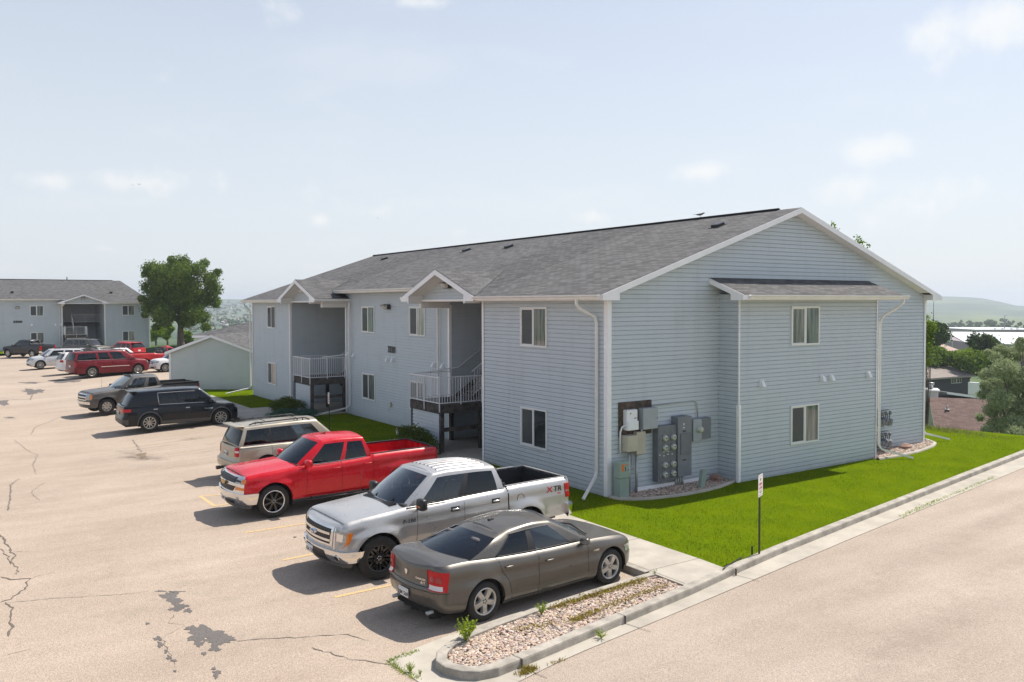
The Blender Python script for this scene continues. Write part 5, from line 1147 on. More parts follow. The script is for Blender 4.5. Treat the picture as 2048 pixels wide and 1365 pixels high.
# shed roof piece beside it
P = at_depth(1918, 790, 88); q = MB(); q.box(-2.2, 2.2, -1.6, 1.6, -2.2, -.25, 0); ob = q.build('wall', pmat('shed_wall', (.05, .05, .06), .8)); r_ = MB(); r_.box(-2.5, 2.5, -1.9, 1.9, -.12, .1, 0, Matrix.Rotation(.14, 4, 'Y')); rf = r_.build('roof', M_BLKMET); rt = MB(); rt.box(-2.5, 2.5, -1.95, -1.9, -.05, .16, 0, Matrix.Rotation(.14, 4, 'Y'))
sh = empty('shed', (P[0], P[1], P[2]), radians(-30)); tag(sh, 'small dark shed with white roof edge before the charcoal house', 'shed'); ob.parent = sh; rf.parent = sh; e_ = rt.build('fascia', M_WHITE, sh)
# tan-roofed two-storey house
P0 = at_depth(1851, 703, 165); P1 = at_depth(1914, 705, 168); dv = Vector((P1[0]-P0[0], P1[1]-P0[1])); ln = dv.length+8; dv.normalize(); rz3 = math.atan2(dv.y, dv.x); nrm = Vector((-dv.y, dv.x)); cb = Vector((P1[0], P1[1]))-dv*(ln/2)+nrm*4.5
house('house', (cb.x, cb.y, P0[2]-4.2), rz3, ln, 9, 4.2, .26, pmat('brown_wall', (.09, .075, .07), .8), pmat('roof_tan_pink', (.40, .29, .25), .9, noise=.06), 'distant house with a pinkish tan roof between the trees', over=.6, windows=((ln/2-4.0, 1.9, 3.0, 1.9),), base=-3, trim=pmat('brown_trim', (.2, .16, .14), .8))
# white-roofed hall and flat-roofed block
P0 = at_depth(1912, 700, 235); hw_ = 30
P1 = at_depth(1905, 683, 240); rh = radians(20)
wh = empty('hall', (P1[0], P1[1], P1[2]), CAM['yaw']*pi/180-pi/2); tag(wh, 'wide hall with a bright white metal roof behind the trees', 'building')
M_WROOF = pmat('white_metal_roof', (.62, .64, .68), .45, noise=.05); M_MAUVE = pmat('mauve_wall', (.33, .27, .29), .8)
sc = 240/CAM['f']
def P_(px, row, d=0): return ((px-1905)*sc, d, (683-row)*sc)
q = MB(); q.poly([P_(1905, 684), P_(1908, 681), P_(1945, 687), P_(2160, 696), P_(2160, 730), P_(1945, 728), P_(1905, 715)]); q.poly([P_(1905, 684, .3), P_(1905, 715, .3), P_(1850, 712, 20), P_(1868, 683, 20)]); q.poly([P_(1907, 681, 1), P_(1917, 672, 4), P_(1927, 684.2, 0)]); q.build('wall', M_MAUVE, wh)
q = MB(); q.poly([P_(1917, 671, 3.9), P_(1927.5, 684, -.3), P_(1945, 686.5, -.3), P_(2160, 696, -.3), P_(2160, 672, 25), P_(1910, 669, 25)]); q.poly([P_(1905.5, 682, .6), P_(1917, 671, 3.9), P_(1910, 669, 25), P_(1885, 678, 20)]); q.build('roof', M_WROOF, wh)
fbk = at_depth(2040, 662, 320); q = MB(); s3 = 320/CAM['f']
fr_ = empty('flat_roofed_building', (fbk[0], fbk[1], fbk[2]), CAM['yaw']*pi/180-pi/2); tag(fr_, 'long low flat-roofed pale building beyond the white roof', 'building')
q.box(-87*s3, 60*s3, 0, 30, -14*s3, 1.5*s3); q.build('wall', pmat('pale_wall', (.40, .35, .31), .8), fr_); q = MB(); q.box(-87.5*s3, 60.5*s3, -.3, 30.5, 1.6*s3, 2.6*s3); q.build('roof', M_WROOF, fr_)
for x in (-40, -25, -7, 5): q = MB(); q.box(x*s3-.3, x*s3+.3, 3, 3.6, 2.65*s3, 5*s3); q.build('vent', M_WROOF, fr_)
# small white shed piece right of the charcoal house
P = at_depth(1948, 770, 70); q = MB(); q.box(-.17, .17, -.4, .4, -.8, .2); tag(q.build('utility_shed', M_PLASW, None, (P[0], P[1], P[2])), 'narrow white shed half hidden by the silvery tree', 'shed')
# utility poles
def pole(px, r0, r1, d, label):
    a = at_depth(px, r0, d); g = at_depth(px, r1, d); q = MB(); q.tube([(0, 0, -2), (0, 0, a[2]-g[2])], [.16*d/300, .10*d/300], 6); q.tube([(0, 0, a[2]-g[2]-.3), (1.2*CR[0]*d/300, 1.2*CR[1]*d/300, a[2]-g[2]+.1)], .05*d/300, 5)
    tag(q.build('light_pole', M_STEELM, None, (g[0], g[1], g[2])), label, 'pole')
pole(2009, 631, 662, 330, 'tall thin light pole standing beyond the flat-roofed building'); pole(1867, 602, 640, 380, 'tall thin pole in the meadow just right of the near building')
# dark stock dots on the meadow and belts of trees on the flats
rgf = np.random.RandomState(77)
def far_wood(name, boxes, label, ls, n_per, mat=M_LEAF_FAR):
    Vs = []; Fs = []; o = 0
    for (px, row, rp, rr2, d) in boxes:
        P = at_depth(px, row, d); s = d/CAM['f']; b = clumpy(P[0], P[1], P[2], rp*s, rp*s, rr2*s, 5, rgf, .5); Q, N = crown_points(b, n_per, rgf, .3); V, F = leaf_cloud(Q, N, ls*d, rgf, .8); Vs.append(V); Fs.append(F+o); o += len(V)
    ob = raw_mesh(name, np.concatenate(Vs), np.concatenate(Fs), mat, 4); tag(ob, label, 'trees', kind='stuff')
bx = []
for k in range(120):
    px = rgf.uniform(1852, 2080); t = rgf.uniform(0, 1); row = 664-18*t*(1 if px > 1900 else .55)+rgf.uniform(-3, 3)
    if px > 1960: row -= 4
    d = 420+480*t; bx.append((px, row, rgf.uniform(3.5, 8), rgf.uniform(2.5, 5), d))
far_wood('distant_trees', bx, 'hazy belt of trees on the flats below the hill', .0017, 130)
bx = []
for k in range(260):
    px = rgf.uniform(372, 512); t = rgf.uniform(0, 1)**.8; row = 662-60*t+rgf.uniform(-3, 3); d = 500*(2900/500.)**t; bx.append((px, row+2, rgf.uniform(2, 6), rgf.uniform(1.4, 3.6), d))
far_wood('distant_town_trees', bx, 'hazy mass of trees across the valley left of the building', .0013, 70)
hm_ = [pmat('far_house_%d' % i, c, .8) for i, c in enumerate([(.45, .45, .45), (.55, .52, .48), (.30, .28, .28), (.5, .42, .38)])]
hr_ = [pmat('far_roof_%d' % i, c, .8) for i, c in enumerate([(.22, .21, .21), (.35, .33, .32), (.6, .6, .62), (.25, .18, .16)])]
for k in range(34):
    px = rgf.uniform(375, 506); t = rgf.uniform(0.05, .95); row = 660-56*t; d = 480*(2600/480.)**t; P = at_depth(px, row, d); s = d/CAM['f']; r = empty('house', (P[0], P[1], P[2]), rgf.uniform(0, 3)); tag(r, 'small hazy house among the valley trees left of the building', 'house', 'hazy houses across the valley')
    a, b, h = 3.2*s*rgf.uniform(.7, 1.5), 2.2*s, 1.5*s; q = MB(); q.box(-a, a, -b, b, -h*1.5, h*.6); q.build('wall', hm_[k % 4], r); q = MB(); q.prism([(-b*1.1, h*.61), (b*1.1, h*.61), (0, h*1.4)], 0, -a*1.05, a*1.05); q.build('roof', hr_[(k*7) % 4], r)
for k in range(14):
    px = rgf.uniform(1855, 2048); row = rgf.uniform(620, 640); P = at_depth(px, row, 2000*(1)); q = MB(); q.rbox(-3, 3, -1.5, 1.5, -1, 2, .8); 
# =================================================================== signs
def sign(loc, rz, z0, z1, w_, label, lean=0.0):
    root = empty('parking_sign', loc, rz); root.rotation_euler = (lean, 0, rz); tag(root, label, 'sign'); p = MB()
    p.box(-.025, -.012, -.02, .01, -.3, z1-.1); p.box(.012, .025, -.02, .01, -.3, z1-.1); p.box(-.012, .012, .004, .012, -.3, z1-.1); p.build('post', M_POST, root)
    q = MB(); hw = w_/2; r = .035; pts = []
    for cx, cz, a0 in ((hw-r, z1-r, 0), (-hw+r, z1-r, pi/2), (-hw+r, z0+r, pi), (hw-r, z0+r, 1.5*pi)):
        for k in range(5): a = a0+k*pi/8; pts.append((cx+r*cos(a), cz+r*sin(a)))
    q.prism(pts, 1, -.026, -.022); pl_ = q.build('plate', M_SIGNW, root)
    s = MB(); c = (z0+z1)/2; h = z1-z0; ex, ez = (1, 0, 0), (0, 0, 1); y = -.0275
    put_text(s, 'PARKING', h*.15, (0, y, z0+h*.52), ex, ez, 0, .62*w_/.3*1.05); put_text(s, 'ANYTIME', h*.15, (0, y, z0+h*.34), ex, ez, 0, .62*w_/.3*1.05); s.build('lettering', M_RED_P, pl_)
    s = MB(); put_text(s, 'NO', h*.17, (0, y, z0+h*.72), ex, ez, 0, .8); put_text(s, 'VIOLATORS WILL BE', h*.055, (0, y, z0+h*.235), ex, ez, 0, .85); put_text(s, 'TOWED AWAY', h*.06, (0, y, z0+h*.165), ex, ez, 0, .9)
    t = .006; s.box(-hw+.02, hw-.02, y, y+.001, z1-.03-t, z1-.03); s.box(-hw+.02, hw-.02, y, y+.001, z0+.03, z0+.03+t); s.tube([(-.03, y, z0+.08), (.03, y, z0+.08)], .004, 4); s.build('legend', M_BLKMET, pl_)
    return root
sp_ = gnd(1518, 1108, 0); zt = 2.0
def zat(px, row, P): d = (P-CC)@CF2; return at_depth(px, row, d)[2]
z1 = zat(1521, 948, sp_); z0 = zat(1519, 992, sp_)
sign((sp_[0], sp_[1], 0), radians(25), z0, z1, .36, 'no parking sign on a dark post at the corner of the lawn by the road')
st_ = MB(); st_.box(-.02, .02, -.01, .01, -.2, .16); ss = gnd(1511, 1108, 0); tag(st_.build('stake', M_POST, None, (ss[0]-.05, ss[1]+.05, 0)), 'short dark stub of an old post beside the no parking sign', 'stub')
s2p = at_depth(659, 860, 33.5); s2p = gnd(659, 868, 0); z1 = zat(663, 785, s2p); z0 = zat(661, 808, s2p)
sign((s2p[0], s2p[1], 0), radians(-100), z0, z1, .30, 'no parking sign on a post in front of the far stair deck')
# clean-out cap in the shaded lawn
P = gnd(795, 868, 0); q = MB(); q.tube([(0, 0, -.1), (0, 0, .16)], .05, 10); q.lathe([(0, .24), (.07, .22), (.085, .16), (.07, .13), (0, .13)], (0, 0, 0), (0, 0, 1), 12); tag(q.build('vent_stub', M_SIGNW, None, (P[0], P[1], 0)), 'small white capped pipe standing in the shaded lawn', 'pipe')
# stone in gutter, black hose piece on the kerb
q = MB(); q.tube([(0, 0, .02), (.25, .12, .015), (.6, .22, .02), (1.0, .38, .0)], .012, 6); P = gnd(1446, 1141, 0); tag(q.build('cable', M_BLACK, None, (P[0], P[1], 0)), 'black cable end lying over the kerb near the sign', 'cable')
# =================================================================== birds
M_BIRD = pmat('bird_dark', (.03, .03, .035), .7); M_BIRD2 = pmat('bird_grey', (.12, .12, .13), .7)
def bird(loc, rz, s, label, flying=True, roll=0.0):
    root = MB(); pts = [(-.16, 0, 0), (-.10, 0, .0), (0, 0, .0), (.09, 0, .02), (.14, 0, .05), (.18, 0, .055), (.21, 0, .05)]; root.tube(pts, [.02, .035, .05, .042, .03, .028, .004], 8)
    root.add([(-.14, -.02, .0), (-.14, .02, .0), (-.28, .045, .0), (-.28, -.045, .0), (-.14, -.02, .012), (-.14, .02, .012), (-.28, .045, .008), (-.28, -.045, .008)], [(0, 3, 2, 1), (4, 5, 6, 7), (0, 1, 5, 4), (2, 3, 7, 6), (0, 4, 7, 3), (1, 2, 6, 5)])
    if flying:
        for sg in (-1, 1):
            root.add([(.07, sg*.03, .03), (-.06, sg*.03, .03), (-.04, sg*.20, .10), (.08, sg*.20, .11), (-.10, sg*.42, .06), (-.02, sg*.42, .07), (.07, sg*.03, .02), (-.06, sg*.03, .02), (-.04, sg*.20, .09), (.08, sg*.20, .10), (-.10, sg*.42, .055), (-.02, sg*.42, .065)], [(0, 1, 2, 3), (3, 2, 4, 5), (6, 9, 8, 7), (9, 11, 10, 8), (0, 3, 9, 6), (1, 7, 8, 2), (3, 5, 11, 9), (2, 8, 10, 4), (4, 10, 11, 5)])
    else:
        for sg in (-1, 1): root.tube([(.0, sg*.02, -.03), (.01, sg*.02, -.11)], .006, 4); root.tube([(.03, sg*.045, .01), (-.06, sg*.05, .0), (-.15, sg*.02, .0)], [.02, .025, .006], 6)
    root.xform(Matrix.Scale(s, 4)); o = root.build('bird', M_BIRD if flying else M_BIRD2, None, loc); o.rotation_euler = (roll, 0, rz); return tag(o, label, 'bird')
P = at_depth(265, 371, 95); bird(P, 1.2, .62, 'left one of the two small birds flying over the far building'); P = at_depth(278, 369.5, 95); bird(P, .9, .68, 'right one of the two small birds flying over the far building', roll=.3); P = at_depth(755.5, 437, 110); bird(P, 2.2, .4, 'tiny lone bird in the sky above the roof')
P = at_depth(1400, 432.5, 34.3); 
d_ = sray(1400, 436); t_ = (B['W']/2-CC[0])/d_[0]; P = CC+d_*t_; bird((P[0], P[1], B['R']+.16), -1.0, .85, 'grey bird perched on the ridge of the near roof', flying=False)
# =================================================================== vehicles
def paint(name, col, metal=.0, rough=.28, flake=0.0, coat=1.0):
    m, n, b = nt(name); b.inputs['Base Color'].default_value = rgba(col); b.inputs['Metallic'].default_value = metal; b.inputs['Roughness'].default_value = rough
    b.inputs['Coat Weight'].default_value = coat*.3; b.inputs['Coat Roughness'].default_value = .04; b.inputs['Specular IOR Level'].default_value = .3
    tc = node(n, 'ShaderNodeTexCoord'); ns = node(n, 'ShaderNodeTexNoise', i_Scale=2.2, i_Detail=6.0, i_Roughness=.65); n.links.new(tc.outputs['Object'], ns.inputs['Vector'])
    mr = node(n, 'ShaderNodeMapRange'); mr.inputs['From Min'].default_value = .3; mr.inputs['From Max'].default_value = .7; mr.inputs['To Min'].default_value = rough*.8; mr.inputs['To Max'].default_value = rough*1.35
    n.links.new(ns.outputs['Fac'], mr.inputs['Value']); n.links.new(mr.outputs[0], b.inputs['Roughness'])
    cr = node(n, 'ShaderNodeValToRGB'); cr.color_ramp.elements[0].position = .3; cr.color_ramp.elements[1].position = .75; cr.color_ramp.elements[0].color = rgba(col); cr.color_ramp.elements[1].color = rgba([min(1, c*1.06+.004) for c in col])
    n.links.new(ns.outputs['Fac'], cr.inputs['Fac']); n.links.new(cr.outputs['Color'], b.inputs['Base Color'])
    return m
P_GREY = paint('paint_bronze_grey', (.125, .117, .105), .55, .30); P_SILVER = paint('paint_silver', (.47, .465, .46), .5, .29); P_RED = paint('paint_red', (.52, .002, .012), 0, .25, coat=1.2)
P_GOLD = paint('paint_champagne', (.40, .36, .29), .45, .34); P_BLACK = paint('paint_black_blue', (.003, .005, .009), 0, .2, coat=.8); P_BROWN = paint('paint_grey_brown', (.10, .094, .088), .4, .38)
P_MAROON = paint('paint_maroon', (.15, .006, .012), .1, .3, coat=.6); P_WHITE = paint('paint_white', (.70, .70, .70), 0, .3); P_SILW = paint('paint_silver_white', (.56, .57, .58), .3, .3)
P_DKGREY = paint('paint_dark_grey', (.03, .03, .032), .3, .3); P_TAUPE = paint('paint_taupe', (.10, .095, .08), .4, .35); P_BLUEG = paint('paint_blue_grey', (.12, .17, .20), .4, .3)
M_TYRE = pmat('tyre_rubber', (.022, .021, .020), .8, noise=.25, nscale=9); M_CHROME = pmat('chrome', (.72, .72, .73), .09, metal=1.0); M_ALLOY = pmat('alloy', (.50, .49, .47), .3, metal=.75, noise=.05)
M_ALLOYB = pmat('black_alloy', (.012, .012, .013), .25, coat=.6); M_TRIM = pmat('black_trim', (.016, .016, .018), .5); M_UNDER = pmat('underbody', (.010, .010, .010), .9)
M_CARGL = pmat('car_glass', (.006, .010, .014), .03, spec=.5); M_CARGL2 = pmat('car_glass_light', (.03, .065, .078), .04, spec=.55, col2=(.012, .026, .033), nscale=2.5)
M_LAMPR = pmat('lamp_red', (.48, .003, .008), .12, coat=.2, spec=.3); M_LAMPR2 = pmat('lamp_red_inner', (.32, .01, .015), .2, coat=.5); M_LAMPC = pmat('lamp_clear', (.42, .43, .43), .08, metal=.35, coat=.8, col2=(.24, .25, .26), nscale=14); M_LAMPA = pmat('lamp_amber', (.72, .20, .02), .15, coat=.6)
M_LAMPW = pmat('lamp_white', (.66, .62, .62), .15, coat=.5); M_PLATEB = pmat('plate_blue_white', (.55, .62, .66), .4); M_PLATET = pmat('plate_digits', (.05, .05, .07), .5); M_MESH = pmat('grille_mesh', (.012, .012, .013), .5)
M_BLUEOV = pmat('badge_blue', (.01, .03, .13), .2, coat=.8); M_GOLDB = pmat('badge_gold', (.45, .30, .10), .25, metal=.6); M_BADGE = pmat('badge_dark', (.05, .05, .055), .3); M_LOWG = pmat('lower_grey_clad', (.055, .056, .058), .5); M_BEDL = pmat('bedliner', (.02, .02, .022), .85)
def tinted(name, tint, refl=1.0):
    m, n, b = nt(name); out = [x for x in n.nodes if x.type == 'OUTPUT_MATERIAL'][0]; n.nodes.remove(b)
    t = node(n, 'ShaderNodeBsdfTransparent'); t.inputs[0].default_value = rgba(tint); g = node(n, 'ShaderNodeBsdfGlossy'); g.inputs['Roughness'].default_value = .02; g.inputs['Color'].default_value = (.9, .95, 1, 1)
    f = node(n, 'ShaderNodeFresnel'); f.inputs['IOR'].default_value = 1.52; mu = node(n, 'ShaderNodeMath', operation='MULTIPLY'); mu.inputs[1].default_value = refl; n.links.new(f.outputs[0], mu.inputs[0])
    ms = node(n, 'ShaderNodeMixShader'); n.links.new(mu.outputs[0], ms.inputs[0]); n.links.new(t.outputs[0], ms.inputs[1]); n.links.new(g.outputs[0], ms.inputs[2]); n.links.new(ms.outputs[0], out.inputs[0]); return m
M_CARGL = tinted('car_glass', (.10, .11, .12), 1.15); M_CARGL2 = tinted('car_glass_light', (.50, .60, .63), 1.9)
M_SEAT = pmat('seat_grey', (.09, .09, .095), .8, noise=.2); M_DASH = pmat('dashboard', (.025, .025, .027), .7); M_SEATB = pmat('seat_beige', (.20, .18, .15), .8)
def lerp(a, b, t): return a+(b-a)*t
def prf(tab, x):
    return float(np.interp(x, [p[0] for p in tab], [p[1] for p in tab]))
def sprf(tab, x):
    """smooth interpolation through (x, z) knots (x ascending)"""
    xs = [p[0] for p in tab]; zs = [p[1] for p in tab]
    if x <= xs[0]: return zs[0]
    if x >= xs[-1]: return zs[-1]
    k = max(i for i in range(len(xs)) if xs[i] <= x); k = min(k, len(xs)-2); h = xs[k+1]-xs[k]; t = (x-xs[k])/h
    def sl(i):
        if i == 0: return (zs[1]-zs[0])/(xs[1]-xs[0])
        if i == len(xs)-1: return (zs[-1]-zs[-2])/(xs[-1]-xs[-2])
        a = (zs[i]-zs[i-1])/(xs[i]-xs[i-1]); b = (zs[i+1]-zs[i])/(xs[i+1]-xs[i]); return 0 if a*b <= 0 else 2*a*b/(a+b)
    m0, m1 = sl(k)*h, sl(k+1)*h
    return (2*t**3-3*t*t+1)*zs[k]+(t**3-2*t*t+t)*m0+(-2*t**3+3*t*t)*zs[k+1]+(t**3-t*t)*m1

class Car:
    def __init__(c, sp, name, label, cat, group='vehicles parked in the lot'):
        c.s = sp; g = sp.get; c.root = empty(name); tag(c.root, label, cat, group)
        c.wb = sp['wb']; c.hw = sp['W']/2; c.xf = c.wb/2+sp['fo']; c.xr = c.xf-sp['L']; c.r = sp['r']; c.q = g('q', 1.0)
        c.zt = sorted(sp['zt']); c.zb = sorted(sp['zb']); c.paint = sp['paint']
        c.outline(); c.lower(); c.green()
        if 'bed' in sp: c.bed()
        c.under(); c.wheels()
    # ---- plan outline (y >= 0), front centre to rear centre
    def outline(c):
        s = c.s; ds = .036/c.q; hw = c.hw; P = []
        def halfy(x): return hw-s.get('bar', .035)*((x-(c.xf+c.xr)/2)/(s['L']/2))**2
        rcx, rcy = s.get('rcf', (.42, .34)); xe = c.xf-s.get('bowf', .10); ys = halfy(xe-rcx)
        n = max(4, int((ys-rcy)/(ds*1.6)))
        for i in range(n): y = (ys-rcy)*i/n; P.append((c.xf-s.get('bowf', .10)*(y/(ys-rcy))**2, y))
        n = max(6, int(10*c.q))
        for i in range(n): a = pi/2*i/n; P.append((xe-rcx+rcx*cos(a), ys-rcy+rcy*sin(a)))
        rbx, rby = s.get('rcr', (.30, .28)); xg = c.xr+s.get('bowr', .06); x0, x1 = xe-rcx, xg+rbx; n = int((x0-x1)/ds)
        for i in range(n+1): x = lerp(x0, x1, i/n); P.append((x, halfy(x)))
        ye = halfy(x1); n = max(6, int(10*c.q))
        for i in range(1, n+1): a = pi/2*i/n; P.append((xg+rbx-rbx*sin(a), ye-rby+rby*cos(a)))
        n = max(4, int((ye-rby)/(ds*1.6)))
        for i in range(1, n+1): y = (ye-rby)*(1-i/n); P.append((c.xr+s.get('bowr', .06)*(y/(ye-rby))**2, y))
        c.P = np.array(P); d = np.gradient(c.P, axis=0); nn = np.stack([-d[:, 1], d[:, 0]], -1); nn = -nn if nn[len(nn)//2, 1] < 0 else nn
        nn /= np.linalg.norm(nn, axis=1)[:, None]; nn[0] = (1, 0); nn[-1] = (-1, 0); c.N = nn
        c.S = np.concatenate([[0], np.cumsum(np.linalg.norm(np.diff(c.P, axis=0), axis=1))]); c.tot = c.S[-1]
    def at(c, s):
        x, y = np.interp(s, c.S, c.P[:, 0]), np.interp(s, c.S, c.P[:, 1]); nx, ny = np.interp(s, c.S, c.N[:, 0]), np.interp(s, c.S, c.N[:, 1]); l = sqrt(nx*nx+ny*ny); return x, y, nx/l, ny/l
    def inset(c, nx, ny, t):
        s = c.s; wf, wr, ws = max(0, nx)**2, max(0, -nx)**2, ny*ny
        return (wf*prf(s['pf'], t)+wr*prf(s['pr'], t)+ws*prf(s['ps'], t))/(wf+wr+ws)
    def flare(c, x, z):
        o = 0; s = c.s
        for k, xw in enumerate((c.wb/2, -c.wb/2)):
            ra = s.get('ra', c.r+.07)+(s.get('rad', 0) if k else 0); d = sqrt((x-xw)**2+max(0, z-c.r)**2) if z > c.r else abs(x-xw)
            o += s.get('fl', .02)*math.exp(-((d-ra)/s.get('flw', .11))**2)*(1 if z > .25 else .5)
        return o
    def pt(c, sd, s, t):
        x, y, nx, ny = c.at(s); zb, zt = sprf(c.zb, x), sprf(c.zt, x); z = lerp(zb, zt, t); i = c.inset(nx, ny, t)
        f = c.flare(x, z)*ny*ny*(1-max(0, (t-.86)/.14)**2) if abs(ny) > .5 else 0
        return Vector((x-nx*i, sd*(y-ny*i+f), z))
    def surf(c, sd, s, z, off=0.0):
        x, y, nx, ny = c.at(s); zb, zt = sprf(c.zb, x), sprf(c.zt, x); t = min(1, max(0, (z-zb)/(zt-zb))); p = c.pt(sd, s, t)
        e = .02; p1 = c.pt(sd, min(c.tot, s+e), t); p0 = c.pt(sd, max(0, s-e), t); pu = c.pt(sd, s, min(1, t+.03)); pd = c.pt(sd, s, max(0, t-.03)); n = (p1-p0).cross(pu-pd)
        if n.length < 1e-9: n = Vector((nx, sd*ny, 0))
        n.normalize()
        if n.dot(Vector((nx, sd*ny, 0))) < 0: n = -n
        return p+n*off+Vector((0, 0, z-p.z if t in (0.0, 1.0) else 0)), n
    def sx(c, x):   # arc position on the flank
        a = (c.P[:, 1] > c.hw*.75); xs = c.P[a][:, 0]; ss = c.S[a]; return float(np.interp(x, xs[::-1], ss[::-1]))
    def loc(c, end, a, z, off=0.0):
        if end == 'F': return c.surf(1 if a >= 0 else -1, abs(a), z, off)
        if end == 'B': return c.surf(1 if a >= 0 else -1, c.tot-abs(a), z, off)
        return c.surf(1 if end == 'L' else -1, c.sx(a), z, off)
    def patch(c, mb, end, cs, off=.006, nu=8, nv=3, mi=0, back=-.012, smooth=True):
        (a0, z0), (a1, z1), (a2, z2), (a3, z3) = cs; G = []; G2 = []
        for j in range(nv+1):
            v = j/nv; r = []; r2 = []
            for i in range(nu+1):
                u = i/nu; a = lerp(lerp(a0, a1, u), lerp(a3, a2, u), v); z = lerp(lerp(z0, z1, u), lerp(z3, z2, u), v)
                if end in 'FB' and abs(a) < 1e-6: a = 1e-6
                p, n = c.loc(end, a, z, 0); r.append(p+n*off); r2.append(p+n*back)
            G.append(r); G2.append(r2)
        mb.grid(G, mi, smooth)
        loop = [(0, i) for i in range(nu+1)]+[(j, nu) for j in range(1, nv+1)]+[(nv, i) for i in range(nu-1, -1, -1)]+[(j, 0) for j in range(nv-1, 0, -1)]
        A = [G[j][i] for j, i in loop]+[G2[j][i] for j, i in loop]; k = len(loop)
        mb.add(A, [(i, (i+1) % k, (i+1) % k+k, i+k) for i in range(k)], mi)
    def part(c, name, mat, end, cs, off=.006, parent=None, nu=8, nv=3, back=-.012, label=None):
        mb = MB(); c.patch(mb, end, cs, off, nu, nv, 0, back); o = mb.build(name, mat, parent or c.root)
        if label: o['label'] = label
        return o
    def ribbon(c, mb, end, pts, w=.008, off=.0025, mi=0):
        """thin strip through (a, z) points lying on the skin"""
        P = []
        for (a, z), (b, y) in zip(pts[:-1], pts[1:]):
            n = max(1, int(math.hypot(b-a, y-z)/.06))
            for i in range(n): P.append((lerp(a, b, i/n), lerp(z, y, i/n)))
        P.append(pts[-1]); V_ = [c.loc(end, a, z, off) for a, z in P]; A = []; Bm = []
        for i, (p, n) in enumerate(V_):
            t = (V_[min(i+1, len(V_)-1)][0]-V_[max(0, i-1)][0]).normalized(); s = n.cross(t).normalized()*w/2; A.append(p-s); Bm.append(p+s)
        mb.grid([A, Bm], mi, False)
    # ---- lower body
    def lower(c):
        s = c.s; nl = max(8, int(20*c.q)); T = [i/nl for i in range(nl+1)]; n = len(c.P); bodies = MB(); doors = {}
        drs = s.get('doors', []); arch = [(c.wb/2, s.get('ra', c.r+.07)), (-c.wb/2, s.get('ra', c.r+.07)+s.get('rad', 0))]
        for sd in (1, -1):
            G = [[c.pt(sd, c.S[i], t) for i in range(n)] for t in T]; rem = set(); touch = set(); keepv = set()
            flank = [abs(c.N[i][1]) > .6 for i in range(n)]
            for j in range(nl):
                for i in range(n-1):
                    m = (G[j][i]+G[j+1][i+1])/2
                    if flank[i]:
                        for xw, ra in arch:
                            if (m.x-xw)**2+(m.z-c.r)**2 < ra*ra and m.z < c.r+ra or (abs(m.x-xw) < ra and m.z < c.r): rem.add((j, i))
            for (j, i) in rem:
                for a in ((j, i), (j+1, i), (j, i+1), (j+1, i+1)): touch.add(a)
            for j in range(nl):
                for i in range(n-1):
                    if (j, i) not in rem:
                        for a in ((j, i), (j+1, i), (j, i+1), (j+1, i+1)):
                            if a in touch: keepv.add(a)
            for (j, i) in keepv:
                p = G[j][i]; xw, ra = min(arch, key=lambda w: abs(p.x-w[0]))
                if p.z > c.r:
                    d = Vector((p.x-xw, p.z-c.r)); 
                    if d.length > 1e-6: d = d.normalized()*ra; p.x, p.z = xw+d.x, c.r+d.y
                else: p.x = xw+ra*(1 if p.x > xw else -1)
            fb_ = []; fd = {}
            for j in range(nl):
                for i in range(n-1):
                    if (j, i) in rem: continue
                    q = (j*n+i, j*n+i+1, (j+1)*n+i+1, (j+1)*n+i); q = q if sd > 0 else q[::-1]; xm = (c.P[i][0]+c.P[i+1][0])/2; k = None
                    if flank[i] and abs(c.N[i][1]) > .9:
                        for d_, (xa, xb) in enumerate(drs):
                            if xb < xm < xa and T[j] >= .06: k = d_
                    (fb_ if k is None else fd.setdefault(k, [])).append(q)
            V_ = [p for r in G for p in r]
            def emit(mb, fs):
                use = sorted({a for f in fs for a in f}); mp = {a: k for k, a in enumerate(use)}; mb.add([V_[a] for a in use], [tuple(mp[a] for a in f) for f in fs], 0, True)
            emit(bodies, fb_)
            for k, fs in fd.items():
                mb = MB(); emit(mb, fs); o = mb.build('door', c.paint, c.root); doors[(sd, k)] = o
            # arch lip
            for xw, ra in arch:
                R0 = []; R1 = []
                for k in range(25):
                    a = pi*k/24; x, z = xw+ra*cos(a), c.r+ra*sin(a); p, _ = c.loc('L' if sd > 0 else 'R', x, z); R0.append((x, p.y, z)); R1.append((x, p.y-sd*.07, z))
                bodies.grid([R0, R1], 0, True)
        c.doors = doors
        # top skin
        K = 10 if c.q > .6 else 6; rows = []; x0b = s['bed'][0] if 'bed' in s else -99
        for i in range(n):
            L_ = c.pt(1, c.S[i], 1.0)
            if L_.x < x0b-.01: continue
            if c.s['gh']['D'][0]+.04 < L_.x < c.s['gh']['A'][0]-.04:
                if rows: bodies.grid(rows, 0, True); rows = []
                continue
            amp = s.get('crown', .05)*smooth_((c.xf-c.P[i][0]-.02)/.55)*smooth_((c.P[i][0]-c.xr-.0)/.35); r = []
            for k in range(K+1):
                f = 1-2*k/K; yy = L_.y*f; z = L_.z+amp*(1-f*f)
                if 'dome' in s and c.P[i][0] > s['dome'][1]: z += s['dome'][0]*(1 if abs(f) < .55 else 0)*smooth_((c.xf-c.P[i][0]-.15)/.4)
                r.append((L_.x, yy, z))
            rows.append(r)
        if len(rows) > 1: bodies.grid(rows, 0, True)
        c.interior()
        c.body = bodies.build('body', c.paint, c.root)
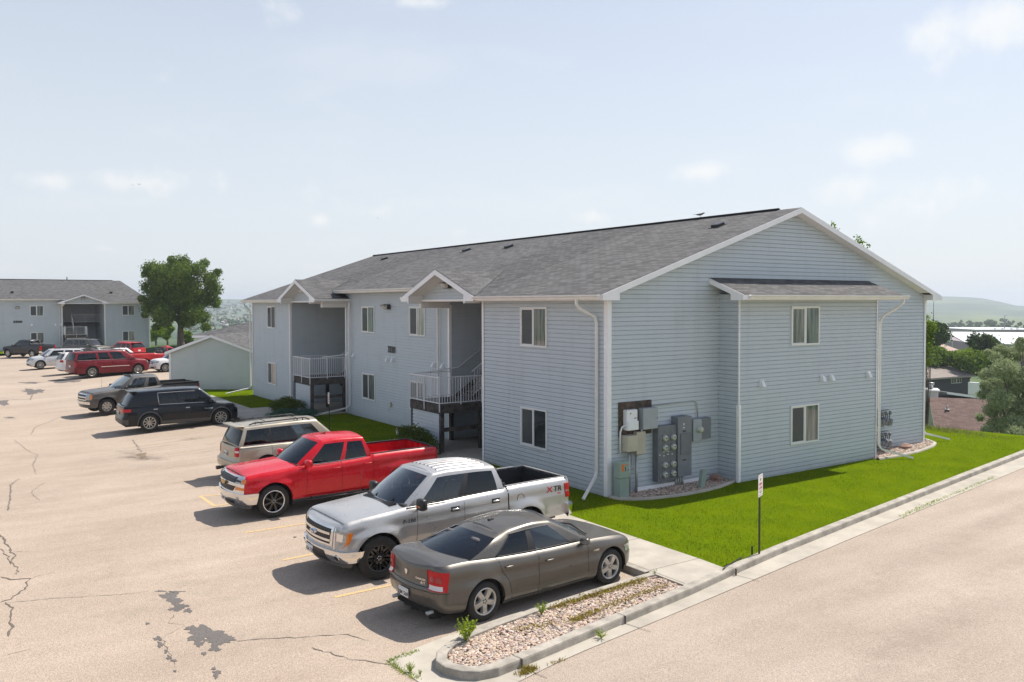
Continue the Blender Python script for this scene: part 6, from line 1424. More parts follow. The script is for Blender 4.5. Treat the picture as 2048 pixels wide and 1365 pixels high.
    def interior(c):
        g = c.s['gh']; a, d = g['A'][0]+.02, max(g['D'][0]-.02, c.xr+.14); y = g['yb']-.03; zt = sprf(c.zt, 0); z0 = .45; t = MB()
        t.quad((d, -y, z0), (a, -y, z0), (a, y, z0), (d, y, z0)); t.quad((a, -y, z0), (a, y, z0), (a, y, zt+.02), (a, -y, zt+.02)); t.quad((d, -y, z0), (d, y, z0), (d, y, zt-.02), (d, -y, zt-.02))
        for s in (-1, 1): t.quad((d, s*y, z0), (a, s*y, z0), (a, s*y, zt-.03), (d, s*y, zt-.03)); t.quad((d, s*y, zt-.03), (a, s*y, zt-.03), (a, s*(y+.09), zt-.02), (d, s*(y+.09), zt-.02))
        t.build('cabin_lining', M_DASH, c.root)
        q = MB(); q.rbox(a-.55, a+.05, -y, y, zt-.30, zt+.03, .05, smooth=True); q.build('dashboard', M_DASH, c.root)
        xs = a-1.25; zr = max(z for _, z in g['zr']); sm = c.s.get('seat', M_SEAT)
        def seat(x, yc, w):
            q = MB(); q.rbox(x-.05, x+.48, yc-w/2, yc+w/2, z0+.1, z0+.38, .08, smooth=True); M = Matrix.Translation((x, yc, z0+.3)) @ Matrix.Rotation(-.28, 4, 'Y'); h = zr-z0-.58; q.rbox(-.09, .06, -w/2, w/2, 0, h, .06, 0, M, True)
            for k in ([0] if w < .7 else [-.38, .38]): q.rbox(-.06, .04, k-.12, k+.12, h+.03, h+.20, .04, 0, M, True)
            q.build('seat', sm, c.root)
        for s in (-1, 1): seat(xs, s*.38, .50)
        if xs-d > 1.15: seat(xs-.95, 0, y*1.75)
        if xs-d > 2.2: seat(xs-1.85, 0, y*1.75)
        q = MB(); cx, cz = a-.66, zt-.02; q.tube([(cx+.06*sin(t_)*0+.05*cos(t_), .38+.185*sin(t_), cz+.17*cos(t_)) for t_ in [2*pi*k/16 for k in range(17)]], .014, 5); q.tube([(cx-.02, .2, cz), (cx-.02, .56, cz)], .02, 5); q.build('steering_wheel', M_TRIM, c.root)
    def topz(c, x, f=0.0):
        return sprf(c.zt, x)+c.s.get('crown', .05)*smooth_((c.xf-x-.02)/.55)*(1-f*f)
    # ---- greenhouse
    def green(c):
        g = c.s['gh']; nW, nS, nR = 8, max(16, int(44*c.q)), 8; base = []; top = []; kind = []
        yb = lambda x: g['yb']-.02*((x-(g['A'][0]+g['D'][0])/2)/1.5)**2
        def zr(x): return sprf(sorted(g['zr']), x)
        tp = g.get('plan', .05)
        yt = lambda x: g['yt']-tp*((x-(g['A'][1]+g['D'][1])/2)/1.5)**2
        for j in range(nW):
            f = j/nW; xb = g['A'][0]+g.get('bw', .22)*(1-f*f); xt = g['A'][1]+g.get('bt', .10)*(1-f*f); base.append(Vector((xb, f*yb(g['A'][0]), c.topz(xb, f*.9)-.012))); top.append(Vector((xt, f*yt(g['A'][1]), zr(g['A'][1])+g['cr']*(1-f*f)))); kind.append(('W', f))
        for k in range(nS+1):
            u = k/nS; xb, xt = lerp(g['A'][0], g['D'][0], u), lerp(g['A'][1], g['D'][1], u); base.append(Vector((xb, yb(xb), sprf(c.zt, xb)-.012))); top.append(Vector((xt, yt(xt), zr(xt)))); kind.append(('S', u))
        for j in range(1, nR+1):
            f = 1-j/nR; xb = g['D'][0]-g.get('rb', .10)*(1-f*f); xt = g['D'][1]-g.get('rt', .06)*(1-f*f); zb_ = c.topz(xb, f*.9)-.012 if not 'bed' in c.s else sprf(c.zt, xb)-.05; base.append(Vector((xb, f*yb(g['D'][0]), zb_))); top.append(Vector((xt, f*yt(g['D'][1]), zr(g['D'][1])+g['cr']*(1-f*f)))); kind.append(('R', f))
        Q = [0, .05, .10, .3, .5, .7, .86, .93, 1.0]; Q = g.get('Q', Q); qa, qb = g.get('qg', (.05, .86)); bu = g.get('bu', .03); n = len(base); L_ = []
        for q in Q:
            r = []
            for i in range(n):
                p = base[i].lerp(top[i], q); kd, f = kind[i]; b = bu*sin(pi*min(1, q)**.9)
                if kd == 'S': p.y += b
                elif kd == 'W': p.x += b*.8; p.y += b*f
                else: p.x -= b*.8; p.y += b*f
                r.append(p)
            L_.append(r)
        r = []
        for i in range(n):
            p = top[i].copy(); kd, f = kind[i]; p.y *= 1-.05/g['yt']; p.x += -.04*(1-f**4) if kd == 'W' else (.04*(1-f**4) if kd == 'R' else 0); p.z += .02; r.append(p)
        L_.append(r); wins = g['win']; sets = {'roof': [], 'pillar': []}
        for sd in (1, -1):
            for j in range(len(L_)-1):
                q0 = Q[j] if j < len(Q) else 1; q1 = Q[j+1] if j+1 < len(Q) else 2
                for i in range(n-1):
                    kd, f = kind[i]; kd2, f2 = kind[i+1]; nm = 'roof'; ing = q0 >= qa-1e-6 and q1 <= qb+1e-6
                    if ing:
                        if kd == 'W' and kd2 == 'W' or (kd == 'W' and f < .85): nm = 'windshield'
                        elif kd2 == 'R' and (f2 < .99) and (kd == 'R' or True) and f2 < g.get('rwf', .92): nm = 'rear_window'
                        elif kd == 'S' and kd2 == 'S':
                            m = (f+f2)/2; nm = 'pillar' if g.get('bp') and wins[0][0] < m < wins[-1][1] else 'roof'
                            for k, (a, b) in enumerate(wins):
                                if a <= m <= b: nm = ('w', sd, k)
                    elif kd == 'W' and kd2 == 'W' and q0 >= qb and q1 <= 1.01: nm = 'windshield' if q1 <= .94 else 'roof'
                    a, b, d, e = L_[j][i], L_[j][i+1], L_[j+1][i+1], L_[j+1][i]
                    q = [Vector((v.x, sd*v.y, v.z)) for v in (a, b, d, e)]; q = q if sd > 0 else q[::-1]; sets.setdefault(nm, []).append(q)
        rows = []; K = 12 if c.q > .6 else 8; last = L_[-1]
        for i in range(n):
            p = last[i]; r = []; yr = g['yt']*.93
            for k in range(K+1):
                f = 1-2*k/K; y = p.y*f; r.append((p.x, y, p.z+(g['cr']*((1-(y/yr)**2)-(1-(p.y/yr)**2)) if kind[i][0] == 'S' else 0)))
            rows.append(r)
        def weld(qs, extra=None):
            bm = bmesh.new(); 
            for q in qs:
                vs = [bm.verts.new(p) for p in q]; bm.faces.new(vs)
            if extra:
                m = [[bm.verts.new(p) for p in r] for r in extra]
                for a in range(len(m)-1):
                    for b in range(len(m[0])-1):
                        try: bm.faces.new((m[a][b], m[a][b+1], m[a+1][b+1], m[a+1][b]))
                        except Exception: pass
            bmesh.ops.remove_doubles(bm, verts=bm.verts, dist=.0008); bmesh.ops.dissolve_degenerate(bm, edges=bm.edges, dist=.0005); bmesh.ops.recalc_face_normals(bm, faces=bm.faces)
            bm.verts.index_update(); mb = MB(); mb.add([v.co[:] for v in bm.verts], [tuple(v.index for v in f.verts) for f in bm.faces], 0, True); bm.free(); return mb
        c.roof = weld(sets['roof'], rows).build('roof', c.s.get('roofpaint', c.paint), c.root)
        if sets['pillar']: weld(sets['pillar']).build('pillar', M_TRIM, c.root)
        for k, v in sets.items():
            if k in ('roof', 'pillar'): continue
            if isinstance(k, tuple): weld(v).build('side_window', c.s.get('sgl', [M_CARGL]*9)[k[2]], c.root)
            else: weld(v).build(k, c.s.get('wgl', M_CARGL2) if k == 'windshield' else M_CARGL, c.root)
        # window surround line at the belt
        if g.get('trim'):
            t = MB()
            for sd in (1, -1):
                nS0 = nW; P = [L_[1][i] for i in range(nS0, nS0+nS+1) if wins[0][0]-.01 <= kind[i][1] <= wins[-1][1]+.01]; t.tube([(p.x, sd*(p.y+.006), p.z) for p in P], .009, 5)
                if g['trim'] == 'full':
                    j = [q for q in range(len(Q)) if abs(Q[q]-qb) < 1e-6][0]; P = [L_[j][i] for i in range(nS0, nS0+nS+1) if wins[0][0]-.01 <= kind[i][1] <= wins[-1][1]+.01]; t.tube([(p.x, sd*(p.y+.006), p.z) for p in P], .009, 5)
                    i = nS0+int(round(wins[-1][1]*nS)); t.tube([(L_[q][i].x, sd*(L_[q][i].y+.006), L_[q][i].z) for q in range(1, j+1)], .012, 5)
            t.build('window_trim', c.s.get('trimmat', M_CHROME), c.root)
        c.L_ = L_; c.kind = kind; c.nW = nW; c.nS = nS; c.Q = Q
    def roofz(c, x, y):
        g = c.s['gh']; return sprf(sorted(g['zr']), x)+.02+g['cr']*(1-(y/(g['yt']*.93))**2)
    def gpt(c, sd, u, q):
        """point on the side of the greenhouse"""
        i = c.nW+u*c.nS; i0 = int(i); f = i-i0; j = max(k for k in range(len(c.Q)) if c.Q[k] <= q+1e-9); j = min(j, len(c.Q)-2); t = (q-c.Q[j])/(c.Q[j+1]-c.Q[j])
        a = c.L_[j][i0].lerp(c.L_[j][min(i0+1, c.nW+c.nS)], f); b = c.L_[j+1][i0].lerp(c.L_[j+1][min(i0+1, c.nW+c.nS)], f); p = a.lerp(b, t); return Vector((p.x, sd*p.y, p.z))
    def bed(c):
        x0, dep, mat_in = c.s['bed']; n = len(c.P); cap = MB(); inn = MB(); xe = c.xr+.10
        for sd in (1, -1):
            A = []; Bm = []; C_ = []
            for i in range(n):
                p = c.pt(sd, c.S[i], 1.0)
                if p.x > x0: continue
                yi = c.pt(1, c.sx(-c.wb/2), 1.0).y-.10; q = Vector((max(p.x, xe), sd*min(abs(p.y), yi), p.z)); A.append(p); Bm.append(Vector((q.x, q.y, q.z+.002))); C_.append(Vector((q.x, q.y, q.z-dep)))
            cap.grid([[p+Vector((0, 0, -.004)) for p in A], [p+Vector((0, 0, .018)) for p in A], [p+Vector((0, 0, .016)) for p in Bm], [p+Vector((0, 0, -.03)) for p in Bm]], 0, False); inn.grid([Bm, C_], 0, False)
        z = sprf(c.zt, -c.wb/2); inn.quad((x0, -yi, z-dep), (x0, yi, z-dep), (xe, yi, z-dep), (xe, -yi, z-dep)); inn.quad((x0-.005, -yi, z-dep), (x0-.005, yi, z-dep), (x0-.005, yi, z-.02), (x0-.005, -yi, z-.02))
        for sd in (1, -1): inn.rbox(-c.wb/2-.5, -c.wb/2+.5, min(sd*yi, sd*(yi-.22)), max(sd*yi, sd*(yi-.22)), z-dep-.05, z-dep+.24, .06)
        c.part('bed_rail', M_TRIM, 'B', [(-.05, z-.3), (.05, z-.3), (.05, z-.29), (-.05, z-.29)], -.005) if False else None
        inn.build('bed', mat_in, c.root); cap.build('bed_rail', c.s.get('railmat', M_TRIM), c.root)
        for k in range(9): pass
        bk = MB(); g = c.s['gh']; bk.quad((g['D'][0]-.02, -g['yb']+.03, z-.5), (g['D'][0]-.02, g['yb']-.03, z-.5), (g['D'][0]-.02, g['yb']-.03, z+.01), (g['D'][0]-.02, -g['yb']+.03, z+.01)); bk.build('cab_back', c.paint, c.root)
    def under(c):
        mb = MB(); zb = sprf(c.zb, 0); mb.box(c.xr+.22, c.xf-.25, -c.hw+.34, c.hw-.34, zb-.03, zb+.35); mb.box(-c.wb/2+c.r+.1, c.wb/2-c.r-.1, -c.hw+.10, c.hw-.10, zb-.0, zb+.2)
        for xw in (c.wb/2, -c.wb/2):
            ra = c.s.get('ra', c.r+.07)+.015+(c.s.get('rad', 0) if xw < 0 else 0)
            for sd in (1, -1):
                R0 = []; R1 = []
                for k in range(17): a = -.35+(pi+.7)*k/16; R0.append((xw+ra*cos(a), sd*(c.hw-.075), c.r+ra*sin(a))); R1.append((xw+ra*cos(a), sd*(c.hw-.40), c.r+ra*sin(a)))
                mb.grid([R0, R1], 0, True); mb.add([(xw, sd*(c.hw-.40), c.r)]+R1, [(0, k+1, k+2) for k in range(16)], 0)
        mb.build('underbody', M_UNDER, c.root)
    def wheels(c):
        st = c.s.get('wheel', 'multi'); rt = c.r; rr = c.s.get('rr', rt*.68); tw = c.s.get('tw', .235); yo = c.hw-c.s.get('wi', .03); am = c.s.get('wmat', M_ALLOY); nseg = 40 if c.q > .6 else 20
        proto = {}
        for sd in (1, -1):
            ax = (0, sd, 0); hub = MB(); hub.lathe([(0, -.055), (rr*.2, -.055), (rr*.24, -.10), (rr*.9, -.13), (rr*.9, -.14)], (0, 0, 0), ax, 20); h = hub.build('wheel', M_UNDER if st != 'steel' else M_UNDER, c.root)
            ty = MB(); ty.lathe([(rr*.95, -tw), (rt-.05, -tw), (rt-.012, -tw+.02), (rt, -tw+.05), (rt, -.05), (rt-.012, -.02), (rt-.03, -.006), (lerp(rr, rt, .5), .004), (rr+.012, -.004), (rr, -.016), (rr*.985, -.03)], (0, 0, 0), ax, nseg)
            if c.q > .6: ty.lathe([(rt+.0015, -tw*.30), (rt+.0015, -tw*.27)], (0, 0, 0), ax, nseg)
            ty.build('tyre', M_TYRE, h); rm = MB(); lip = c.s.get('lip'); dp = .045 if st in ('lip', 'mesh') else .03
            rm.lathe([(rr+.004, -.012), (rr-.006, -.004), (rr-.02, -.010), (rr-.03, -.035), (rr*.9, -.13)], (0, 0, 0), ax, nseg, 1 if lip else 0)
            rm.lathe([(0, -dp+.014), (rr*.10, -dp+.012), (rr*.19, -dp+.002), (rr*.21, -dp-.03)], (0, 0, 0), ax, 20)
            ns = {'five': 5, 'multi': 10, 'lip': 8, 'mesh': 8, 'steel': 8, 'six': 6}[st]; s0 = rr*.12; s1 = rr-.025
            for k in range(ns):
                a = 2*pi*k/ns+.3; M = Matrix.Rotation(a, 4, 'Y'); w0, w1 = {'five': (.055, .062), 'multi': (.022, .020), 'lip': (.03, .034), 'mesh': (.026, .02), 'steel': (.05, .05), 'six': (.05, .05)}[st]
                w0 *= rr/.24; w1 *= rr/.24; y1, y0 = sd*(-dp+.004), sd*(-dp-.04); ym = sd*(-dp+.0+(.012 if st == 'five' else 0)); yE = sd*(-.022 if st != 'lip' else -.05)
                if st == 'mesh':
                    mid = rr*.55; qs = [(s0, y1, 0, w0), (mid, y1, 0, w0)]
                    rm.add([M @ Vector(p) for p in [(s0, y1, -w0), (s0, y1, w0), (mid, y1, w0), (mid, y1, -w0), (s0, y0, -w0*1.2), (s0, y0, w0*1.2), (mid, y0, w0*1.2), (mid, y0, -w0*1.2)]], [(0, 1, 2, 3), (4, 7, 6, 5), (1, 5, 6, 2), (0, 3, 7, 4)], 0)
                    for e in (-1, 1):
                        o = e*rr*.27; rm.add([M @ Vector(p) for p in [(mid-.02, y1, -w0+e*.0), (mid-.02, y1, w0), (s1, yE, o+w1), (s1, yE, o-w1), (mid-.02, y0, -w0), (mid-.02, y0, w0), (s1, y0, o+w1), (s1, y0, o-w1)]], [(0, 1, 2, 3), (4, 7, 6, 5), (1, 5, 6, 2), (0, 3, 7, 4)], 0)
                    continue
                pr_ = [(s0, y1, w0), (rr*.5, ym, (w0+w1)/2*(.82 if st == 'lip' else .95)), (s1, yE, w1)]; V_ = []
                for (rx, yy, ww) in pr_: V_ += [(rx, yy, -ww*.75), (rx, yy, ww*.75), (rx, y0, ww*1.1), (rx, y0, -ww*1.1)]
                fs = [(b+i, b+(i+1) % 4, b+4+(i+1) % 4, b+4+i) for b in (0, 4) for i in range(4)]; rm.add([M @ Vector(p) for p in V_], fs, 0, False)
            if c.q > .6:
                for k in range(5): a = 2*pi*k/5; rm.lathe([(0, .006), (.011, .004), (.012, 0)], (rr*.14*cos(a), sd*(-dp+.01), rr*.14*sin(a)), ax, 6, 2)
            rm.build('rim', [am, M_CHROME, M_UNDER if am is not M_ALLOYB else M_CHROME], h); proto[sd] = h
        for sd in (1, -1):
            for k, xw in enumerate((c.wb/2, -c.wb/2)):
                h = proto[sd] if k == 0 else copy_tree(proto[sd], c.root); h.parent = c.root; h.location = (xw, sd*yo, c.r)
                if k == 0 and c.s.get('steer'): h.rotation_euler = (0, 0, c.s['steer'])
    # ---- fittings
    def seams(c, lines, w=.009):
        for sd in 'LR':
            mb = MB()
            for pts in lines: c.ribbon(mb, sd, pts, w)
            mb.build('panel_gap', M_UNDER, c.root)
    def handle(c, k, x, z, mat=None, recess=None, l=.19):
        for sd in (1, -1):
            e = 'L' if sd > 0 else 'R'; par = c.doors.get((sd, k), c.root); p, n = c.loc(e, x, z)
            if recess: c.part('handle_cup', recess, e, [(x+l*.62, z-.05), (x-l*.62, z-.05), (x-l*.62, z+.05), (x+l*.62, z+.05)], .004, par, 3, 2)
            mb = MB(); mb.rbox(-l/2, l/2, .0, .035, -.016, .018, .014, smooth=True); mb.rbox(-l/2+.01, -l/2+.04, -.02, .02, -.012, .012, .004); mb.rbox(l/2-.04, l/2-.01, -.02, .02, -.012, .012, .004)
            M = Matrix(((1, 0, 0, p.x), (0, sd, 0, p.y+sd*.004), (0, 0, 1, p.z), (0, 0, 0, 1))); mb.xform(M); mb.build('handle', mat or M_CHROME, par)
    def mirror(c, x, z, size=(.12, .22, .16), mat=None, low=None, out=.10):
        for sd in (1, -1):
            y0 = c.s['gh']['yb']+.02; mb = MB(); mb.rbox(x-size[0]*.5, x+size[0]*.5, sd*(y0+out), sd*(y0+out+size[1]), z, z+size[2], min(size)*.38, 0, None, True) if sd > 0 else mb.rbox(x-size[0]*.5, x+size[0]*.5, -(y0+out+size[1]), -(y0+out), z, z+size[2], min(size)*.38, 0, None, True)
            o = mb.build('mirror', mat or c.paint, c.root); q = MB(); q.tube([(x+.02, sd*(y0-.04), z+.01), (x, sd*(y0+out+.03), z+.03)], .026, 6, flat=.7); q.build('mirror_arm', low or M_TRIM, o)
            g = MB(); a, b = sd*(y0+out+.025), sd*(y0+out+size[1]-.02); g.box(x-size[0]*.5-.003, x-size[0]*.5+.0, min(a, b), max(a, b), z+.03, z+size[2]-.025); g.build('mirror_glass', M_CHROME, o)
    def plate(c, end, z, txt, off=.02, a=0.0, w=.305, h=.155, tilt=0):
        p, n = c.loc(end, a, z); n = Vector((1 if end == 'F' else -1, 0, 0)); ex = Vector((0, 1, 0)) if end == 'F' else Vector((0, -1, 0)); o = p+n*off; mb = MB()
        M = Matrix(((ex.x, n.x, 0, o.x), (ex.y, n.y, 0, o.y), (0, 0, 1, o.z), (0, 0, 0, 1))); mb.rbox(-w/2, w/2, -.008, .006, -h/2, h/2, .006, 0, M); pl_ = mb.build('licence_plate', M_SIGNW, c.root)
        if c.q > .6:
            t = MB(); t.box(-w/2+.012, w/2-.012, .0065, .0075, h*.22, h*.44, 0, M); t.build('plate_band', M_PLATEB, pl_)
            t = MB(); put_text(t, txt, h*.62, o+n*.0085+Vector((0, 0, -h*.33)), ex, (0, 0, 1), 0, 1.05); t.build('plate_number', M_PLATET, pl_)
    def badge(c, end, x, z, txt, size, mat, off=.006, sx=1.0, lean=0.0):
        p, n = c.loc(end, x, z, off); ex = Vector((-1, 0, 0)) if end == 'L' else (Vector((1, 0, 0)) if end == 'R' else (Vector((0, 1, 0)) if end == 'F' else Vector((0, -1, 0))))
        mb = MB(); ey = Vector((ex.x*lean, ex.y*lean, 1)); vs, fs = text_mesh(txt, size); 
        base = [p+ex*(q[0]*sx)+ey*q[1] for q in vs]
        # follow the skin
        out_ = []
        for v in base:
            a = v.x if end in 'LR' else (v.y if True else 0); w, nn = c.loc(end, a if end in 'LR' else a, v.z, off); out_.append((v.x, w.y, v.z) if end in 'LR' else (w.x, v.y, v.z))
        mb.add(out_, fs); return mb.build('badge', mat, c.root)
    def place(c, local, world, heading):
        """put the vehicle so that local point lies at world point"""
        h = radians(heading); x, y = local[0]*cos(h)-local[1]*sin(h), local[0]*sin(h)+local[1]*cos(h); z = lotz(world[0]-x, world[1]-y)
        c.root.location = (world[0]-x, world[1]-y, z+.004); c.root.rotation_euler = (0, 0, h); return c
    def stand(c, side, heading, front_px=None, rear_px=None):
        """place by the ground contact of a near-side wheel seen in the survey"""
        px = front_px or rear_px; P = onlot(*px); xw = c.wb/2 if front_px else -c.wb/2; return c.place((xw, side*(c.hw-.06)), (P[0], P[1]), heading)
def smooth_(t): t = min(1, max(0, t)); return t*t*(3-2*t)

def pickup_face(c, style):
    g = c.s; w = c.hw
    if style == 'bars':      # three chrome bars in a chrome frame, blue oval
        fr = c.part('grille', M_CHROME, 'F', [(-.66, .74), (.66, .74), (.70, 1.10), (-.70, 1.10)], .022, nu=16, nv=6)
        c.part('grille_mesh', M_MESH, 'F', [(-.58, .775), (.58, .775), (.62, 1.065), (-.62, 1.065)], .028, fr, 16, 4)
        m = MB()
        for i in range(16): a = -.56+i*.0747; c.patch(m, 'F', [(a-.006, .78), (a+.006, .78), (a+.008, 1.06), (a-.008, 1.06)], .034, 1, 4)
        m.build('mesh_rib', M_LOWG, fr)
        for z in (.845, .975): c.part('grille_bar', M_CHROME, 'F', [(-.60, z-.022), (.60, z-.022), (.60, z+.022), (-.60, z+.022)], .045, fr, 16, 2)
        p, n = c.loc('F', 0, .925, .07); m = MB(); m.lathe([(0, .012), (.085, .008), (.092, 0), (.092, -.05)], (0, 0, 0), (1, 0, 0), 24); m.xform(Matrix.Translation(p) @ Matrix.Diagonal((1, 1.45, .62, 1))); e = m.build('emblem', M_CHROME, fr)
        m = MB(); m.lathe([(0, .014), (.078, .011), (.082, .006)], (0, 0, 0), (1, 0, 0), 24); m.xform(Matrix.Translation(p) @ Matrix.Diagonal((1, 1.45, .62, 1))); m.build('emblem_field', M_BLUEOV, e)
        m = MB(); put_text(m, 'Ford', .075, p+Vector((.0165, 0, -.022)), (0, 1, 0), (0, 0, 1), 0, 1.2); m.build('emblem_script', M_CHROME, e)
        for sg in (-1, 1):
            hl = c.part('headlight', M_LAMPC, 'F', [(sg*.72, .70), (sg*.98, .74), (sg*1.08, 1.04), (sg*.74, 1.075)], .016, nu=8, nv=5); c.part('lens_rim', M_CHROME, 'F', [(sg*.70, .685), (sg*.735, .685), (sg*.755, 1.09), (sg*.72, 1.09)], .020, hl, 2, 5)
            c.part('indicator', M_LAMPA, 'F', [(sg*.99, .76), (sg*1.09, .83), (sg*1.17, 1.0), (sg*1.05, 1.03)], .019, hl, 5, 4); c.part('reflector', M_CHROME, 'F', [(sg*.78, .86), (sg*.95, .86), (sg*.97, 1.0), (sg*.79, 1.02)], .0175, hl, 5, 4)
        b = c.part('bumper', M_CHROME, 'F', [(-1.32, .45), (1.32, .45), (1.36, .665), (-1.36, .665)], .055, nu=44, nv=6, back=-.05, label='chrome front bumper')
        c.part('air_intake', M_TRIM, 'F', [(-.55, .44), (.55, .44), (.42, .63), (-.42, .63)], .062, b, 14, 3)
        for sg in (-1, 1):
            p, n = c.loc('F', sg*.80, .545, .058); m = MB(); m.lathe([(.075, -.01), (.075, .006), (.06, .004), (.055, -.0)], p, n, 20); m.lathe([(0, .003), (.058, .003)], p, n, 16, 1); m.build('fog_light', [M_CHROME, M_MESH], b)
        c.part('air_dam', M_LOWG, 'F', [(-1.15, .33), (1.15, .33), (1.2, .45), (-1.2, .45)], .0, nu=24, nv=2, back=-.06)
        c.plate('F', .545, '3GA 72F', .075, -.16)
    if style == 'split':     # two-tier black mesh with chrome brows
        fr = c.part('grille', M_CHROME, 'F', [(-.98, .70), (.98, .70), (1.0, 1.10), (-1.0, 1.10)], .016, nu=26, nv=6)
        for (z0, z1, a) in ((.945, 1.055, .62), (.735, .865, .62)):
            c.part('grille_mesh', M_MESH, 'F', [(-a*(.82 if z0 < .8 else 1), z0), (a*(.82 if z0 < .8 else 1), z0), (a, z1), (-a, z1)], .030, fr, 18, 3)
            m = MB()
            for z in (z0+(z1-z0)*.33, z0+(z1-z0)*.66): c.ribbon(m, 'F', [(-a*.95, z), (a*.95, z)], .010, .036)
            m.build('grille_bar', c.s.get('gbar', M_CHROME), fr)
        p, n = c.loc('F', 0, .905, .05); m = MB(); m.box(-.0, .02, -.15, .15, -.035, .035); m.box(0, .021, -.055, .055, -.055, .055); m.xform(Matrix.Translation(p)); m.build('emblem', M_GOLDB, fr)
        for sg in (-1, 1):
            hl = c.part('headlight', M_LAMPC, 'F', [(sg*.64, .94), (sg*1.0, .945), (sg*1.02, 1.055), (sg*.64, 1.055)], .024, nu=8, nv=3); c.part('indicator', M_LAMPA, 'F', [(sg*.92, .96), (sg*1.03, .965), (sg*1.04, 1.045), (sg*.93, 1.045)], .028, hl, 3, 3)
            c.part('lamp_bezel', M_TRIM, 'F', [(sg*.65, .975), (sg*.88, .975), (sg*.88, 1.02), (sg*.65, 1.02)], .027, hl, 4, 2); c.part('lower_lamp', M_LAMPA, 'F', [(sg*.64, .775), (sg*.98, .79), (sg*1.0, .85), (sg*.64, .86)], .024, hl, 6, 2)
        b = c.part('bumper', c.s.get('bump', M_CHROME), 'F', [(-1.28, .44), (1.28, .44), (1.33, .70), (-1.33, .70)], .06, nu=44, nv=6, back=-.05, label='chrome front bumper' if 'bump' not in c.s else None)
        c.part('air_intake', M_TRIM, 'F', [(-.5, .43), (.5, .43), (.6, .53), (-.6, .53)], .066, b, 14, 2)
        for sg in (-1, 1): c.part('fog_light', M_LAMPC, 'F', [(sg*.74, .50), (sg*.83, .50), (sg*.84, .62), (sg*.72, .62)], .067, b, 3, 2)
        c.part('air_dam', M_LOWG, 'F', [(-1.18, .30), (1.18, .30), (1.22, .44), (-1.22, .44)], .0, nu=24, nv=2, back=-.06)
        c.plate('F', .50, 'L4 8P2', .085, -.05)
TRUCK_PF = [(0, .10), (.15, .03), (.45, .02), (.8, .03), (.92, .06), (1, .16)]
TRUCK_PR = [(0, .05), (.1, .0), (.9, .0), (.97, .01), (1, .03)]
TRUCK_PS = [(0, .09), (.10, .045), (.24, .03), (.28, .018), (.56, .0), (.62, .004), (.67, .016), (.80, .014), (.90, .03), (.95, .055), (1, .11)]
def silverado_like(paint_, L=5.84, wb=3.645, bed0=-1.0, **k):
    d = dict(L=L, W=2.02, wb=wb, fo=.97, r=.415, paint=paint_, bar=.04, bowf=.14, rcf=(.20, .16), bowr=.03, rcr=(.07, .07), fl=.035, flw=.13, ra=.50, crown=.045,
             zt=[(-3.1, 1.34), (-2.5, 1.345), (-1.0, 1.33), (-.9, 1.29), (.6, 1.23), (1.05, 1.24), (1.6, 1.205), (2.3, 1.15), (2.62, 1.10), (2.8, 1.04)],
             zb=[(-3.1, .52), (-2.4, .48), (-1.3, .42), (1.3, .40), (2.3, .42), (2.8, .46)], pf=TRUCK_PF, pr=TRUCK_PR, ps=TRUCK_PS, bed=(bed0, .50, paint_),
             gh=dict(A=(1.12, .40), D=(bed0+.03, bed0+.20), yb=.875, yt=.70, bw=.20, bt=.10, rb=.03, rt=.02, zr=[(-1.2, 1.755), (-.6, 1.80), (0, 1.815), (.4, 1.79)], cr=.055, bu=.035, win=[(.115, .535), (.615, .93)], trim=True),
             doors=[(.92, -.05), (-.05, bed0+.06)], wheel='six')
    d.update(k); return d
# ---------------------------------------------------------------- red pickup
c = Car(silverado_like(P_RED, wheel='lip', wmat=M_ALLOYB, lip=True, rr=.285, r=.42, dome=(.022, 1.2), gbar=M_LOWG, wgl=M_CARGL, sgl=[M_CARGL]*3), 'pickup_truck', 'bright red pickup with chrome grille and black chrome-lipped wheels, backed into its stall', 'pickup truck')
c.stand(1, 181.0, front_px=(548, 1036)); pickup_face(c, 'split')
c.seams([[(.95, .46), (.93, 1.2)], [(-.05, .46), (-.05, 1.26)], [(-.97, .5), (-.99, 1.32)], [(.95, .46), (-.96, .46)]]); c.handle(0, .12, 1.10, M_RED_P and c.paint, l=.22); c.handle(1, -.80, 1.12, c.paint, l=.22)
c.mirror(.93, 1.21, (.16, .25, .20), c.paint, M_TRIM, .05)
m = MB(); c.ribbon(m, 'L', [(2.35, .95), (1.3, 1.03), (-.9, 1.02)], .012, .004); m = None
for sg in (1, -1): c.part('tail_lamp', M_LAMPR, 'B', [(sg*.80, .86), (sg*.97, .86), (sg*.97, 1.29), (sg*.80, 1.29)], .018, nu=5, nv=4)
m = MB()
for sg in (1, -1): m.tube([(1.0, sg*1.0, .36), (-.95, sg*1.0, .36)], .045, 8, flat=.55); [m.tube([(x, sg*.8, .42), (x, sg*.98, .36)], .02, 6) for x in (.8, -.7)]
m.build('running_board', M_TRIM, c.root)
m = MB(); m.add([(.22, -.02, 1.865), (.22, .02, 1.865), (0, .02, 1.868), (0, -.02, 1.868), (.02, 0, 1.935)], [(0, 1, 4), (1, 2, 4), (2, 3, 4), (3, 0, 4)]); m.build('antenna_fin', M_TRIM, c.root)
c.part('rear_bumper', M_CHROME, 'B', [(-1.0, .56), (1.0, .56), (1.02, .76), (-1.02, .76)], .10, nu=20, nv=3, back=-.02); c.badge('B', -.25, .95, '', .1, M_CHROME) if False else None
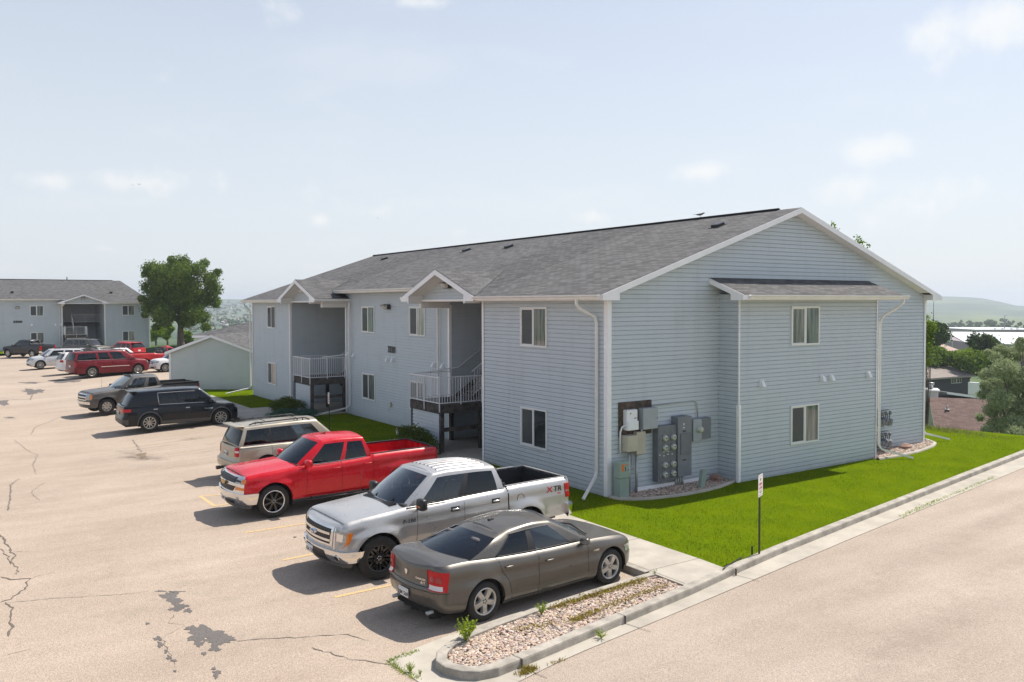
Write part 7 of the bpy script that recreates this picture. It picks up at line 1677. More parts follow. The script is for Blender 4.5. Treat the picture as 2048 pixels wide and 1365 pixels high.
# ---------------------------------------------------------------- silver pickup
s = silverado_like(P_SILVER, L=5.9, wb=3.68, bed0=-1.33, r=.435, rr=.27, wheel='mesh', wmat=M_ALLOYB, tw=.28, wi=-.02, W=2.0, fo=.95, ra=.515, fl=.055, flw=.12,
    zt=[(-3.15, 1.43), (-2.5, 1.435), (-1.35, 1.42), (-1.2, 1.39), (-.2, 1.36), (.5, 1.33), (1.1, 1.33), (1.6, 1.29), (2.3, 1.23), (2.6, 1.18), (2.82, 1.12)], zb=[(-3.1, .58), (-2.4, .56), (-1.3, .50), (1.3, .48), (2.3, .46), (2.8, .44)],
    bed=(-1.33, .52, M_BEDL), railmat=P_SILVER, wgl=M_CARGL2, sgl=[M_CARGL2, M_CARGL], steer=-.06,
    gh=dict(A=(1.16, .44), D=(-1.28, -1.14), yb=.86, yt=.69, bw=.20, bt=.10, rb=.03, rt=.02, zr=[(-1.2, 1.855), (-.6, 1.90), (0, 1.91), (.44, 1.88)], cr=.055, bu=.03, win=[(.115, .495), (.565, .93)], trim=True, bp=True), trimmat=M_TRIM, doors=[(.95, -.17), (-.17, -1.26)], steer_=0)
c = Car(s, 'pickup_truck', 'silver crew cab pickup with black wheels and a red and black XTR decal', 'pickup truck')
c.stand(1, 181.5, front_px=(757, 1159)); pickup_face(c, 'bars')
c.seams([[(.98, .54), (.96, 1.28)], [(-.17, .54), (-.17, 1.34)], [(-1.31, .58), (-1.31, 1.42)], [(.98, .53), (-1.3, .53)]]); m = MB(); c.ribbon(m, 'L', [(-1.325, .60), (-1.325, 1.42)], .022, .003); m.build('cab_gap', M_UNDER, c.root)
c.handle(0, .06, 1.16, M_CHROME, M_TRIM, .17); c.handle(1, -.98, 1.19, M_CHROME, M_TRIM, .17); c.mirror(.93, 1.27, (.15, .25, .24), M_BLACK, M_BLACK, .08)
for sg in (1,): p = (c.s['gh']['yb']+.12); m = MB(); m.box(.93+.0755, .93+.079, p+.03, p+.17, 1.34, 1.37); m.box(.87, .99, p+.2105, p+.214, 1.33, 1.355); m.build('mirror_indicator', M_LAMPA, c.root)
for e in 'LR':
    c.badge(e, 1.16, 1.03, 'F-150', .105, M_BADGE, .007, 1.2, .15)
    sg = -1 if e == 'L' else 1
    c.badge(e, -2.48, 1.17, 'X' if e == 'L' else 'R', .17, M_RED_P if e == 'L' else M_BADGE, .007, 1.35, .1); c.badge(e, -2.72, 1.17, 'TR' if e == 'L' else 'XT', .17, M_BADGE, .007, 1.15, .1); c.badge(e, -2.76, 1.10, '4X4', .05, M_RED_P, .007, 1.2)
    m = MB(); p, n = c.loc(e, -1.66, 1.15, .003); m.lathe([(.098, 0), (.098, .003), (.090, .003)], p, (0, 1 if e == 'L' else -1, 0), 28); m.build('fuel_door', M_UNDER, c.root)
    c.part('side_badge', M_LAMPW, e, [(.60, .72), (.42, .72), (.42, .745), (.60, .745)], .004, nu=2, nv=1)
for sg in (1, -1):
    o = c.part('tail_lamp', M_LAMPR, 'B', [(sg*.79, .98), (sg*1.06, 1.0), (sg*1.09, 1.31), (sg*.79, 1.33)], .018, nu=7, nv=5); c.part('lamp_band', M_LAMPC, 'B', [(sg*.79, 1.135), (sg*1.07, 1.135), (sg*1.07, 1.16), (sg*.79, 1.16)], .022, o, 5, 1)
c.part('rear_bumper', M_CHROME, 'B', [(-1.02, .60), (1.02, .60), (1.05, .84), (-1.05, .84)], .13, nu=24, nv=4, back=-.02)
m = MB()
for k in range(7): y = -.51+k*.17; [m.add([(x0_, y-.045, c.roofz(x0_, y-.045)-.003), (x0_, y-.02, c.roofz(x0_, y-.02)+.010), (x0_, y+.02, c.roofz(x0_, y+.02)+.010), (x0_, y+.045, c.roofz(x0_, y+.045)-.003), (x0_+.2, y-.045, c.roofz(x0_+.2, y-.045)-.003), (x0_+.2, y-.02, c.roofz(x0_+.2, y-.02)+.010), (x0_+.2, y+.02, c.roofz(x0_+.2, y+.02)+.010), (x0_+.2, y+.045, c.roofz(x0_+.2, y+.045)-.003)], [(0, 4, 5, 1), (1, 5, 6, 2), (2, 6, 7, 3)]) for x0_ in (-.95, -.75, -.55, -.35, -.15, .05)]
m.build('roof_rib', P_SILVER, c.root)
m = MB()
for y0 in (.45, -.25): m.tube([(1.30, y0, 1.40), (1.02, y0-.12, 1.50), (.86, y0-.30, 1.60)], [.012, .010, .006], 5); m.tube([(1.05, y0+.1, 1.485), (.80, y0-.48, 1.62)], .009, 4)
for k in range(5): m.box(1.26+.035*k, 1.275+.035*k, -.62, .62, 1.345-.004*k, 1.382-.006*k)
m.build('wiper', M_BLACK, c.root)
m = MB(); m.tube([(1.45, -.72, 1.30), (1.38, -.74, 1.85)], .004, 4); m.build('aerial', M_BLACK, c.root)
# ---------------------------------------------------------------- bronze grey saloon
SED_PS = [(0, .10), (.08, .05), (.16, .026), (.19, .012), (.5, .0), (.66, .018), (.80, .006), (.90, .02), (.96, .05), (1, .10)]
def sedan(paint_, **k):
    d = dict(L=5.05, W=1.89, wb=3.05, fo=.93, r=.345, paint=paint_, bar=.07, bowf=.16, rcf=(.42, .36), bowr=.10, rcr=(.30, .30), fl=.03, flw=.12, ra=.405, crown=.045,
             zt=[(-2.62, 1.02), (-2.45, 1.075), (-2.0, 1.085), (-1.6, 1.06), (-1.0, 1.015), (0, .975), (.9, .96), (1.5, .93), (2.0, .87), (2.3, .78), (2.46, .66)], zb=[(-2.6, .30), (-2.0, .24), (-1.2, .20), (1.3, .19), (2.4, .22)],
             pf=[(0, .12), (.12, .02), (.5, 0), (.75, .03), (.9, .07), (1, .18)], pr=[(0, .16), (.12, .04), (.35, .0), (.50, .0), (.56, .045), (.8, .05), (.95, .05), (1, .08)], ps=SED_PS,
             gh=dict(A=(.98, .22), D=(-1.80, -.98), yb=.80, yt=.585, bw=.26, bt=.12, rb=.26, rt=.10, zr=[(-1.1, 1.325), (-.7, 1.385), (-.2, 1.415), (.22, 1.385)], cr=.06, bu=.035, qg=(.05, .86), win=[(.13, .465), (.515, .80)], trim='full', bp=True, plan=.07), doors=[(.88, -.30), (-.30, -1.20)], wheel='five')
    d.update(k); return d
c = Car(sedan(P_GREY, trimmat=M_TRIM, sgl=[M_CARGL2, M_CARGL], rr=.235), 'sedan_car', 'dirty bronze-grey saloon parked nose-in beside the gravel island', 'car')
Pr, Pf = onlot(969.5, 1243), onlot(1219.5, 1168.7); hd = math.degrees(math.atan2(Pf[1]-Pr[1], Pf[0]-Pr[0])); c.place((-c.wb/2, -(c.hw-.06)), Pr, hd)
c.seams([[(.92, .30), (.90, .93)], [(-.33, .27), (-.33, .97)], [(-.93, .27), (-1.02, .62), (-1.16, .80), (-1.25, 1.03)], [(.92, .265), (-.95, .265)]], .010); c.handle(0, -.08, .80, c.paint, None, .17); c.handle(1, -1.02, .86, c.paint, None, .17)
c.mirror(.78, .93, (.13, .20, .13), c.paint, M_TRIM, .05)
for sg in (1, -1):
    o = c.part('tail_lamp', M_LAMPR, 'B', [(sg*.60, .68), (sg*.98, .66), (sg*1.02, .98), (sg*.56, 1.00)], .014, nu=10, nv=6)
    c.part('lamp_white', M_LAMPW, 'B', [(sg*.62, .69), (sg*.90, .68), (sg*.90, .755), (sg*.61, .765)], .018, o, 6, 2)
    for k in range(2): p, n = c.loc('B', sg*(.68+.15*k), .85, .015); m = MB(); m.lathe([(0, .004), (.055, .004), (.06, 0)], p, n, 18); m.build('lamp_ring', M_LAMPR2, o)
m = MB(); c.ribbon(m, 'B', [(-.55, 1.0), (-.57, .70), (.57, .70), (.55, 1.0)], .010, .004); c.ribbon(m, 'B', [(-1.02, .64), (-.6, .64), (.6, .64), (1.02, .64)], .009, .004); m.build('boot_gap', M_UNDER, c.root)
p, n = c.loc('B', 0, .86, .006); m = MB(); m.add([p+Vector((-.01, y, z)) for y, z in [(-.035, .045), (.035, .045), (.045, .02), (.03, -.02), (0, -.055), (-.03, -.02), (-.045, .02)]]+[p+Vector((.01, y, z)) for y, z in [(-.035, .045), (.035, .045), (.045, .02), (.03, -.02), (0, -.055), (-.03, -.02), (-.045, .02)]], [tuple(range(7))]+[(i, (i+1) % 7, (i+1) % 7+7, i+7) for i in range(7)]); m.build('emblem', M_CHROME, c.root)
c.badge('B', .37, .86, 'CHARGER', .045, M_CHROME, .008, 1.3) if False else None
c.badge('B', -.40, .80, 'CHARGER', .045, M_CHROME, .008, 1.2); c.badge('B', -.46, .735, 'R/T', .06, M_CHROME, .008, 1.2, .15); c.badge('B', .42, .80, 'DODGE', .04, M_CHROME, .008, 1.2)
c.part('plate_recess', c.paint, 'B', [(-.30, .42), (.30, .42), (.28, .62), (-.28, .62)], .004, nu=6, nv=2); c.plate('B', .52, '2JM 56R', .03, .0)
m = MB(); 
for sg in (1, -1): m.tube([(-2.2, sg*.55, .27), (-2.50, sg*.55, .26)], .034, 10)
m.build('exhaust', M_GALV, c.root)
for e in 'LR': c.badge(e, 1.12, .74, 'HEMI', .05, M_CHROME, .006, 1.3)
m = MB(); m.rbox(-.78, -.66, -.03, .03, 1.455, 1.48, .01); m.build('antenna', M_BLACK, c.root)
for sg in (1, -1): c.part('headlight', M_LAMPC, 'F', [(sg*.62, .60), (sg*1.12, .58), (sg*1.16, .70), (sg*.62, .73)], .008, nu=8, nv=3)
c.part('grille', M_MESH, 'F', [(-.5, .45), (.5, .45), (.5, .70), (-.5, .70)], .006, nu=10, nv=3)
m = MB(); m.tube([(1.14, .62, 1.0), (1.30, 0, 1.04), (1.14, -.62, 1.0)], [.02, .03, .02], 6, flat=.6); m.build('cowl', M_BLACK, c.root)
# ---------------------------------------------------------------- generic estate/SUV
SUV_PS = [(0, .08), (.10, .035), (.3, .01), (.55, .0), (.75, .015), (.88, .03), (.95, .055), (1, .10)]
def suv(paint_, L=4.69, W=1.83, H=1.73, wb=2.715, fo=.93, r=.36, belt=1.06, hood=.98, q=1.0, wins=((.11, .40), (.44, .68), (.71, .93)), D=.12, gh=None, **k):
    xf = wb/2+fo; xr = xf-L; hf = hood-.14; g = dict(A=(xf-1.22, xf-1.85), D=(xr+D, xr+D+.36), yb=W/2-.12, yt=W/2-.27, bw=.22, bt=.10, rb=.05, rt=.10, zr=[(xr, H-.16), (xr+.5, H-.10), (0, H-.05), (.6, H-.075)], cr=.05, bu=.03, win=list(wins), trim=True, qg=(.05, .86))
    if gh: g.update(gh)
    d = dict(L=L, W=W, wb=wb, fo=fo, r=r, paint=paint_, q=q, bar=.05, bowf=.13, rcf=(.36, .30), bowr=.05, rcr=(.22, .20), fl=.03, flw=.12, ra=r+.065, crown=.05,
             zt=[(xr, belt+.02), (xr+.5, belt+.02), (0, belt), (xf-1.25, belt-.03), (xf-.9, hood), (xf-.4, hood-.06), (xf-.12, hf-.03), (xf, hf-.10)], zb=[(xr, .34), (xr+.8, .28), (wb/2-.5, .26), (xf, .27)],
             pf=[(0, .10), (.12, .02), (.45, 0), (.7, .02), (.9, .07), (1, .18)], pr=[(0, .08), (.1, .0), (.42, .0), (.47, .05), (.9, .06), (1, .08)], ps=SUV_PS, gh=g, doors=[(xf-1.28, (xf-1.28+xr+1.2)/2+.02), ((xf-1.28+xr+1.2)/2+.02, xr+1.22)], wheel='multi')
    d.update(k); return d
def suv_fit(c, plate=True, lampz=(.80, 1.0), lampw=(.58, .92), rack=False, spoiler=True, grille=(.55, .78), tail=M_LAMPR, handle=None, gmat=M_MESH):
    xf, xr = c.xf, c.xr; z0, z1 = lampz; belt = sprf(c.zt, 0)
    for sg in (1, -1):
        c.part('tail_lamp', tail, 'B', [(sg*lampw[0], z0), (sg*(lampw[1]), z0), (sg*(lampw[1]+.02), z1), (sg*lampw[0], z1)], .012, nu=6, nv=4)
        hz = sprf(c.zt, xf-.2); o = c.part('headlight', M_LAMPC, 'F', [(sg*.52, hz-.17), (sg*1.0, hz-.13), (sg*1.08, hz+.0), (sg*.54, hz-.04)], .010, nu=8, nv=3)
    hz = sprf(c.zt, xf-.2); c.part('grille', gmat, 'F', [(-.42, hz-.26), (.42, hz-.26), (.50, hz-.05), (-.50, hz-.05)], .012, nu=10, nv=3)
    m = MB()
    for k in range(3): z = hz-.22+.06*k; c.ribbon(m, 'F', [(-.42, z), (.42, z)], .014, .016)
    m.build('grille_bar', M_CHROME, c.root); c.part('air_intake', M_TRIM, 'F', [(-.55, .33), (.55, .33), (.6, .45), (-.6, .45)], .010, nu=10, nv=2)
    for sg in (1, -1): c.part('fog_light', M_LAMPC, 'F', [(sg*.68, .40), (sg*.84, .40), (sg*.84, .47), (sg*.68, .47)], .012, nu=3, nv=1)
    d = c.s['doors']; c.seams([[(x, .36), (x, belt-.02)] for x in (d[0][0], d[0][1], d[1][1])]+[[(d[0][0], .34), (d[1][1], .34)]], .010)
    c.handle(0, d[0][1]+.17, belt-.17, handle or c.paint, None, .18); c.handle(1, d[1][1]+.17, belt-.15, handle or c.paint, None, .18); c.mirror(xf-1.45, belt, (.13, .20, .14), c.paint, M_TRIM, .05)
    if plate: c.plate('B', .82, '1K7 20B', .012, 0); c.plate('F', .42, '1K7 20B', .02, 0)
    if rack:
        m = MB(); g = c.s['gh']; H = max(z for _, z in g['zr'])+g['cr']; y = g['yt']-.10
        for sg in (1, -1):
            m.tube([(xf-2.05, sg*y, H-.03), (xf-2.2, sg*y, H+.035), (0, sg*y, H+.05), (xr+.75, sg*y, H+.01), (xr+.6, sg*y, H-.04)], [.02, .022, .022, .022, .018], 6)
            for x in (xf-2.3, -.2, xr+.8): m.tube([(x, sg*y, H-.03), (x, sg*y, H+.04)], .018, 6)
        for x in (xf-2.5, xr+1.1): m.tube([(x, -y, H+.06), (x, y, H+.06)], .018, 6, flat=.6)
        m.build('roof_rack', M_TRIM, c.root)
    if spoiler:
        g = c.s['gh']; z = prf(sorted(g['zr']), g['D'][1])+g['cr']*.6; m = MB(); m.rbox(g['D'][1]-.26, g['D'][1]+.02, -g['yt']+.02, g['yt']-.02, z-.0, z+.035, .015, smooth=True); m.build('spoiler', c.paint, c.root)
    m = MB(); g = c.s['gh']; x, z = (g['D'][0]+g['D'][1])/2-.10, (belt+prf(sorted(g['zr']), g['D'][1]))/2-.12; m.tube([(x-.07, 0, z-.12), (x-.03, -.42, z-.08)], .008, 4); m.build('rear_wiper', M_BLACK, c.root)
# tan SUV
c = Car(suv(P_GOLD, L=4.68, W=1.83, H=1.74, wb=2.715, gh=dict(D=(-2.22, -1.98), bp=True, win=[(.11, .39), (.42, .66), (.69, .95)]), D=.2, sgl=[M_CARGL2, M_CARGL, M_CARGL], seat=M_SEATB), 'suv_car', 'champagne tan SUV with a roof rack parked behind the red pickup', 'suv')
P = onplane(497, 930, 2, .42); c.place((c.xr+.02, -(c.hw-.12)), (P[0]-.35, P[1]+.35), 3.0); suv_fit(c, lampz=(.78, 1.06), lampw=(.66, .90), rack=True, handle=M_CHROME)
for sg in (1, -1): c.part('lamp_white', M_LAMPW, 'B', [(sg*.70, .90), (sg*.90, .90), (sg*.90, .96), (sg*.70, .96)], .016, nu=4, nv=1)
c.part('rear_bumper', P_GOLD, 'B', [(-1.02, .40), (1.02, .40), (1.05, .62), (-1.05, .62)], .05, nu=26, nv=4, back=-.02)
m = MB(); m.box(c.xr-.22, c.xr+.2, -.04, .04, .34, .42); m.box(c.xr-.26, c.xr-.14, -.06, .06, .33, .43); m.build('tow_hitch', M_BLKMET, c.root)
# black SUV
c = Car(suv(P_BLACK, L=5.19, W=2.0, H=1.80, wb=3.07, fo=.98, r=.385, belt=1.12, hood=1.05, gh=dict(D=(-2.45, -2.02), trim=None, win=[(.12, .40), (.43, .62)]), wins=((.12, .40), (.43, .66), (.70, .93)), tw=.25, bump=None, sgl=[M_CARGL]*3), 'suv_car', 'glossy black three-row SUV with chrome window trim nearest the sidewalk', 'suv')
Pr, Pf = onlot(298, 867), onlot(442, 849); hd = math.degrees(math.atan2(Pf[1]-Pr[1], Pf[0]-Pr[0])); c.place((c.wb/2, -(c.hw-.06)), Pf, hd-1); suv_fit(c, lampz=(.90, 1.03), lampw=(.45, 1.20), handle=M_CHROME)
m = MB()
for sd in (1, -1):
    a, b = .11, .645; P = [c.gpt(sd, a+(b-a)*k/14, .05) for k in range(15)]; Q_ = [c.gpt(sd, b+.03*k/3, .05+.81*k/3) for k in range(4)]; T_ = [c.gpt(sd, b+.03-(b+.03-a)*k/14, .87) for k in range(15)]
    m.tube([p+Vector((0, sd*.008, 0)) for p in P+Q_+T_], .013, 5)
m.build('window_trim', M_CHROME, c.root)
for e in 'LR':
    c.part('sill_cladding', M_LOWG, e, [(1.03, .30), (-1.03, .30), (-1.03, .44), (1.03, .44)], .012, nu=16, nv=2); c.badge(e, .98, .83, 'TRAVERSE', .062, M_CHROME, .006, 1.35)
    m = MB()
    for xw in (c.wb/2, -c.wb/2): c.ribbon(m, e, [(xw+.475*cos(a), c.r+.475*sin(a)) for a in [pi*k/20-.12*(1-k/10) for k in range(21)]], .055, .006)
    m.build('arch_cladding', M_LOWG, c.root)
c.part('lower_bumper', M_LOWG, 'B', [(-1.1, .34), (1.1, .34), (1.1, .58), (-1.1, .58)], .008, nu=26, nv=3)
# grey-brown extended cab pickup
c = Car(silverado_like(P_BROWN, bump=M_CHROME, r=.40, wheel='steel', rr=.235, railmat=M_TRIM, sgl=[M_CARGL2, M_CARGL], gh=dict(A=(1.12, .40), D=(-.97, -.82), yb=.875, yt=.70, bw=.20, bt=.10, rb=.03, rt=.02, zr=[(-1.2, 1.755), (-.6, 1.80), (0, 1.815), (.4, 1.79)], cr=.055, bu=.035, win=[(.115, .535), (.66, .92)], trim=True), trimmat=M_TRIM), 'pickup_truck', 'dull grey-brown extended cab pickup with a black tonneau edge beside the black SUV', 'pickup truck')
P = onlot(214, 832); c.place((c.wb/2, (c.hw-.06)), P, 190.0)
fr = c.part('grille', M_CHROME, 'F', [(-.62, .74), (.62, .74), (.62, 1.04), (-.62, 1.04)], .016, nu=16, nv=5)
for z in (.79, .93): c.part('grille_mesh', M_MESH, 'F', [(-.56, z), (.56, z), (.56, z+.075), (-.56, z+.075)], .03, fr, 14, 2)
for sg in (1, -1):
    o = c.part('headlight', M_LAMPC, 'F', [(sg*.64, .78), (sg*1.0, .79), (sg*1.02, 1.06), (sg*.64, 1.07)], .018, nu=8, nv=5); c.part('indicator', M_LAMPA, 'F', [(sg*.93, .82), (sg*1.05, .83), (sg*1.06, 1.03), (sg*.94, 1.04)], .022, o, 3, 4)
    c.part('tail_lamp', M_LAMPR, 'B', [(sg*.82, .86), (sg*1.0, .86), (sg*1.0, 1.28), (sg*.82, 1.28)], .018, nu=5, nv=4)
c.part('bumper', P_BROWN, 'F', [(-1.28, .40), (1.28, .40), (1.33, .68), (-1.33, .68)], .05, nu=40, nv=5, back=-.05); c.part('bumper_trim', M_CHROME, 'F', [(-.95, .56), (.95, .56), (.95, .69), (-.95, .69)], .058, nu=24, nv=2)
c.seams([[(.95, .46), (.93, 1.2)], [(-.05, .46), (-.05, 1.26)], [(-.97, .5), (-.99, 1.32)]]); c.handle(0, .12, 1.08, c.paint); c.mirror(.93, 1.20, (.14, .24, .18), M_BLACK, M_BLACK, .06)
m = MB(); m.rbox(.44, .52, -.45, .45, 1.84, 1.90, .02); m.tube([(.2, .0, 1.86), (.16, 0, 1.96)], .012, 5); m.build('light_bar', M_BLACK, c.root); m = MB(); m.tube([(1.5, -.8, 1.24), (1.45, -.82, 1.85)], .005, 4); m.build('aerial', M_BLACK, c.root)
m = MB(); m.tube([(1.05, .95, 1.25), (1.12, 1.0, 1.34)], .03, 6); m.rbox(1.28, 1.36, .72, .80, 1.27, 1.36, .02); m.build('lamp_mount', M_BLACK, c.root)
m = MB(); m.rbox(-3.0, -1.05, .86, .99, 1.355, 1.40, .02); m.rbox(-3.0, -1.05, -.99, -.86, 1.355, 1.40, .02); m.build('bed_tube', M_TRIM, c.root)
# ---------------------------------------------------------------- distant vehicles
def far_suv(paint_, name, label, side, heading, dims, anchor, fit=None, cat='suv', **k):
    c = Car(suv(paint_, q=.5, **dims), name, label, cat); P, loc = anchor(c); c.place(loc, P, heading); suv_fit(c, **(fit or {})); return c
# maroon long SUV
Pr, Pf = onlot(187, 757), onlot(273, 749); hdS = math.degrees(math.atan2(Pf[1]-Pr[1], Pf[0]-Pr[0]))
c = far_suv(P_MAROON, 'suv_car', 'long maroon SUV with chrome side strips in the middle of the lot', -1, 14, dict(L=5.57, W=2.0, H=1.90, wb=3.30, fo=1.05, r=.40, belt=1.22, hood=1.15, D=.10, wins=((.12, .36), (.41, .60), (.65, .95)), gh=dict(D=(-2.86, -2.62))), lambda c: (((Pr+Pf)/2), (0, -(c.hw-.06))), dict(lampz=(.80, 1.15), lampw=(.80, .98), rack=True, spoiler=False))
for e in 'LR': c.part('side_strip', M_CHROME, e, [(1.0, .72), (-1.05, .72), (-1.05, .76), (1.0, .76)], .012, nu=12, nv=1)
c.root.scale = (1.05, 1.05, 1.05)
far_suv(P_SILW, 'suv_car', 'silver-white SUV facing left at the far end of the middle row', 1, 184, dict(L=4.76, W=1.89, H=1.70, wb=2.78, r=.37, belt=1.10, hood=1.05), lambda c: (onlot(81, 740), (c.wb/2, c.hw-.06)), dict(rack=True))
far_suv(P_WHITE, 'suv_car', 'white rounded SUV showing its tail between the silver and maroon ones', -1, 8, dict(L=4.68, W=1.89, H=1.72, wb=2.70, r=.37, belt=1.12, hood=1.02), lambda c: (onplane(128, 742, 2, .1), (c.xr+.3, -(c.hw-.1))), dict(lampz=(.95, 1.12), lampw=(.55, 1.02)))
far_suv(P_WHITE, 'suv_car', 'white SUV mostly hidden behind the maroon SUV', -1, 8, dict(L=4.8, W=1.9, H=1.78, wb=2.80, r=.37, belt=1.12, hood=1.02), lambda c: (onplane(158, 748, 2, .1)+np.array([.5, 1.0, 0]), (c.xr+.1, -(c.hw-.1))), dict(rack=True))
far_suv(P_WHITE, 'suv_car', 'small white SUV facing left beside the sage garage', 1, 186, dict(L=4.52, W=1.84, H=1.68, wb=2.69, r=.36, belt=1.08, hood=1.05), lambda c: (onlot(331, 745), (c.wb/2, c.hw-.06)), dict(lampz=(.85, 1.0)))
far_suv(P_WHITE, 'suv_car', 'white SUV seen above the maroon one, in front of the taupe SUV', -1, 12, dict(L=4.7, W=1.88, H=1.68, wb=2.75, r=.36, belt=1.08, hood=1.0), lambda c: (at_depth(182, 705, 72.0), (c.xr, 0)), dict(rack=True))
far_suv(P_TAUPE, 'suv_car', 'long taupe SUV facing the camera below the far stair deck', -1, -58, dict(L=5.5, W=2.0, H=1.90, wb=3.30, r=.40, belt=1.22, hood=1.15, wins=((.12, .36), (.41, .60), (.65, .95)), gh=dict(D=(-2.8, -2.5))), lambda c: (at_depth(177, 690, 88.0), (0, 0)), dict(spoiler=False))
far_suv(P_MAROON if False else paint('paint_bright_red', (.45, .01, .015), 0, .3), 'suv_car', 'small bright red SUV parked by the corner of the far building', 1, 118, dict(L=4.5, W=1.84, H=1.68, wb=2.70, r=.36, belt=1.05, hood=.98), lambda c: (at_depth(250, 695, 86.0), (0, 0)), dict())
sd_ = sedan(P_BLUEG, q=.5, r=.33); c = Car(sd_, 'sedan_car', 'blue-grey saloon with only its roof showing behind the maroon SUV', 'car'); P = at_depth(238, 712, 71.0); c.place((0, 0), P, 10); c.mirror(.78, .93, (.13, .20, .13), c.paint, M_TRIM, .05)
def far_truck(s, label, P, loc, h):
    c = Car(s, 'pickup_truck', label, 'pickup truck'); c.place(loc, P, h)
    for sg in (1, -1):
        c.part('tail_lamp', M_LAMPR, 'B', [(sg*.78, .86), (sg*1.0, .86), (sg*1.0, 1.28), (sg*.78, 1.28)], .018, nu=5, nv=4); c.part('headlight', M_LAMPC, 'F', [(sg*.64, .80), (sg*1.0, .80), (sg*1.02, 1.04), (sg*.64, 1.05)], .018, nu=6, nv=3)
    c.part('rear_bumper', M_CHROME, 'B', [(-1.0, .56), (1.0, .56), (1.02, .76), (-1.02, .76)], .10, nu=14, nv=2, back=-.02); c.part('grille', M_CHROME, 'F', [(-.6, .75), (.6, .75), (.6, 1.02), (-.6, 1.02)], .016, nu=10, nv=3); c.part('bumper', M_CHROME, 'F', [(-1.2, .44), (1.2, .44), (1.25, .68), (-1.25, .68)], .05, nu=24, nv=3)
    c.mirror(.93, 1.20, (.14, .24, .18), M_BLACK, M_BLACK, .06); c.handle(0, .12, 1.08, c.paint); return c
s = silverado_like(P_DKGREY, q=.5, bed0=-1.33, r=.42, wheel='five', gh=dict(A=(1.12, .40), D=(-1.28, -1.14), yb=.875, yt=.70, bw=.20, bt=.10, rb=.03, rt=.02, zr=[(-1.2, 1.80), (-.6, 1.84), (0, 1.85), (.4, 1.82)], cr=.055, bu=.035, win=[(.115, .52), (.57, .93)], trim=True), trimmat=M_TRIM)
c = far_truck(s, 'dark grey crew cab pickup parked at the far left against the building', (onlot(18, 716)+onlot(62, 717))/2, (0, s['W']/2-.06), 124); c.plate('B', .66, '', .11)
s = silverado_like(paint('paint_flag_red', (.42, .012, .015), 0, .32), q=.5, bed0=.02, r=.41, wheel='steel', gh=dict(A=(1.12, .45), D=(.05, .12), yb=.875, yt=.70, bw=.20, bt=.10, rb=.03, rt=.02, zr=[(0, 1.78), (.4, 1.80)], cr=.05, bu=.035, win=[(.16, .88)], trim=None), doors=[(.92, .06)])
far_truck(s, 'red regular cab pickup facing right beyond the maroon SUV', at_depth(252, 716, 71.0), (-3.05, 0), 10)
# =================================================================== camera, sun, sky, air
cam = bpy.data.cameras.new('camera'); co = bpy.data.objects.new('camera', cam); COL.objects.link(co); scene.camera = co
cam.sensor_width = 36; cam.lens = CAM['f']/2048*36; cam.shift_x = 0; cam.shift_y = (CAM['y0']-682.5)/2048; cam.clip_end = 20000; cam.clip_start = .1
R3 = CR*cos(_r) + CU2*0; 
right = CR*cos(_r) - CU2*sin(-_r)*-1; 
ex_ = Vector(CR*cos(_r)+CU2*sin(-_r)*1.0 if False else CR*cos(_r)-CU2*sin(_r)*-1.0)
# image x axis / y-up axis of the rolled camera
ax = Vector(CR)*cos(_r) - Vector(CU2)*sin(_r)*(-1)*(-1); 
ax = (Vector(CR)*cos(_r) + Vector(-CU2)*-sin(_r)*-1)
def _axes():
    # sray: x' = x cos r + y sin r ; y' = -x sin r + y cos r (y down). unit image x -> R*cos r + U*sin r ; unit image y(down) -> R*sin r - U*cos r
    X = Vector(CR)*cos(_r)+Vector(CU2)*sin(_r); Yup = -(Vector(CR)*sin(_r)-Vector(CU2)*cos(_r)); return X.normalized(), Yup.normalized()
X_, Y_ = _axes(); Z_ = X_.cross(Y_)
M4 = Matrix(((X_.x, Y_.x, Z_.x, CC[0]), (X_.y, Y_.y, Z_.y, CC[1]), (X_.z, Y_.z, Z_.z, CC[2]), (0, 0, 0, 1))); co.matrix_world = M4
SUN_EL = radians(54.3); SUN_AZ = math.atan2(.055, .715)          # direction TO the sun, measured from +x
sd = Vector((cos(SUN_EL)*cos(SUN_AZ), cos(SUN_EL)*sin(SUN_AZ), sin(SUN_EL)))
sl = bpy.data.lights.new('sun', 'SUN'); sl.energy = 4.1; sl.angle = radians(.55); sl.color = (1.0, .93, .83)
so = bpy.data.objects.new('sun', sl); COL.objects.link(so); so.rotation_euler = sd.to_track_quat('Z', 'Y').to_euler()
w = bpy.data.worlds.new('World'); scene.world = w; w.use_nodes = True; n = w.node_tree; n.nodes.clear()
out = node(n, 'ShaderNodeOutputWorld'); bg = node(n, 'ShaderNodeBackground'); n.links.new(bg.outputs[0], out.inputs[0]); bg.inputs['Strength'].default_value = .1
sky = node(n, 'ShaderNodeTexSky'); sky.sky_type = 'NISHITA'; sky.sun_disc = False; sky.sun_elevation = SUN_EL; sky.sun_rotation = pi/2-SUN_AZ
sky.air_density = 1.0; sky.dust_density = 2.2; sky.ozone_density = 1.5; sky.altitude = 900
tc = node(n, 'ShaderNodeTexCoord'); sx = node(n, 'ShaderNodeSeparateXYZ'); n.links.new(tc.outputs['Generated'], sx.inputs[0])
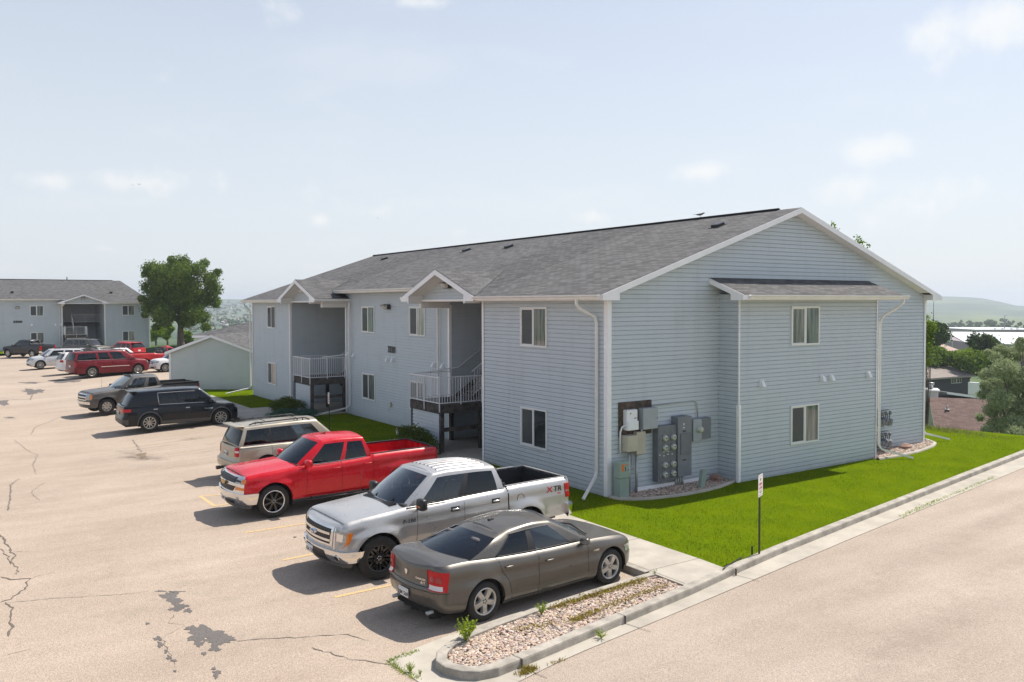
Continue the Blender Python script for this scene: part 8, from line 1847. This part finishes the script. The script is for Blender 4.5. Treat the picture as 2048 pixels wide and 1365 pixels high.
# thin high haze + cumulus laid out on a plane overhead (direction / height)
mh = node(n, 'ShaderNodeMath', operation='MAXIMUM'); mh.inputs[1].default_value = 0.0; n.links.new(sx.outputs['Z'], mh.inputs[0])
ah = node(n, 'ShaderNodeMath', operation='ADD'); ah.inputs[1].default_value = .16; n.links.new(mh.outputs[0], ah.inputs[0])
dx = node(n, 'ShaderNodeMath', operation='DIVIDE'); dy = node(n, 'ShaderNodeMath', operation='DIVIDE'); n.links.new(sx.outputs['X'], dx.inputs[0]); n.links.new(sx.outputs['Y'], dy.inputs[0]); n.links.new(ah.outputs[0], dx.inputs[1]); n.links.new(ah.outputs[0], dy.inputs[1])
cx = node(n, 'ShaderNodeCombineXYZ'); n.links.new(dx.outputs[0], cx.inputs[0]); n.links.new(dy.outputs[0], cx.inputs[1])
n1 = node(n, 'ShaderNodeTexNoise', i_Scale=1.55, i_Detail=10.0, i_Roughness=.55); n1.inputs['Distortion'].default_value = .15; n.links.new(cx.outputs[0], n1.inputs['Vector'])
r1 = node(n, 'ShaderNodeValToRGB'); r1.color_ramp.elements[0].position = .50; r1.color_ramp.elements[1].position = .72; r1.color_ramp.interpolation = 'EASE'; n.links.new(n1.outputs['Fac'], r1.inputs['Fac'])
# small cumulus in the direction domain
mp = node(n, 'ShaderNodeMapping'); mp.inputs['Scale'].default_value = (5.2, 5.2, 12.5); mp.inputs['Location'].default_value = (1.7, .4, .35); n.links.new(tc.outputs['Generated'], mp.inputs['Vector'])
n2 = node(n, 'ShaderNodeTexNoise', i_Scale=1.0, i_Detail=9.0, i_Roughness=.5); n.links.new(mp.outputs['Vector'], n2.inputs['Vector'])
r2 = node(n, 'ShaderNodeValToRGB'); r2.color_ramp.elements[0].position = .56; r2.color_ramp.elements[1].position = .68; r2.color_ramp.interpolation = 'EASE'; n.links.new(n2.outputs['Fac'], r2.inputs['Fac'])
band = node(n, 'ShaderNodeValToRGB'); e = band.color_ramp.elements; e[0].position = 0; e[0].color = (.2, .2, .2, 1); e[1].position = 1; e[1].color = (.25, .25, .25, 1)
k = e.new(.06); k.color = (1, 1, 1, 1); k = e.new(.17); k.color = (.9, .9, .9, 1); k = e.new(.26); k.color = (.15, .15, .15, 1); n.links.new(sx.outputs['Z'], band.inputs['Fac'])
m2 = node(n, 'ShaderNodeMath', operation='MULTIPLY'); m2.inputs[0].default_value = 0.0; n.links.new(band.outputs['Color'], m2.inputs[1])
m1 = node(n, 'ShaderNodeMath', operation='MULTIPLY'); m1.inputs[1].default_value = .30; n.links.new(r1.outputs['Color'], m1.inputs[0])
hz = node(n, 'ShaderNodeValToRGB'); e = hz.color_ramp.elements; e[0].position = 0.0; e[0].color = (.88, .88, .88, 1); e[1].position = .62; e[1].color = (.18, .18, .18, 1); k = e.new(.15); k.color = (.76, .76, .76, 1); k = e.new(.3); k.color = (.60, .60, .60, 1); n.links.new(sx.outputs['Z'], hz.inputs['Fac'])
hazec = node(n, 'ShaderNodeMix', data_type='RGBA'); hazec.inputs['A'].default_value = (0, 0, 0, 1)
mxh = node(n, 'ShaderNodeMix', data_type='RGBA'); n.links.new(hz.outputs['Color'], mxh.inputs['Factor']); n.links.new(sky.outputs[0], mxh.inputs['A']); mxh.inputs['B'].default_value = (HZ[0], HZ[1], HZ[2], 1)
ac = node(n, 'ShaderNodeMath', operation='ADD'); ac.use_clamp = True; n.links.new(m1.outputs[0], ac.inputs[0]); n.links.new(m2.outputs[0], ac.inputs[1])
mc = node(n, 'ShaderNodeMath', operation='MULTIPLY'); mc.inputs[1].default_value = .55; n.links.new(ac.outputs[0], mc.inputs[0])
mxc = node(n, 'ShaderNodeMix', data_type='RGBA'); n.links.new(mc.outputs[0], mxc.inputs['Factor']); n.links.new(mxh.outputs['Result'], mxc.inputs['A']); mxc.inputs['B'].default_value = (CL[0], CL[1], CL[2], 1)
# individual cumulus banks, each a soft ellipse round its own bearing, broken up by the noise
nc = node(n, 'ShaderNodeTexNoise', i_Scale=22.0, i_Detail=8.0, i_Roughness=.55); n.links.new(tc.outputs['Generated'], nc.inputs['Vector'])
acc = None
for (px, row, rx, rz, op) in ((1405, 345, 62, 24, .8), (1752, 300, 80, 34, .9), (1700, 385, 70, 40, .8), (1850, 410, 190, 44, .6), (1190, 435, 60, 24, .6), (640, 443, 28, 20, .7), (760, 425, 90, 30, .5), (100, 362, 60, 22, .7), (300, 365, 170, 34, .6), (1990, 40, 130, 60, 1.0), (545, 15, 60, 34, .5), (830, 3, 110, 18, .8), (560, 390, 220, 30, .35), (235, 205, 30, 14, .4), (215, 498, 30, 12, .5), (915, 462, 40, 18, .4)):
    D_ = Vector(sray(px, row)).normalized(); T_ = Vector((D_.y, -D_.x, 0)).normalized(); U_ = T_.cross(D_).normalized()
    v1 = node(n, 'ShaderNodeVectorMath', operation='SUBTRACT'); v1.inputs[1].default_value = D_; n.links.new(tc.outputs['Generated'], v1.inputs[0])
    a1 = node(n, 'ShaderNodeVectorMath', operation='DOT_PRODUCT'); a1.inputs[1].default_value = T_*(CAM['f']/rx); n.links.new(v1.outputs[0], a1.inputs[0])
    a2 = node(n, 'ShaderNodeVectorMath', operation='DOT_PRODUCT'); a2.inputs[1].default_value = U_*(CAM['f']/rz); n.links.new(v1.outputs[0], a2.inputs[0])
    a3 = node(n, 'ShaderNodeVectorMath', operation='DOT_PRODUCT'); a3.inputs[1].default_value = D_*6; n.links.new(v1.outputs[0], a3.inputs[0])
    cb_ = node(n, 'ShaderNodeCombineXYZ'); n.links.new(a1.outputs['Value'], cb_.inputs[0]); n.links.new(a2.outputs['Value'], cb_.inputs[1]); n.links.new(a3.outputs['Value'], cb_.inputs[2])
    ln = node(n, 'ShaderNodeVectorMath', operation='LENGTH'); n.links.new(cb_.outputs[0], ln.inputs[0])
    mr = node(n, 'ShaderNodeMapRange'); mr.inputs['From Min'].default_value = 1.5; mr.inputs['From Max'].default_value = .0; mr.inputs['To Min'].default_value = 0; mr.inputs['To Max'].default_value = op; n.links.new(ln.outputs['Value'], mr.inputs['Value'])
    if acc is None: acc = mr.outputs[0]
    else:
        mxm = node(n, 'ShaderNodeMath', operation='MAXIMUM'); n.links.new(acc, mxm.inputs[0]); n.links.new(mr.outputs[0], mxm.inputs[1]); acc = mxm.outputs[0]
s1_ = node(n, 'ShaderNodeMath', operation='MULTIPLY_ADD'); s1_.inputs[1].default_value = 2.4; s1_.inputs[2].default_value = -1.55; n.links.new(nc.outputs['Fac'], s1_.inputs[0])
s2_ = node(n, 'ShaderNodeMath', operation='MULTIPLY_ADD'); s2_.inputs[1].default_value = 1.5; n.links.new(acc, s2_.inputs[0]); n.links.new(s1_.outputs[0], s2_.inputs[2])
s3_ = node(n, 'ShaderNodeMapRange', interpolation_type='SMOOTHSTEP'); s3_.inputs['From Min'].default_value = .0; s3_.inputs['From Max'].default_value = 1.05; n.links.new(s2_.outputs[0], s3_.inputs['Value'])
s4_ = node(n, 'ShaderNodeMath', operation='MULTIPLY'); s4_.inputs[1].default_value = .72; n.links.new(s3_.outputs[0], s4_.inputs[0])
mxd = node(n, 'ShaderNodeMix', data_type='RGBA'); n.links.new(s4_.outputs[0], mxd.inputs['Factor']); n.links.new(mxc.outputs['Result'], mxd.inputs['A']); mxd.inputs['B'].default_value = (CL[0], CL[1], CL[2], 1)
n.links.new(mxd.outputs['Result'], bg.inputs['Color'])
scene.view_settings.view_transform = 'Standard'; scene.view_settings.look = 'None'; scene.view_settings.exposure = EXPO; scene.view_settings.gamma = 1
scene.render.engine = 'CYCLES'
# air
hb_ = MB(); hb_.box(-5600, 6600, -5600, 7000, -95, 62); hm = bpy.data.materials.new('haze_air'); hm.use_nodes = True; hn = hm.node_tree; hn.nodes.clear()
ho = node(hn, 'ShaderNodeOutputMaterial'); pv = node(hn, 'ShaderNodeVolumePrincipled'); pv.inputs['Color'].default_value = (.80, .89, 1.0, 1); pv.inputs['Density'].default_value = HAZE; pv.inputs['Anisotropy'].default_value = .2
hn.links.new(pv.outputs[0], ho.inputs['Volume'])
if HAZE > 0: tag(hb_.build('haze', hm), kind='stuff')
